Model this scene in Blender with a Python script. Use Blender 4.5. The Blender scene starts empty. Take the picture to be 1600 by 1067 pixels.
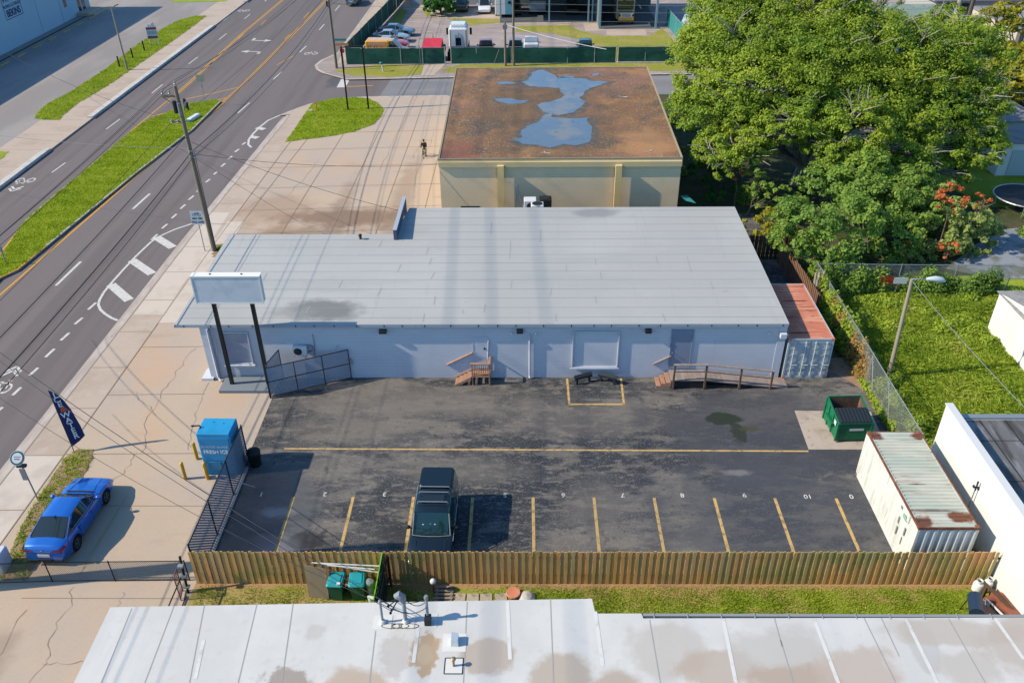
import bpy, math, random
import numpy as np
from mathutils import Vector, Matrix
R = math.radians
sc = bpy.context.scene
col = sc.collection
random.seed(7); rng = np.random.default_rng(7)

# ---------------------------------------------------------------- camera
FPX, PITCH, YAW, ROLL, CAMH = 1324.6384, .57760, -.0170, -.0107, 27.4249
def basis():
    cy, sy, cp, sp = math.cos(YAW), math.sin(YAW), math.cos(PITCH), math.sin(PITCH)
    f = Vector((sy*cp, cy*cp, -sp)); r = Vector((cy, -sy, 0)); u = r.cross(f)
    c, s = math.cos(ROLL), math.sin(ROLL)
    return c*r+s*u, -s*r+c*u, f
CR, CU, CF = basis()
cam = bpy.data.cameras.new("camera"); camo = bpy.data.objects.new("camera", cam); col.objects.link(camo)
cam.sensor_width = 36; cam.lens = FPX/1600*36; cam.clip_start = .5; cam.clip_end = 3000
m3 = Matrix((CR, CU, -CF)).transposed()
camo.matrix_world = Matrix.Translation((0, 0, CAMH)) @ m3.to_4x4()
sc.camera = camo
# ---------------------------------------------------------------- sky, sun, exposure
SUN_EL, SUN_AZ = 37.0, 7.8     # the sun stands west, a little south; shadows fall east
w = bpy.data.worlds.new("World"); sc.world = w; w.use_nodes = True
nt = w.node_tree; bg = nt.nodes["Background"]
sky = nt.nodes.new("ShaderNodeTexSky"); sky.sky_type = 'NISHITA'; sky.sun_disc = False
sky.sun_elevation = R(SUN_EL); sky.sun_rotation = R(270-SUN_AZ); sky.air_density = 1.0; sky.dust_density = .6; sky.ozone_density = 1.6
tint = nt.nodes.new("ShaderNodeMix"); tint.data_type = 'RGBA'; tint.blend_type = 'MULTIPLY'; tint.inputs[0].default_value = 1   # the clear deep blue sky of this day
nt.links.new(sky.outputs[0], tint.inputs[6]); tint.inputs[7].default_value = (.60, .90, 1.10, 1); nt.links.new(tint.outputs[2], bg.inputs[0]); bg.inputs[1].default_value = .15
sl = bpy.data.lights.new("sun", 'SUN'); sl.energy = 4.9; sl.angle = R(.5); sl.color = (1, .88, .68)
so = bpy.data.objects.new("sun", sl); col.objects.link(so)
sd = Vector((math.cos(R(SUN_EL))*math.cos(R(SUN_AZ)), math.cos(R(SUN_EL))*math.sin(R(SUN_AZ)), -math.sin(R(SUN_EL))))
so.rotation_euler = sd.to_track_quat('-Z', 'Y').to_euler()
sc.view_settings.view_transform = 'Standard'; sc.view_settings.look = 'None'
sc.view_settings.exposure = 0.65; sc.view_settings.gamma = 1

# ---------------------------------------------------------------- survey: image measurements -> metres on a plane
def ray(px, py): return CF*FPX + CR*(px-800) - CU*(py-533.5)
def G(px, py, z=0.0):
    d = ray(px, py); t = (z-CAMH)/d.z
    return (t*d.x, t*d.y)
def GL(pts, z=0.0): return [G(a, b, z) for a, b in pts]
def PY(px, py, y):
    d = ray(px, py); t = y/d.y
    return Vector((t*d.x, y, CAMH+t*d.z))
def zl(pts, sx, sy, s): return [(sx+a/s, sy+b/s) for a, b in pts]     # points read off an enlarged crop

# ---------------------------------------------------------------- materials
def mat(name, base, rough=.85, layers=(), bump=None, brick=None, metal=0., spec=.35, coat=0., spots=(), alpha=None, wave=None, trans=0., ior=1.45, wire=None, slats=None):
    m = bpy.data.materials.new(name); m.use_nodes = True
    n = m.node_tree.nodes; L = m.node_tree.links; p = n["Principled BSDF"]
    p.inputs["Roughness"].default_value = rough; p.inputs["Metallic"].default_value = metal
    p.inputs["Specular IOR Level"].default_value = spec; p.inputs["Coat Weight"].default_value = coat
    p.inputs["IOR"].default_value = ior; p.inputs["Transmission Weight"].default_value = trans
    tc = n.new("ShaderNodeTexCoord"); co = tc.outputs["Object"]
    def math_(op, a, b=None, clamp=False):
        q = n.new("ShaderNodeMath"); q.operation = op; q.use_clamp = clamp
        for i, v in enumerate((a, b)):
            if v is None: continue
            if isinstance(v, (int, float)): q.inputs[i].default_value = v
            else: L.new(v, q.inputs[i])
        return q.outputs[0]
    def noise(scale, stretch=(1, 1, 1), detail=4, off=0, rgh=.6, dist=0):
        mp = n.new("ShaderNodeMapping"); L.new(co, mp.inputs[0]); mp.inputs["Scale"].default_value = stretch
        mp.inputs["Location"].default_value = (off*13.1, off*7.7, off*3.3)
        t = n.new("ShaderNodeTexNoise"); L.new(mp.outputs[0], t.inputs["Vector"])
        t.inputs["Scale"].default_value = scale; t.inputs["Detail"].default_value = detail; t.inputs["Roughness"].default_value = rgh
        t.inputs["Distortion"].default_value = dist
        return t.outputs["Fac"]
    def ramp(v, lo, hi):
        q = n.new("ShaderNodeMapRange"); q.interpolation_type = 'SMOOTHSTEP'; L.new(v, q.inputs[0])
        q.inputs[1].default_value = lo; q.inputs[2].default_value = hi; return q.outputs[0]
    def mix(f, a, b):
        q = n.new("ShaderNodeMix"); q.data_type = 'RGBA'
        if isinstance(f, (int, float)): q.inputs[0].default_value = f
        else: L.new(f, q.inputs[0])
        for s, v in ((6, a), (7, b)):
            if isinstance(v, tuple): q.inputs[s].default_value = (*v[:3], 1)
            else: L.new(v, q.inputs[s])
        return q.outputs[2]
    K = .71
    def kk(c_): return tuple(v*K for v in c_[:3])
    base = kk(base); layers = [(kk(l_[0]), *l_[1:]) for l_ in layers]; spots = [(*s_[:4], kk(s_[4]), *s_[5:]) for s_ in spots]
    if slats: slats = (slats[0], slats[1], kk(slats[2]))
    if brick: brick = (*brick[:3], kk(brick[3]))
    cur = tuple(base)
    for i, ly in enumerate(layers):
        colr, scale, lo, hi = ly[:4]; st = ly[4] if len(ly) > 4 else (1, 1, 1); k = ly[5] if len(ly) > 5 else 1.
        f = ramp(noise(scale, st, 5, i+1), lo, hi)
        if k != 1.: f = math_('MULTIPLY', f, k)
        cur = mix(f, cur, tuple(colr))
    if slats:                      # boards: hue differs board by board
        axis, width, cols = slats
        sp = n.new("ShaderNodeSeparateXYZ"); L.new(co, sp.inputs[0])
        idx = math_('FLOOR', math_('DIVIDE', sp.outputs[axis], width))
        wn = n.new("ShaderNodeTexWhiteNoise"); wn.noise_dimensions = '1D'; L.new(idx, wn.inputs["W"])
        cur = mix(math_('MULTIPLY', wn.outputs["Value"], .75), cur, cols)
    for (cx, cy, rx, ry, colr, k, soft) in spots:
        sp = n.new("ShaderNodeSeparateXYZ"); L.new(co, sp.inputs[0])
        nz = noise(.75 if max(rx, ry) > .9 else 2.6, (1, 1, 1), 6, 9)
        dx = math_('DIVIDE', math_('SUBTRACT', sp.outputs[0], cx), rx); dy = math_('DIVIDE', math_('SUBTRACT', sp.outputs[1], cy), ry)
        d = math_('SQRT', math_('ADD', math_('MULTIPLY', dx, dx), math_('MULTIPLY', dy, dy)))
        d = math_('ADD', d, math_('MULTIPLY', math_('SUBTRACT', nz, .5), 1.7))
        f = ramp(d, 1.+soft, 1.-soft)
        cur = mix(math_('MULTIPLY', f, k), cur, tuple(colr))
    h = None
    if brick:
        bw, bh, mort, mcol = brick
        sp = n.new("ShaderNodeSeparateXYZ"); L.new(co, sp.inputs[0])
        cb = n.new("ShaderNodeCombineXYZ"); L.new(math_('ADD', sp.outputs[0], sp.outputs[1]), cb.inputs[0]); L.new(sp.outputs[2], cb.inputs[1])
        b = n.new("ShaderNodeTexBrick"); L.new(cb.outputs[0], b.inputs["Vector"]); b.inputs["Scale"].default_value = 1
        b.inputs["Brick Width"].default_value = bw; b.inputs["Row Height"].default_value = bh; b.inputs["Mortar Size"].default_value = mort
        b.inputs["Mortar Smooth"].default_value = .3
        cur = mix(math_('MULTIPLY', b.outputs["Fac"], .55), cur, tuple(mcol)); h = b.outputs["Fac"]
    if isinstance(cur, tuple): p.inputs["Base Color"].default_value = (*cur[:3], 1)
    else: L.new(cur, p.inputs["Base Color"])
    if bump or h is not None:
        bn = n.new("ShaderNodeBump"); bn.inputs["Strength"].default_value = bump[1] if bump else .5; bn.inputs["Distance"].default_value = .02
        if bump:
            v = noise(bump[0], (1, 1, 1), 3)
            if h is not None: v = math_('SUBTRACT', math_('MULTIPLY', v, .5), h)
        else: v = math_('SUBTRACT', 1., h)
        L.new(v, bn.inputs["Height"]); L.new(bn.outputs[0], p.inputs["Normal"])
    if wire:                       # chain link: (pitch, coverage 0..1) real open mesh
        pitch, cov, ax = wire
        sp = n.new("ShaderNodeSeparateXYZ"); L.new(co, sp.inputs[0])
        hh = sp.outputs[0] if ax == 0 else sp.outputs[1]
        def lines(v):
            fr = math_('FRACT', math_('DIVIDE', v, pitch)); return math_('LESS_THAN', fr, cov)
        a = math_('MAXIMUM', lines(math_('ADD', hh, sp.outputs[2])), lines(math_('SUBTRACT', hh, sp.outputs[2])))
        L.new(a, p.inputs["Alpha"])
    if alpha is not None: p.inputs["Alpha"].default_value = alpha
    return m

def leafmat(name, c1, c2, c3=None, trans=.48):
    m = bpy.data.materials.new(name); m.use_nodes = True
    n = m.node_tree.nodes; L = m.node_tree.links; p = n["Principled BSDF"]
    a = n.new("ShaderNodeAttribute"); a.attribute_name = "leaf"; a.attribute_type = 'GEOMETRY'
    rp = n.new("ShaderNodeValToRGB"); L.new(a.outputs["Fac"], rp.inputs[0])
    e = rp.color_ramp.elements; e[0].color = (*c1, 1); e[1].color = (*c2, 1)
    if c3: q = e.new(.93); q.color = (*c2, 1); e[2].color = (*c3, 1)
    L.new(rp.outputs[0], p.inputs["Base Color"]); p.inputs["Roughness"].default_value = .6; p.inputs["Specular IOR Level"].default_value = .25
    t = n.new("ShaderNodeBsdfTranslucent"); L.new(rp.outputs[0], t.inputs[0])
    mx = n.new("ShaderNodeMixShader"); mx.inputs[0].default_value = trans
    L.new(p.outputs[0], mx.inputs[1]); L.new(t.outputs[0], mx.inputs[2]); L.new(mx.outputs[0], n["Material Output"].inputs[0])
    return m

# ---------------------------------------------------------------- mesh builder
class MB:
    def __init__(s): s.v = []; s.f = []; s.mi = []
    def add(s, vs, fs, mi=0):
        b = len(s.v); s.v += [tuple(q) for q in vs]; s.f += [tuple(b+i for i in f) for f in fs]; s.mi += [mi]*len(fs); return s
    def box(s, x0, y0, z0, x1, y1, z1, mi=0, M=None):
        vs = [Vector((x, y, z)) for z in (z0, z1) for x, y in ((x0, y0), (x1, y0), (x1, y1), (x0, y1))]
        if M is not None: vs = [M @ q for q in vs]
        return s.add(vs, [(3, 2, 1, 0), (4, 5, 6, 7), (0, 1, 5, 4), (1, 2, 6, 5), (2, 3, 7, 6), (3, 0, 4, 7)], mi)
    def bbox(s, x0, y0, z0, x1, y1, z1, b=.03, mi=0, M=None):       # box with bevelled vertical and top edges
        def ring(i, z): return [(x0+i+b, y0+i, z), (x1-i-b, y0+i, z), (x1-i, y0+i+b, z), (x1-i, y1-i-b, z), (x1-i-b, y1-i, z), (x0+i+b, y1-i, z), (x0+i, y1-i-b, z), (x0+i, y0+i+b, z)]
        vs = [Vector(q) for q in ring(0, z0)+ring(0, z1-b)+ring(b, z1)]
        if M is not None: vs = [M @ q for q in vs]
        fs = [tuple(range(7, -1, -1)), tuple(range(16, 24))]
        for k in (0, 8): fs += [(k+i, k+(i+1) % 8, k+8+(i+1) % 8, k+8+i) for i in range(8)]
        return s.add(vs, fs, mi)
    def tube(s, pts, r, n=8, mi=0, cap=True):
        pts = [Vector(q) for q in pts]; rs = r if isinstance(r, (list, tuple)) else [r]*len(pts)
        b = len(s.v); ref = None
        for i, q in enumerate(pts):
            d = (pts[min(i+1, len(pts)-1)]-pts[max(i-1, 0)])
            if d.length < 1e-9: d = Vector((0, 0, 1))
            d.normalize()
            if ref is None: ref = Vector((0, 0, 1)) if abs(d.z) < .9 else Vector((1, 0, 0))
            a = d.cross(ref).normalized(); c = a.cross(d).normalized(); ref = c
            for k in range(n):
                t = 2*math.pi*k/n + (math.pi/4 if n == 4 else 0)
                s.v.append(tuple(q+(a*math.cos(t)+c*math.sin(t))*rs[i]))
        for i in range(len(pts)-1):
            for k in range(n):
                s.f.append((b+i*n+k, b+i*n+(k+1) % n, b+(i+1)*n+(k+1) % n, b+(i+1)*n+k)); s.mi.append(mi)
        if cap:
            s.f.append(tuple(b+k for k in range(n-1, -1, -1))); s.mi.append(mi)
            e = b+(len(pts)-1)*n; s.f.append(tuple(e+k for k in range(n))); s.mi.append(mi)
        return s
    def prism(s, poly, z0, z1, mi=0, mside=None):
        n = len(poly)
        ar = sum(poly[i][0]*poly[(i+1) % n][1]-poly[(i+1) % n][0]*poly[i][1] for i in range(n))
        if ar < 0: poly = poly[::-1]
        vs = [(x, y, z0) for x, y in poly]+[(x, y, z1) for x, y in poly]
        s.add(vs, [tuple(range(n-1, -1, -1)), tuple(range(n, 2*n))], mi)
        b = len(s.v)-2*n
        for i in range(n): s.f.append((b+i, b+(i+1) % n, b+n+(i+1) % n, b+n+i)); s.mi.append(mi if mside is None else mside)
        return s
    def poly(s, pts, z, mi=0):
        n = len(pts); ar = sum(pts[i][0]*pts[(i+1) % n][1]-pts[(i+1) % n][0]*pts[i][1] for i in range(n))
        if ar < 0: pts = pts[::-1]
        return s.add([(x, y, z) for x, y in pts], [tuple(range(n))], mi)
    def strip(s, pts, w, z, mi=0, jit=0.):
        pts = [Vector((q[0], q[1])) for q in pts]; vs = []
        for i, q in enumerate(pts):
            d = pts[min(i+1, len(pts)-1)]-pts[max(i-1, 0)]; d.normalize(); nn = Vector((-d.y, d.x))*w/2*(1+random.uniform(-jit, jit))
            vs += [(q.x+nn.x, q.y+nn.y, z), (q.x-nn.x, q.y-nn.y, z)]
        return s.add(vs, [(2*i, 2*i+1, 2*i+3, 2*i+2) for i in range(len(pts)-1)], mi)
    def quad(s, a, b, c, d, mi=0): return s.add([a, b, c, d], [(0, 1, 2, 3)], mi)
    def lathe(s, prof, c=(0, 0, 0), n=20, mi=0, axis='z', sx=1., sy=1.):
        b = len(s.v)
        for r_, h in prof:
            for k in range(n):
                t = 2*math.pi*k/n; x, y = r_*math.cos(t)*sx, r_*math.sin(t)*sy
                q = (x, y, h) if axis == 'z' else ((x, h, y) if axis == 'y' else (h, x, y))
                s.v.append((c[0]+q[0], c[1]+q[1], c[2]+q[2]))
        for i in range(len(prof)-1):
            for k in range(n):
                f = (b+i*n+k, b+i*n+(k+1) % n, b+(i+1)*n+(k+1) % n, b+(i+1)*n+k)
                s.f.append(f if axis != 'y' else f[::-1]); s.mi.append(mi)
        s.f.append(tuple(b+k for k in range(n-1, -1, -1))); s.mi.append(mi)
        e = b+(len(prof)-1)*n; s.f.append(tuple(e+k for k in range(n))); s.mi.append(mi)
        return s
    def ball(s, c, rx, ry, rz, n=14, mi=0):
        p = [(math.cos(t), math.sin(t)) for t in [(-.5+i/8)*math.pi for i in range(9)]]
        b = len(s.v)
        for a, h in p:
            for k in range(n):
                t = 2*math.pi*k/n; s.v.append((c[0]+rx*max(a, .001)*math.cos(t), c[1]+ry*max(a, .001)*math.sin(t), c[2]+rz*h))
        for i in range(8):
            for k in range(n): s.f.append((b+i*n+k, b+i*n+(k+1) % n, b+(i+1)*n+(k+1) % n, b+(i+1)*n+k)); s.mi.append(mi)
        return s
    def build(s, name, mats, parent=None, loc=None, smooth=None, rot=0.):
        me = bpy.data.meshes.new(name); me.from_pydata([tuple(q) for q in s.v], [], s.f)
        for q in (mats if isinstance(mats, (list, tuple)) else [mats]): me.materials.append(q)
        me.polygons.foreach_set("material_index", s.mi)
        if smooth is not None:
            me.polygons.foreach_set("use_smooth", [True]*len(me.polygons)); me.update(); me.set_sharp_from_angle(angle=R(smooth))
        me.update()
        o = bpy.data.objects.new(name, me); col.objects.link(o); o.parent = parent
        if loc is not None: o.location = loc
        o.rotation_euler.z = rot
        return o
def tag(o, label=None, cat=None, group=None, kind=None):
    if label: o["label"] = label
    if cat: o["category"] = cat
    if group: o["group"] = group
    if kind: o["kind"] = kind
    return o
def thing(name, label, cat, loc=(0, 0, 0), rot=0., group=None):
    o = bpy.data.objects.new(name, None); col.objects.link(o); o.location = loc; o.rotation_euler.z = rot; o.empty_display_size = .3
    return tag(o, label, cat, group)
def kids(o): return [c for c in bpy.data.objects if c.parent == o]
def copy_tree(o, parent=None):
    c = o.copy(); col.objects.link(c); c.parent = parent
    for ch in kids(o): copy_tree(ch, c)
    return c
def dup(o, label, loc, rot=None, cat=None, group=None):
    c = copy_tree(o); c.location = loc
    if rot is not None: c.rotation_euler.z = rot
    c["label"] = label
    if cat: c["category"] = cat
    if group: c["group"] = group
    return c
def struct(mb, name, mats, smooth=None):
    return tag(mb.build(name, mats, smooth=smooth), kind='structure')
def lettering(body, size, m, parent=None, M=None, name='lettering', extr=.004, bold=0., sx=1.):
    cu = bpy.data.curves.new(name, 'FONT'); cu.body = body; cu.size = size; cu.align_x = 'CENTER'; cu.align_y = 'CENTER'; cu.extrude = extr; cu.offset = bold
    t = bpy.data.objects.new("t", cu); col.objects.link(t); dg = bpy.context.evaluated_depsgraph_get(); dg.update()
    me = bpy.data.meshes.new_from_object(t.evaluated_get(dg)); bpy.data.objects.remove(t)
    me.name = name
    if M is not None: me.transform(M @ Matrix.Diagonal((sx, 1, 1, 1)))
    me.materials.clear(); me.materials.append(m)
    o = bpy.data.objects.new(name, me); col.objects.link(o); o.parent = parent
    return o
def textM(loc, right, up):
    r_ = Vector(right).normalized(); u_ = Vector(up).normalized(); n_ = r_.cross(u_)
    return Matrix.Translation(loc) @ Matrix((r_, u_, n_)).transposed().to_4x4()

# ---------------------------------------------------------------- foliage: thousands of small leaf faces
def leaves(name, pts, nrm, size, m, parent=None, jitter=.5, aspect=.55):
    n = len(pts); a = rng.normal(size=(n, 3)); nn = nrm+a*jitter; nn /= np.linalg.norm(nn, axis=1)[:, None]+1e-9
    t = np.cross(nn, rng.normal(size=(n, 3))); t /= np.linalg.norm(t, axis=1)[:, None]+1e-9
    b = np.cross(nn, t); s = (size*rng.uniform(.6, 1.35, n))[:, None]
    v = np.empty((n, 4, 3)); v[:, 0] = pts+t*s; v[:, 1] = pts+b*s*aspect; v[:, 2] = pts-t*s; v[:, 3] = pts-b*s*aspect
    me = bpy.data.meshes.new(name); me.vertices.add(4*n); me.vertices.foreach_set("co", v.reshape(-1).astype(np.float32))
    me.loops.add(4*n); me.loops.foreach_set("vertex_index", np.arange(4*n, dtype=np.int32))
    me.polygons.add(n); me.polygons.foreach_set("loop_start", np.arange(0, 4*n, 4, dtype=np.int32))
    me.update(calc_edges=True)
    at = me.attributes.new("leaf", 'FLOAT', 'FACE'); q = pts*.35
    base = .5+.22*np.sin(q[:, 0]*1.7+1.3*np.sin(q[:, 1]*1.3))+.18*np.sin(q[:, 1]*2.1+q[:, 2]*2.7)
    at.data.foreach_set("value", np.clip(base*.6+rng.uniform(0, .5, n)-.02, 0, 1).astype(np.float32))
    me.materials.append(m); me.validate()
    o = bpy.data.objects.new(name, me); col.objects.link(o); o.parent = parent
    return o
def lobe_points(c, r, n, flat=.75, clump=.26, lower=-.35, per=60, squash=1.):
    """leaf positions on many small clumps that sit over the outside of a lobe"""
    k = max(5, n//per); d = rng.normal(size=(k*3, 3)); d /= np.linalg.norm(d, axis=1)[:, None]; d = d[d[:, 2] > lower][:k]
    rad = rng.uniform(.72, 1.06, len(d))[:, None]
    cc = np.array(c)+d*rad*np.array([r, r*squash, r*flat])
    cr = r*clump*rng.uniform(.6, 1.3, len(d))
    idx = rng.integers(0, len(d), n); e = rng.normal(size=(n, 3)); e /= np.linalg.norm(e, axis=1)[:, None]
    e[:, 2] = np.where(e[:, 2] < -.3, -e[:, 2], e[:, 2])
    p = cc[idx]+e*(cr[idx]*rng.uniform(.35, 1.05, n))[:, None]*np.array([1, 1, .75])
    return p, e*.7+d[idx]*.4+np.array([0, 0, .35]), cc
def limb(mb, a, b, r0, r1, wob=.25, n=6, seg=6):
    a, b = Vector(a), Vector(b); L_ = (b-a).length; pts = []; rs = []
    mid = Vector((random.uniform(-1, 1), random.uniform(-1, 1), random.uniform(.2, 1)))*L_*wob*.5
    for i in range(n+1):
        t = i/n; q = a.lerp(b, t)+mid*math.sin(math.pi*t)
        if 0 < i < n: q += Vector((random.uniform(-1, 1), random.uniform(-1, 1), random.uniform(-1, 1)))*L_*.02
        pts.append(q); rs.append(r0+(r1-r0)*t)
    mb.tube(pts, rs, seg); return pts
def make_tree(name, label, cat, base, lobes, dens, leaf, lm, bm, trunk_r=.3, group=None, twigs=3, fork=.35, bare=0, crown='crown', kw=None, extra=None):
    """base (x,y); lobes [(x,y,z,r)] in world metres"""
    o = thing(name, label, cat, (base[0], base[1], 0), 0, group); P = []; N = []; C_ = []
    for (x, y, z, r) in lobes:
        p, n_, cc = lobe_points((x-base[0], y-base[1], z), r, int(dens*r*r), **(kw or {}))
        P.append(p); N.append(n_); C_.append(cc)
    P = np.concatenate(P); N = np.concatenate(N); k = P[:, 2] > .05
    leaves(crown, P[k], N[k], leaf, lm, o)
    mb = MB(); zt = min(q[2] for q in lobes)*fork+.3
    cx = sum(q[0] for q in lobes)/len(lobes)-base[0]; cy = sum(q[1] for q in lobes)/len(lobes)-base[1]
    top = (cx*.12, cy*.12, zt); mb.tube([(0, 0, -.1), (top[0]*.3, top[1]*.3, zt*.4), top], [trunk_r*1.35, trunk_r, trunk_r*.9], 10)
    for (x, y, z, r), cc in zip(lobes, C_):
        pts = limb(mb, top, (x-base[0], y-base[1], z-r*.1), trunk_r*.55, trunk_r*.16, n=7)
        for q in cc[rng.permutation(len(cc))[:twigs]]:
            limb(mb, pts[-2], q, trunk_r*.16, trunk_r*.05, n=4, seg=4)
        for _ in range(bare):
            q = cc[rng.integers(len(cc))]; d = Vector(q)-Vector((x-base[0], y-base[1], z)); d.normalize()
            e = Vector(q)+d*r*.12; e2 = limb(mb, pts[-2], e, trunk_r*.14, .05, n=4, seg=4)
            for _ in range(5):
                limb(mb, e2[-2], e+Vector((random.uniform(-1, 1), random.uniform(-1, 1), random.uniform(-.1, .9)))*r*.42, .045, .015, n=3, seg=4)
    mb.build('trunk', bm, o, smooth=50)
    return o
# ================================================================= MATERIALS
m_ground = mat('ground_mat', (.10, .12, .04), 1, [((.16, .14, .08), .25, .45, .65)])
m_road = mat('road_asphalt', (.145, .122, .120), .9, [((.175, .148, .146), .05, .4, .65, (1, .12, 1)), ((.105, .088, .088), .5, .5, .72, (1, .05, 1), .6), ((.12, .10, .10), .16, .52, .62, (3, .1, 1), .5), ((.20, .175, .17), 14, .5, .75, (1, 1, 1), .5)], bump=(120, .3),
             spots=[(-21.3, 96.5, .9, 2.6, (.07, .075, .09), .7, .5), (-29.5, 60, .25, 30, (.10, .086, .088), .5, .6), (-31.6, 70, .25, 40, (.11, .095, .095), .4, .6), (-24.9, 47, .4, .8, (.24, .21, .19), .6, .5), (-41, 90, .3, 40, (.11, .095, .095), .4, .6)])
m_street = mat('street_asphalt', (.20, .195, .205), .9, [((.26, .25, .255), .3, .4, .65, (.2, 1, 1)), ((.15, .145, .15), 9, .5, .75, (1, 1, 1), .6)], bump=(100, .3))
m_oldpark = mat('old_asphalt', (.26, .235, .225), .9, [((.33, .30, .285), .2, .4, .65, (1, .3, 1)), ((.2, .18, .175), 7, .5, .75, (1, 1, 1), .6)], bump=(100, .3))
m_conc = mat('pink_concrete', (.50, .39, .29), .9, [((.45, .37, .31), .13, .42, .62), ((.55, .36, .23), .22, .52, .72, (1, .6, 1), .7), ((.36, .28, .22), .5, .58, .78, (.45, 1.3, 1), .7), ((.36, .29, .24), 9, .5, .72, (1, 1, 1), .35), ((.42, .33, .27), 30, .45, .7, (1, 1, 1), .35)], bump=(60, .15),
             spots=[(-13, 59.5, 5.5, 1.6, (.17, .10, .065), .75, .5), (-16.5, 56, 4, 2.2, (.20, .13, .09), .6, .5), (-19.5, 61, 3, 2.6, (.30, .19, .13), .5, .5), (-20.3, 19.8, .8, 1.6, (.30, .22, .17), .6, .4), (-18.8, 17.9, .9, .5, (.16, .13, .14), .6, .4), (-14.3, 58, .8, 8, (.23, .16, .12), .5, .5), (-9.7, 62, .8, 9, (.23, .16, .12), .45, .5)])
m_walk = mat('pale_concrete', (.48, .385, .31), .9, [((.42, .33, .26), .4, .45, .68), ((.50, .42, .36), 1.5, .5, .7, (1, 1, 1), .6), ((.33, .27, .23), 18, .55, .75, (1, 1, 1), .4)], bump=(60, .15))
m_walkw = mat('new_concrete', (.58, .50, .43), .9, [((.50, .43, .37), .8, .45, .7), ((.40, .34, .29), 15, .58, .75, (1, 1, 1), .4)], bump=(60, .12))
m_curb = mat('curb_concrete', (.42, .35, .31), .9, [((.52, .46, .41), 1.2, .4, .65, (1, .3, 1)), ((.28, .23, .21), 3, .55, .75, (1, .4, 1), .7)], bump=(60, .2))
m_curbw = mat('curb_pale', (.55, .53, .50), .9, [((.42, .39, .37), 1.5, .45, .7)], bump=(50, .2))
m_curby = mat('curb_yellow', (.62, .33, .03), .8, [((.45, .26, .06), 2, .5, .7)])
m_joint = mat('joint_dark', (.30, .23, .18), 1)
m_crack = mat('crack_dark', (.32, .25, .19), 1)
m_lot = mat('lot_asphalt', (.028, .032, .042), .82, [((.19, .17, .15), .19, .47, .535, (.6, 1.2, 1), .72), ((.20, .175, .15), .9, .50, .60, (.5, 1.3, 1), .6), ((.045, .048, .058), .5, .50, .58, (.4, 1.6, 1), .75), ((.24, .22, .19), 3.2, .54, .64, (.6, 1.4, 1), .5), ((.028, .03, .036), 2.6, .56, .66, (1, 1, 1), .6), ((.24, .225, .2), 11, .52, .66, (1, 1, 1), .5), ((.26, .24, .21), 30, .54, .72, (1, 1, 1), .6), ((.018, .018, .022), 17, .56, .72, (1, 1, 1), .6)], bump=(90, .35),
            spots=[(-6, 36.3, 6.5, 1.4, (.18, .16, .14), .6, .5), (3, 34.6, 5, 1.3, (.17, .15, .135), .5, .5), (-9, 33.9, 3.5, 1, (.17, .15, .13), .5, .5), (-3, 30.8, 3, 1.0, (.15, .14, .125), .5, .5), (3.2, 28.5, 1.4, 1.6, (.16, .145, .13), .5, .5), (7, 25.4, 2.2, 1, (.22, .20, .18), .5, .6), (12.5, 33.5, 5.5, 4, (.058, .060, .072), .75, .3), (11.8, 28, 6, 3.4, (.062, .068, .082), .65, .4), (-11.8, 28, 2.4, 3.5, (.075, .085, .10), .7, .3), (10.4, 34.7, 1.0, .45, (.018, .028, .018), .95, .15), (10.9, 33.6, .4, .8, (.022, .03, .02), .9, .2), (11.5, 33.9, .5, .2, (.06, .055, .03), .8, .3), (13, 24.6, 1.2, .5, (.26, .26, .26), .5, .5), (10.2, 30.6, .7, .2, (.26, .25, .24), .5, .5), (-9.5, 26.2, .9, .5, (.02, .022, .026), .85, .3), (-5.0, 26.6, 1.5, .5, (.022, .024, .028), .6, .4), (-11.2, 27.9, .7, .3, (.24, .27, .32), .6, .5), (-10.7, 25.6, .8, 1.0, (.20, .21, .27), .5, .6)])
m_patch = mat('patch_concrete', (.46, .38, .32), .9, [((.34, .27, .22), .9, .45, .7), ((.22, .17, .14), 3, .56, .72, (1, 1, 1), .7)], bump=(60, .2))
m_grass = mat('lawn', (.24, .33, .012), 1, [((.32, .36, .03), .5, .4, .65), ((.15, .23, .01), 6, .45, .7), ((.42, .37, .14), 1.3, .60, .72, (1, 1, 1), .6), ((.36, .35, .09), 14, .58, .75, (1, 1, 1), .6)], bump=(45, .8))
m_grass2 = mat('dry_lawn', (.27, .27, .03), 1, [((.36, .29, .08), .35, .45, .65), ((.17, .22, .02), 3, .5, .7), ((.38, .30, .16), 14, .55, .75, (1, 1, 1), .7)], bump=(45, .8))
m_yard = mat('backyard_lawn', (.26, .32, .03), 1, [((.45, .28, .13), .33, .50, .64, (.7, 1.4, 1)), ((.18, .25, .015), 4, .45, .7), ((.38, .37, .11), 16, .55, .75, (1, 1, 1), .7)], bump=(45, .8),
            spots=[(3, 23.75, 26, .22, (.40, .23, .12), .9, .5), (-10, 22.8, 4, .8, (.45, .25, .15), .6, .6)])
m_dirt = mat('dirt', (.36, .23, .15), 1, [((.32, .19, .13), 1.6, .4, .7), ((.10, .13, .03), 2.2, .55, .68), ((.12, .08, .055), 12, .5, .75)], bump=(40, .8))
m_gravel = mat('gravel', (.36, .30, .28), 1, [((.30, .24, .22), .25, .4, .62, (.4, 1, 1)), ((.44, .38, .36), 1.3, .5, .7, (.4, 1.4, 1)), ((.22, .17, .15), 8, .55, .75, (1, 1, 1), .6)], bump=(50, .6))
m_shadegrass = mat('rough_ground', (.045, .065, .015), 1, [((.09, .075, .04), .6, .45, .65), ((.03, .045, .012), 3, .5, .7)], bump=(30, 1.))
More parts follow.
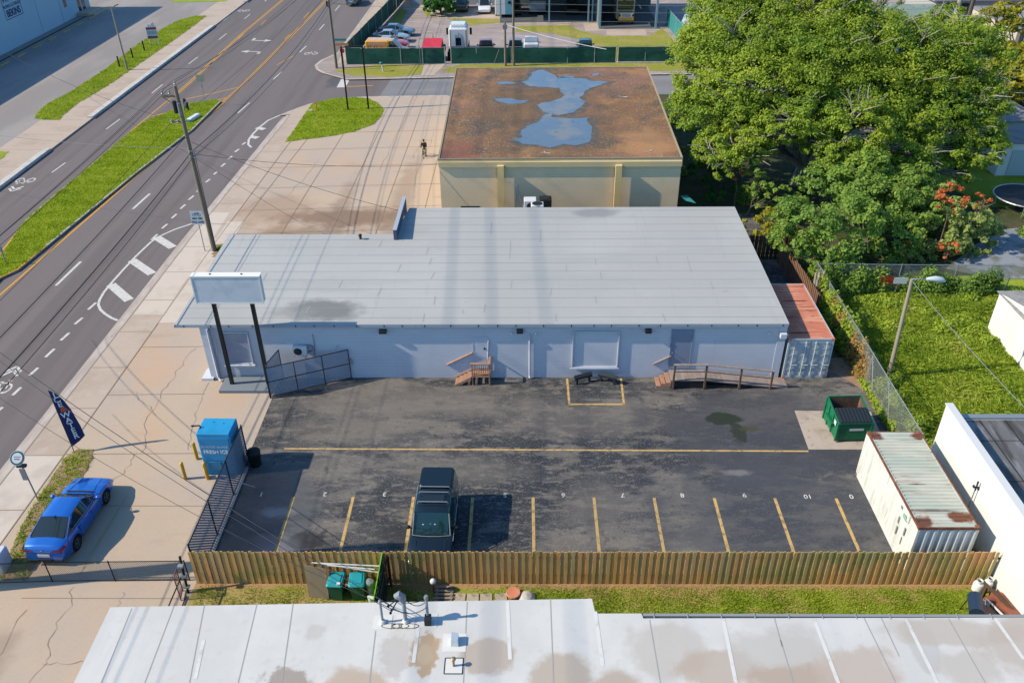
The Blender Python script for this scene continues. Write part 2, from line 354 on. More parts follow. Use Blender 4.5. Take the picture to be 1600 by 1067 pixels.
m_white = mat('road_white', (.60, .575, .55), .8, [((.36, .33, .32), 5, .50, .72)])
m_yel = mat('road_yellow', (.62, .30, .02), .8, [((.35, .19, .05), 5, .58, .78)])
m_lotyel = mat('lot_yellow', (.56, .37, .14), .8, [((.26, .19, .10), 4, .48, .68), ((.08, .07, .06), 13, .62, .78)])
m_concbase = m_walk

m_roofg = mat('grey_membrane', (.39, .39, .38), .75, [((.43, .43, .42), .12, .4, .65), ((.35, .36, .355), .35, .5, .72, (.25, 1.5, 1), .7), ((.34, .35, .345), .8, .55, .72, (2.5, .12, 1), .45), ((.40, .40, .40), 1.2, .5, .7, (.3, 2, 1), .4), ((.27, .27, .27), 3, .62, .8, (1, 1, 1), .5)],
              spots=[(-10.9, 1.2, 1.9, 1.0, (.14, .145, .15), .8, .4), (4.8, 12.9, 1.3, .6, (.22, .22, .23), .7, .5), (-12.6, 1.0, 1.2, .5, (.26, .265, .26), .6, .5)], bump=(20, .08))
m_seam = mat('roof_seam', (.33, .34, .335), .9)
m_wallg = mat('painted_block', (.62, .64, .71), .8, [((.57, .59, .66), .5, .4, .7), ((.50, .52, .58), 1.5, .58, .75, (3, 3, .3), .4)], brick=(.40, .2, .007, (.57, .59, .66)), bump=(25, .55))
m_wallgs = mat('painted_stucco', (.60, .62, .69), .8, [((.55, .57, .63), .5, .4, .7)])
m_trimg = mat('eave_metal', (.36, .40, .46), .6, [((.20, .21, .22), 2.5, .6, .72, (1, 1, 1), .7)])
m_bluewing = mat('blue_paint', (.07, .10, .17), .7)
m_doorg = mat('door_blue', (.24, .28, .38), .55)
m_dark = mat('dark_metal', (.02, .022, .025), .5)
m_blackpost = mat('black_post', (.012, .012, .011), .6, [((.03, .03, .015), 2, .5, .7)])
m_pipe = mat('downpipe', (.56, .60, .68), .5)
m_deck = mat('new_timber', (.44, .25, .17), .8, [((.35, .19, .12), 2.5, .4, .7, (1, 1, 3))], bump=(20, .2))
m_deckg = mat('weathered_deck', (.36, .29, .26), .85, [((.26, .20, .18), 2.5, .4, .7)], bump=(20, .2), slats=(0, .14, (.24, .19, .17)))
m_brownrail = mat('brown_rail', (.12, .075, .05), .85, [((.2, .13, .09), 2.5, .4, .7)])
m_tan = mat('tan_block', (.88, .69, .43), .85, [((.80, .63, .39), .5, .4, .7)], brick=(.40, .2, .006, (.48, .36, .22)), bump=(25, .3))
m_tan2 = mat('tan_stucco', (.70, .55, .28), .85, [((.64, .50, .30), .6, .4, .7)])
m_yellowtan = mat('yellow_pilaster', (.78, .56, .24), .85)
m_gravroof = mat('gravel_roof', (.20, .105, .055), 1, [((.36, .18, .07), .25, .46, .62, (1, 1, 1), .8), ((.10, .075, .055), .33, .47, .62, (1, 1, 1), .9), ((.24, .12, .10), .15, .52, .66, (1, 1, 1), .8), ((.48, .34, .24), 6, .55, .68, (1, 1, 1), .75), ((.05, .028, .02), 8, .54, .70, (1, 1, 1), .75), ((.42, .28, .17), 16, .52, .70, (1, 1, 1), .6)], bump=(30, .8),
                 spots=[(2, 11.5, 5, 11, (.085, .065, .045), .55, .5), (9.3, 3.5, 1.8, 3.0, (.44, .23, .11), .5, .5), (-4.9, 1.5, 1.4, 2, (.24, .08, .06), .6, .5)])
m_puddle = mat('standing_water', (.12, .165, .215), .07, [((.20, .20, .19), .5, .48, .66), ((.09, .12, .15), 1.6, .55, .7)], spec=.8, ior=1.33)  # blue of the reflected sky is mixed into the water's base colour
m_damp = mat('damp_gravel', (.105, .085, .06), .6, [((.17, .12, .08), 2.2, .45, .62), ((.06, .05, .04), 7, .5, .7)])
m_roofw = mat('white_membrane', (.56, .545, .525), .8, [((.61, .60, .58), .3, .4, .6), ((.54, .535, .53), .5, .52, .70, (2, .3, 1), .6), ((.50, .48, .45), 12, .6, .8, (1, 1, 1), .35), ((.50, .47, .43), 2.5, .55, .7, (1, 1, 1), .4)],
              spots=[(-7.8, 16.9, .75, .6, (.30, .25, .21), .85, .2), (-3.35, 18.0, .5, .75, (.42, .30, .19), .95, .12), (-3.35, 18.0, .28, .5, (.50, .40, .28), .7, .3), (-4.35, 18.0, .5, .9, (.45, .41, .38), .7, .25), (-1.3, 18.0, .95, .75, (.42, .35, .29), .85, .15), (-5.4, 16.95, 1.0, .6, (.44, .33, .24), .8, .25), (1.3, 17.2, 1.1, .75, (.42, .35, .28), .85, .2), (2.9, 16.6, 1.0, .8, (.40, .32, .25), .8, .25), (4.9, 18.2, 1.3, 1.1, (.47, .43, .39), .75, .25), (6.3, 17.5, 1.3, .8, (.43, .35, .28), .8, .2), (8.6, 17.9, 1.7, 1.3, (.46, .43, .40), .75, .25), (8.5, 16.7, 1.8, .9, (.40, .31, .24), .8, .22), (11.1, 17.4, 1.3, 1.0, (.46, .38, .32), .8, .2), (13.4, 18.4, .5, 1.2, (.45, .45, .44), .75, .15), (14.6, 19.0, 2.3, .6, (.45, .40, .35), .8, .2), (14.4, 17.6, 1.1, .7, (.47, .43, .39), .75, .2), (0, 16.3, .6, .3, (.34, .32, .31), .75, .25), (17.0, 18.6, 1.6, 1.2, (.44, .38, .33), .75, .25), (-7.2, 18.9, .35, .35, (.46, .42, .39), .6, .3)], bump=(15, .1))
m_roofedge = mat('roof_edge_metal', (.27, .29, .30), .5)
m_flash = mat('white_flashing', (.66, .65, .63), .7)
m_redwood = mat('red_boards', (.30, .10, .06), .8, [((.16, .06, .04), 2, .45, .7)])
m_mast = mat('mast_grey', (.30, .32, .34), .6)
m_whitewall = mat('white_render', (.72, .72, .70), .8, [((.66, .67, .65), .8, .45, .7, (1, 1, .4))])
m_rust_roof = mat('stained_metal', (.20, .19, .18), .5, [((.10, .085, .075), .8, .42, .62, (2.5, .4, 1)), ((.32, .32, .33), .9, .5, .68, (2.5, .5, 1))], metal=.3)
m_boxw = mat('container_white', (.70, .69, .64), .65, [((.56, .56, .51), 1.1, .45, .7, (1, 2.5, .5)), ((.62, .61, .56), 8, .5, .75, (1, 1, 1), .5), ((.40, .44, .45), 1.4, .60, .66, (1, 6, .5), .7)])
m_boxg = mat('container_roof', (.42, .47, .41), .75, [((.56, .55, .48), .8, .4, .65, (.5, 2, 1)), ((.38, .24, .15), 1.2, .58, .68, (.30, 4, 1), .8), ((.12, .045, .025), .9, .635, .67, (.25, 7, 1))],
            spots=[(0.25, 5.75, .35, .25, (.14, .04, .022), .95, .3), (2.2, 5.75, .35, .25, (.16, .045, .025), .95, .3), (.3, .35, .45, .35, (.13, .04, .02), .95, .3), (2.0, .62, .6, .3, (.17, .05, .022), .95, .25), (.9, 1.0, 1.1, .09, (.09, .04, .03), .9, .4)])
m_rust = mat('rust', (.16, .055, .03), .9, [((.28, .12, .06), 3, .45, .7)])
m_boxr = mat('container_red', (.58, .21, .13), .8, [((.70, .32, .21), .9, .45, .68), ((.22, .07, .045), 1.3, .56, .66, (.35, 5, 1))])
m_boxd = mat('container_door', (.40, .46, .50), .6, [((.52, .55, .54), 1.2, .45, .7)])
m_wood = mat('fence_wood', (.84, .44, .13), .9, [((.42, .36, .09), .30, .48, .64), ((.85, .42, .18), .8, .48, .68), ((.20, .13, .05), 5, .55, .75, (4, 4, .4), .7)], slats=(0, .143, (.56, .42, .19)), bump=(20, .2))
m_wooddk = mat('fence_wood_dark', (.10, .06, .035), .9, [((.16, .09, .05), 1, .45, .7)], slats=(0, .143, (.07, .045, .03)))
m_galv = mat('galvanised', (.42, .44, .45), .45, metal=.6)
m_link = mat('chain_link', (.40, .43, .44), .6, metal=.3, wire=(.085, .17, 1))
m_linkd = mat('chain_link_dark', (.10, .105, .11), .6, wire=(.085, .24, 0))
m_slat = mat('privacy_link', (.17, .21, .27), .7, [((.23, .27, .34), 12, .45, .6)], wire=(.15, .60, 1))
m_slatx = mat('privacy_link_gate', (.32, .36, .44), .7, [((.40, .44, .52), 12, .45, .6)], wire=(.15, .50, 0))
m_gscreen = mat('green_screen', (.012, .085, .06), .75, [((.02, .12, .085), .5, .45, .7), ((.008, .06, .05), 1.3, .52, .68, (1, 1, 2))], bump=(6, .3))
m_teal = mat('teal_panel', (.03, .22, .22), .7)
m_pole = mat('pole_wood', (.17, .145, .11), .9, [((.25, .21, .16), 1.5, .4, .7, (8, 8, .6)), ((.10, .085, .06), 4, .55, .75, (8, 8, .4))])
m_poleg = mat('pole_pale', (.33, .29, .21), .85, [((.24, .21, .15), 3, .5, .7, (6, 6, .5))])
m_wirem = mat('cable_black', (.02, .02, .02), .6)
m_insul = mat('insulator', (.22, .24, .26), .35)
m_signw = mat('sign_white', (.62, .66, .72), .6, [((.52, .56, .62), 1.2, .45, .7), ((.38, .36, .36), 3, .66, .8, (1, 1, .3), .6)])
m_signtop = mat('sign_cap', (.78, .76, .72), .5)
m_icebox = mat('ice_blue', (.02, .30, .58), .45, [((.015, .25, .50), .8, .45, .7)])
m_icedk = mat('ice_blue_panel', (.02, .24, .50), .35)
m_letter = mat('letter_white', (.75, .78, .80), .6)
m_letterg = mat('letter_greyblue', (.50, .62, .75), .6)
m_boll = mat('bollard_yellow', (.65, .36, .03), .6, [((.5, .26, .03), 5, .5, .7)])
m_navy = mat('flag_navy', (.015, .025, .12), .75)
m_orange = mat('orange_paint', (.75, .13, .02), .6)
m_glass = mat('tinted_glass', (.012, .02, .022), .05, spec=.9)
m_glassg = mat('green_glass', (.008, .035, .033), .05, spec=.9)
m_tyre = mat('tyre', (.012, .012, .013), .9)
m_rim = mat('alloy', (.30, .31, .32), .35, metal=.8)
m_plastic = mat('black_plastic', (.015, .015, .016), .6)
m_lampw = mat('lamp_clear', (.70, .72, .74), .2, spec=.8)
m_lampr = mat('lamp_red', (.45, .02, .02), .25, spec=.7)
m_plate = mat('plate', (.6, .6, .55), .5)
def paint(n, c, r=.22, coat=.8, metal=.25): return mat(n, c, r+.12, metal=metal, coat=coat, spec=.5)
m_pblue = paint('paint_blue', (.006, .13, .56)); m_pgreen = paint('paint_dark_green', (.006, .012, .012), .12); m_pwhite = paint('paint_white', (.72, .73, .74), metal=0)
m_psilver = paint('paint_silver', (.35, .40, .42)); m_pslate = paint('paint_slate', (.12, .20, .27)); m_pred = paint('paint_red', (.5, .03, .03)); m_pyel = paint('paint_yellow', (.75, .36, .02), metal=0)
m_pblack = paint('paint_black', (.012, .013, .015)); m_pmaroon = paint('paint_maroon', (.30, .06, .09)); m_pteal = paint('paint_teal', (.03, .18, .22)); m_pblgrey = paint('paint_bluegrey', (.20, .25, .36))
m_dumpg = mat('dumpster_green', (.008, .16, .07), .55, [((.006, .11, .05), 2, .5, .7)])
m_lid = mat('lid_black', (.02, .028, .035), .5)
m_teallid = mat('bin_lid_teal', (.015, .30, .36), .55); m_bing = mat('bin_green', (.010, .12, .075), .55)
m_leaf = leafmat('leaf_ficus', (.09, .185, .02), (.32, .395, .035), (.50, .49, .08))
m_leaf2 = leafmat('leaf_bush', (.09, .19, .035), (.28, .39, .06))
m_leaf3 = leafmat('leaf_feathery', (.16, .24, .06), (.40, .44, .12))
m_leafy = leafmat('leaf_yellow', (.17, .19, .015), (.40, .36, .03))
m_leafo = leafmat('leaf_orange', (.40, .10, .02), (.65, .22, .08))
m_hedge = leafmat('leaf_hedge', (.02, .11, .012), (.07, .22, .02))
m_weed = leafmat('weed', (.16, .26, .02), (.38, .46, .05), (.58, .50, .18))
m_blade = leafmat('grass_blade', (.20, .29, .012), (.36, .42, .035), (.50, .45, .15))
m_bladeg = leafmat('lawn_blade', (.20, .29, .006), (.34, .41, .018), (.45, .42, .10))
m_bark = mat('bark_pale', (.42, .38, .32), .9, [((.14, .12, .10), 2, .45, .7, (4, 4, 1))])
m_skin = mat('skin', (.28, .16, .11), .6); m_cloth = mat('black_cloth', (.012, .012, .013), .9); m_khaki = mat('khaki_cloth', (.30, .27, .13), .9)

# ================================================================= GROUND
ZR = -.13                                   # carriageway lies a kerb below everything else
struct(MB().box(-700, -500, -1.2, 700, 900, -.32), 'ground', m_ground)
struct(MB().poly([(-44.6, -40), (-22.0, -40), (-22.0, 300), (-43.2, 300)], ZR), 'road', m_road)
struct(MB().poly([(-22.0, 80), (-16.2, 80), (-14.6, 104), (-22.0, 104)], ZR), 'side_street_mouth', m_road)
struct(MB().poly([(-16.2, 80), (160, 80), (160, 104), (-14.6, 104)], ZR), 'side_street', m_street)
def kx(y): return float(np.interp(y, [-40, 24, 41.7, 56, 75.7, 107, 140, 300], [-26.0, -25.3, -25.0, -24.8, -24.2, -23.3, -23.0, -22.6]))
swc = GL([(440, 180), (468, 169), (486, 163), (539, 154), (575, 152), (700, 150)])     # the apron's rounded corner at the side street
apron = [(kx(y)+.3, y) for y in (-40, 10, 24, 32, 41.7, 50, 56, 66, 75.7, 80, 84.2)] + swc + [(-6, 90.2), (-6, 41), (-13.6, 41), (-13.6, 20), (-13.0, 20), (-13.0, -40)]
struct(MB().prism(apron, -.3, 0.0), 'concrete_apron', m_conc)
kb = MB(); kp = [(kx(y)+.15, y) for y in (-40, 10, 24, 32, 41.7, 50, 56, 66, 75.7, 80, 84)]+[(swc[0][0]-.1, swc[0][1]-.1)]+[(a, b+.06) for a, b in swc[1:]]
kb.strip(kp, .34, .004); kb.strip([(a-.32, b) for a, b in kp[:11]], .34, ZR+.006)
kp2 = GL(zl([(1100, 40), (960, 230), (860, 300), (800, 375), (765, 405), (775, 430), (810, 450), (880, 470), (960, 490), (1160, 487), (1600, 477)], 300, 0, 3.9525))
kp2 = [(kx(y)+.15, y) for y in (300, 160, 120, 108)]+kp2[3:]+[(40, 98.6), (160, 98.8)]
verge = [(a+.02, b+.02) for a, b in kp2]+[(160, 300)]
struct(MB().prism(verge, -.3, -.004), 'yard_ground', m_gravel)
kb.strip(kp2, .32, .004)
struct(kb, 'kerb', m_curb)
# pavement slabs of paler concrete beside the kerb
wk = MB(); sw = [(kx(y)+.35, kx(y)+2.35, y) for y in (-40, 14, 24, 31.8, 41.7, 50, 56, 66, 75.7, 80, 84)]
for i in range(len(sw)-1):
    a, b = sw[i], sw[i+1]; mi = 1 if (a[2] in (14, 24) or a[2] in (50,)) else 0
    wk.quad((a[0], a[2], .006), (a[1], a[2], .006), (b[1], b[2], .006), (b[0], b[2], .006), mi)
wk.poly([(-22.55, 44.2), (-21.1, 44.2), (-21.3, 58.8), (-22.55, 58.8)], .012, 1)
wk.poly([(-24.5, 45.2), (-22.6, 45.2), (-22.9, 60.5), (-24.4, 60.5)], .008, 1)
yedge = [(x-.0, y) for x, y in [(kx(y)+.35, y) for y in (112, 150, 300)]]
wk.poly(yedge+[(-20.7, 300), (-21.0, 150), (-21.6, 104.5), (-22.3, 103)], .006, 0)
struct(wk, 'pavement', [m_walk, m_walkw])
# joints and cracks in the concrete
jn = MB()
for y in (17, 20.4, 24.2, 28.0, 31.8, 35.6, 39.4, 43.2, 47, 50.8, 54.6, 58.4, 62.2, 66, 69.8, 73.6, 77.4, 81.2): jn.strip([(kx(y)+.35, y), (kx(y)+2.35, y+.02)], .05, .014)
jn.strip([(kx(y)+2.38, y) for y in (-40, 24, 41.7, 56, 75.7, 84)], .05, .017); jn.strip([(kx(y)+.34, y) for y in (-40, 24, 41.7, 56, 75.7, 84)], .05, .015)
for y in (31.9, 36.8, 41.5): jn.strip([(kx(y)+2.4, y), (-13.7 if y < 36 else -17.4, y+.1)], .04, .014)
for y in (28.3, 23.0): jn.strip([(-20.5, y), (-13.7, y)], .03, .014)
for y in (57.2, 61.4, 65.8, 70.3, 74.6, 79.0, 83.6): jn.strip([(-22.3, y-.6), (-16, y-.2), (-6.2, y+.3)], .045, .014)
for x, s in ((-20.3, 1.4), (-17.2, .9), (-13.9, .5), (-10.6, .4), (-7.6, .2)): jn.strip([(x-s, 52.5), (x-s*.5, 66), (x, 78), (x+.1, 88.6 if x > -12 else 79)], .05, .014)
jn.strip([(-14.9, 20.9), (-14.8, 6)], .05, .014); jn.strip([(-14.95, 21.2), (-13.1, 21.2)], .05, .014)
def crack(a, b, w=.018, wob=.25, n=14, z=.016):
    a, b = Vector(a), Vector(b); d = (b-a); nn = Vector((-d.y, d.x)).normalized(); o = 0; pts = []
    for i in range(n+1):
        o = o*.7+random.uniform(-wob, wob)*.6; pts.append(a.lerp(b, i/n)+nn*o)
    jn.strip(pts, w, z, 1, .5)
for c_ in [((-19.3, 41.4), (-19.7, 36.5)), ((-19.7, 36.5), (-19.2, 32)), ((-19.2, 32), (-19.6, 29.6)), ((-17.4, 38), (-16.9, 32.2)), ((-21.2, 37), (-19.4, 34.9)),
           ((-19.9, 22.4), (-20.5, 15.5)), ((-18.6, 23.6), (-18.1, 20)), ((-18.1, 20), (-18.9, 16)), ((-18.1, 19.9), (-14.9, 19.8)), ((-16.6, 23.3), (-16.2, 21.3)),
           ((-12.5, 69), (-11.5, 86)), ((-9.2, 66), (-8.6, 80)), ((-9.9, 72), (-9.4, 77)), ((-19, 64), (-18.3, 72)), ((-22.0, 60), (-20.6, 66))]: crack(*c_)
struct(jn, 'pavement_joints', [m_joint, m_crack])

lot = [(-13.6, 23.95), (19.05, 23.95), (18.7, 36.8), (17.6, 38.9), (17.6, 60), (-6, 60), (-6, 41), (-13.6, 41)]
struct(MB().prism(lot, -.3, .002), 'parking_lot', m_lot)
ly = MB()
Y0 = [G(x, y) for x, y in [(458.5, 776), (552, 776), (646.3, 776), (738.5, 777), (833, 777), (928, 777.3), (1022, 777.6), (1116, 778), (1210.6, 778.3), (1306.3, 778.6)]]
for (x, y) in Y0: ly.box(x-.07, 24.4, 0, x+.07, y, .008)
ly.strip([(-11.95, 32.33), (13.98, 32.15)], .11, .010)
for p in (((2.38, 38.3), (2.40, 35.95)), ((5.36, 38.3), (5.30, 35.95)), ((2.34, 35.95), (5.36, 35.95))): ly.strip(p, .12, .010)
for i, (x, t) in enumerate(zip([408.5, 508, 601, 0, 789, 880, 973, 1066, 1163, 1262, 1330], ['1', '2', '3', '', '5', '6', '7', '8', '9', '10', '0'])):
    if not t: continue
    px, py = x, 772 + (1.5 if x > 700 else 0) + (2 if x > 1200 else 0); gx, gy = G(px, py)
    o = lettering(t, .38, m_white, None, textM((gx, gy, .012), (-1, 0, 0), (0, -1, 0)), 'bay_number', .001, .006)
    tag(o, kind='structure')
for i, (x, y) in enumerate(GL([(198, 775), (160, 835), (124, 898)])): pass
ly.strip(GL([(198, 775), (161, 835), (123, 898)]), .10, .016, 1)
struct(ly, 'parking_lines', [m_lotyel, mat('faded_yellow', (.44, .34, .14), .9, [((.46, .36, .27), 3, .45, .6)])])
struct(MB().poly([(14.16, 35.4), (14.02, 32.28), (17.9, 32.28), (18.1, 35.3)], .012), 'concrete_pad', m_patch)
struct(MB().poly([(15.9, 38.9), (17.3, 38.8), (18.75, 36.6), (18.75, 30), (19.0, 30), (19.0, 40.5), (16.2, 40)], .010), 'dirt_border', m_dirt)
# backyard strip, east field, land behind
struct(MB().prism([(-13.0, -20), (40, -20), (40, 23.95), (-13.6, 23.95), (-13.6, 20), (-13.0, 20)], -.3, -.002), 'backyard_grass', m_yard)
struct(MB().prism([(19.05, 23.95), (160, 23.95), (160, 50), (18.3, 50), (18.7, 36.8)], -.3, -.006), 'east_grass', m_grass)
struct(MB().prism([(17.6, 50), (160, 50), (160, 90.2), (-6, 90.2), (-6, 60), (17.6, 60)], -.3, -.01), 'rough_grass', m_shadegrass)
struct(MB().poly([(30, 66), (60, 66), (60, 79), (28, 79), (20, 73)], .002).poly([(36, 61), (60, 60), (60, 66), (34, 66)], .002), 'garden_lawn', m_grass)
pt = MB(); pt.poly([(28.5, 51), (31, 49.6), (38, 49.2), (44, 52), (40, 58), (35, 57), (32, 54.5)], .006)
struct(pt, 'patio', mat('patio_concrete', (.25, .27, .30), .8, [((.14, .15, .12), .7, .45, .6)]))
# verge and yard patches
vg = MB()
vg.poly(GL(zl([(885, 430), (1160, 400), (1340, 402), (1420, 405), (1447, 430), (1400, 462), (1200, 478), (1010, 470), (900, 445)], 300, 0, 3.9525)), .006)
vg.poly([(-9.6, 100.2), (-7.5, 102.4), (60, 103.2), (60, 99.5), (-6, 98.9), (-8.4, 98.8)], .006)
vg.poly([(-19.8, 104), (-14, 104), (-15.2, 112), (-17.0, 118), (-17.3, 133), (-18.6, 133)], .004)
for pl in ([(690, 28), (735, 27), (790, 28), (790, 35), (760, 38), (730, 41), (724, 36)], [(806, 41), (890, 40), (905, 48), (945, 57), (1012, 57), (1035, 45), (1058, 70), (1062, 100), (975, 100), (940, 76), (905, 62), (860, 52), (806, 50)], [(660, 17), (680, 20), (684, 27), (668, 26)]):
    vg.poly(GL(pl), .008)
struct(vg, 'verge_grass', m_grass2)
dv = MB(); dv.poly(GL([(663, 100), (697, 100), (678, 118), (658, 119)]), .010); dv.poly(GL([(630, 16), (662, 16), (662, 0), (632, 0)]), .010)
dv.poly(GL([(804, 33), (893, 33), (893, 37), (804, 38)]), .012); dv.poly(GL([(911, 37), (944, 37), (944, 48), (915, 50)]), .012); dv.poly(GL([(947, 48), (1008, 47), (1012, 56), (948, 56)]), .012)
dv.poly([(-15, 133), (-2, 133), (-2.2, 126), (-12, 126.5)], .012)
struct(dv, 'driveway_slabs', m_walk)
# island lawn by the side street
def rag(pts, amp=.12, step=.35, seed=1):
    r_ = random.Random(seed); out = []
    for i in range(len(pts)):
        a = Vector(pts[i]); b = Vector(pts[(i+1) % len(pts)]); n = max(1, int((b-a).length/step))
        for k in range(n): out.append(tuple(a.lerp(b, k/n)+Vector((r_.uniform(-amp, amp), r_.uniform(-amp, amp)))))
    return out
isl = GL(zl([(573, 880), (640, 790), (700, 700), (740, 645), (860, 612), (1000, 604), (1090, 610), (1150, 640), (1185, 680), (1170, 720), (1120, 770), (1000, 815), (850, 845), (700, 862)], 300, 0, 3.9525))
lw = MB().poly(rag(isl, .06), .020)
medR = GL([(0, 437), (28, 424), (73, 387), (213, 272), (300, 205), (345, 160)], ZR); medL = GL([(335, 158), (298, 164), (262, 178), (230, 190), (196, 215), (131.6, 270), (80, 312), (39, 348), (14, 385), (0, 406)], ZR)
med = medR+medL+[(-35.9, 47), (-35.3, 46.4)]
lw.poly(rag(med, .03), .022)
lgr = GL(zl([(212, 735), (235, 690), (300, 640), (450, 560), (650, 430), (860, 270), (1020, 170), (1110, 125), (1200, 102), (1275, 100), (1150, 195), (900, 370), (650, 540), (480, 640), (355, 745)], 0, 0, 3.9525))
lw.poly(rag(lgr, .15), .020)
lw.poly(rag(GL([(265, 1), (275, 4), (350, 3), (358, 0)])+[(-47, 160), (-54, 160)], .1, 3), .020); lw.poly(rag(GL([(0, 237), (14, 237), (5, 246), (0, 250)])+[(-52, 70), (-52, 74)], .1), .020)
struct(lw, 'lawn', m_grass)
mk = MB().prism([(x, y) for x, y in med], -.3, .010)
struct(mk, 'median_base', m_curb)
mc = MB(); mc.strip([(x-.02, y) for x, y in medR[2:]], .17, .026, 0); mc.strip([(-35.3, 46.4)]+[(x-.02, y) for x, y in medR[:3]], .19, .027, 1); mc.strip([(x+.05, y) for x, y in medL[3:8]], .12, .026, 2)
struct(mc, 'median_kerb', [m_curbw, m_curby, m_walk])
# western side: pavement, drive, car park
wp = MB(); wp.prism([(-44.5, -40), (-43.75, 40), (-43.55, 75), (-43.3, 110), (-43.0, 300), (-47.0, 300), (-47.7, 115), (-48.4, 90), (-48.7, 40), (-49.3, -40)], -.3, .0)
struct(wp, 'west_pavement', m_walk)
struct(MB().prism([(-49.3, -40), (-48.7, 40), (-48.4, 90), (-47.7, 115), (-47.0, 300), (-140, 300), (-140, -40)], -.3, -.006), 'west_car_park', m_oldpark)
wk2 = MB()
for y0, y1 in ((-40, 74.5), (83.5, 123), (139, 300)):
    ys = np.linspace(y0, y1, 8); pts = [(-44.0+.0068*(y-40)+.12, y) for y in ys]
    for i in range(7): wk2.prism([(pts[i][0]-.45, pts[i][1]), (pts[i][0]+.12, pts[i][1]), (pts[i+1][0]+.12, pts[i+1][1]), (pts[i+1][0]-.45, pts[i+1][1])], -.3, .12)
struct(wk2, 'west_kerb', m_curbw)
pj = MB()
for y in np.arange(45, 150, 4.2): pj.strip([(-48.3, y), (-44.2, y)], .05, .006)
pj.strip([(-56.5, 60), (-55.6, 180)], .12, -.001); pj.strip([(-54.6, 60), (-53.6, 180)], .06, -.001)
struct(pj, 'west_pavement_joints', m_joint)
cs = MB(); cs.strip([(-64.0, 60), (-64.2, 134)], .35, -.001, 0)
for k in range(13): cs.box(-63.0, 86+k*4.15, -.1, -62.75, 88.0+k*4.15, .10, 1)
struct(cs, 'wheel_stops', [m_hedge, m_lotyel])
# painted road markings
rm = MB(); Z1 = ZR+.006
def rl(pts, w_, mi, z=None): rm.strip(GL(pts, ZR), w_, Z1 if z is None else z, mi)
E5 = lambda p: zl(p, 0, 270, 3.9525); E1 = lambda p: zl(p, 0, 0, 3.9525); E2 = lambda p: zl(p, 300, 0, 3.9525)
yr = GL([(-120, 565), (0, 461), (219, 270), (300, 202), (358, 152), (374.6, 138), (508, 3), (512, -2)], ZR)
rm.strip(yr[:4], .16, Z1, 1); rm.strip([(x-.14, y) for x, y in yr[3:]], .12, Z1, 1); rm.strip([(x+.14, y) for x, y in yr[3:]], .12, Z1, 1)
yl = GL([(131.6, 270), (196, 214), (268, 154), (300, 126), (375, 56), (447, -4)], ZR)
rm.strip([(x-.13, y) for x, y in yl[1:]], .12, Z1, 1); rm.strip([(x+.13, y) for x, y in yl[2:]], .12, Z1, 1)
for d in (0, .3): rm.strip([(x+d, y) for x, y in GL([(-60, 460), (-5, 402), (38, 349)], ZR)], .13, Z1, 1)
rl([(263, 161), (320, 149), (372, 137)], .16, 1); rl([(238, 182), (300, 167), (354, 153)], .16, 1)
for p in ([(437, 102), (462, 88)], [(448, 62), (457, 54)], [(478, 29), (486, 20)], [(411, 40), (419, 32)], [(375, 62), (384, 54)], [(330, 103), (340, 95)]):
    q = GL(p, ZR); rm.strip([(x-.32, y) for x, y in q], .12, Z1, 1)
for p in ([(320, 1067), (405, 1005)], [(655, 800), (740, 737)], [(937, 578), (1005, 523)], [(1165, 397), (1220, 355)], [(1352, 247), (1398, 210)], [(1508, 120), (1545, 90)]): rl(E1(p), .13, 0)
for p in ([(0, 0), (1, 1)],): pass
for p in ([(283, 700), (355, 637)], [(503, 492), (555, 445)], [(665, 325), (705, 287)], [(786, 187), (817, 152)], [(885, 68), (912, 36)], [(450, 10), (462, -2)]): rl(E2(p), .15, 0)
for p in ([(820, 225), (925, 130)], [(345, 697), (500, 548)]): rl(E5(p), .2, 0)
for p in ([(375, 1035), (428, 988)], [(462, 935), (510, 895)], [(545, 845), (593, 802)], [(935, 415), (972, 380)], [(1000, 345), (1033, 317)], [(1060, 283), (1090, 255)], [(1113, 224), (1145, 197)], [(1165, 168), (1197, 142)], [(1215, 118), (1240, 97)], [(1270, 60), (1297, 40)], [(1320, 12), (1340, -5)]): rl(E5(p), .18, 0)
for p in ([(180, 1030), (205, 1010)], [(225, 983), (248, 965)], [(265, 940), (290, 922)], [(310, 895), (332, 880)]): rl(E2(p), .2, 0)
for p in ([(71, 558), (85, 545)], [(46, 586.5), (59.5, 574.5)], [(19.6, 617.6), (32.8, 605)], [(-6, 645), (4, 636)]): rl(p, .18, 0)
rl(E5([(1185, 315), (1080, 350), (980, 395), (930, 430), (840, 515), (760, 600), (680, 690), (640, 740), (615, 785), (608, 815), (620, 845), (650, 872), (690, 897), (728, 912)]), .17, 0)
for p in ([(965, 398), (1068, 462)], [(815, 540), (940, 625)], [(685, 690), (798, 788)]): rl(E5(p), .62, 0, Z1+.002)
rl(E2([(550, 710), (470, 745), (420, 785), (375, 830), (350, 865), (348, 895), (367, 912)]), .2, 0)
for p in ([(400, 790), (447, 800)], [(362, 845), (407, 853)]): rl(E2(p), .6, 0, Z1+.002)
rl([(25, 266), (130, 190), (200, 139), (275, 78), (349, 32.5), (372, 14), (388, 0), (420, -28)], .2, 0); rm.strip(GL([(25, 266), (-200, 430)], ZR), .2, Z1, 0)
rl([(541, 122), (533, 137)], 1.0, 0); rl([(542, 136), (583, 134)], .2, 1)
rl([(493, 101), (500, 112), (540, 128), (560, 129)], .01, 0)
def decal(base, ang, polys, s=1.):
    c, s_ = math.cos(ang), math.sin(ang)
    for pl in polys: rm.poly([(base[0]+s*(x*c-y*s_), base[1]+s*(x*s_+y*c)) for x, y in pl], Z1+.001, 0)
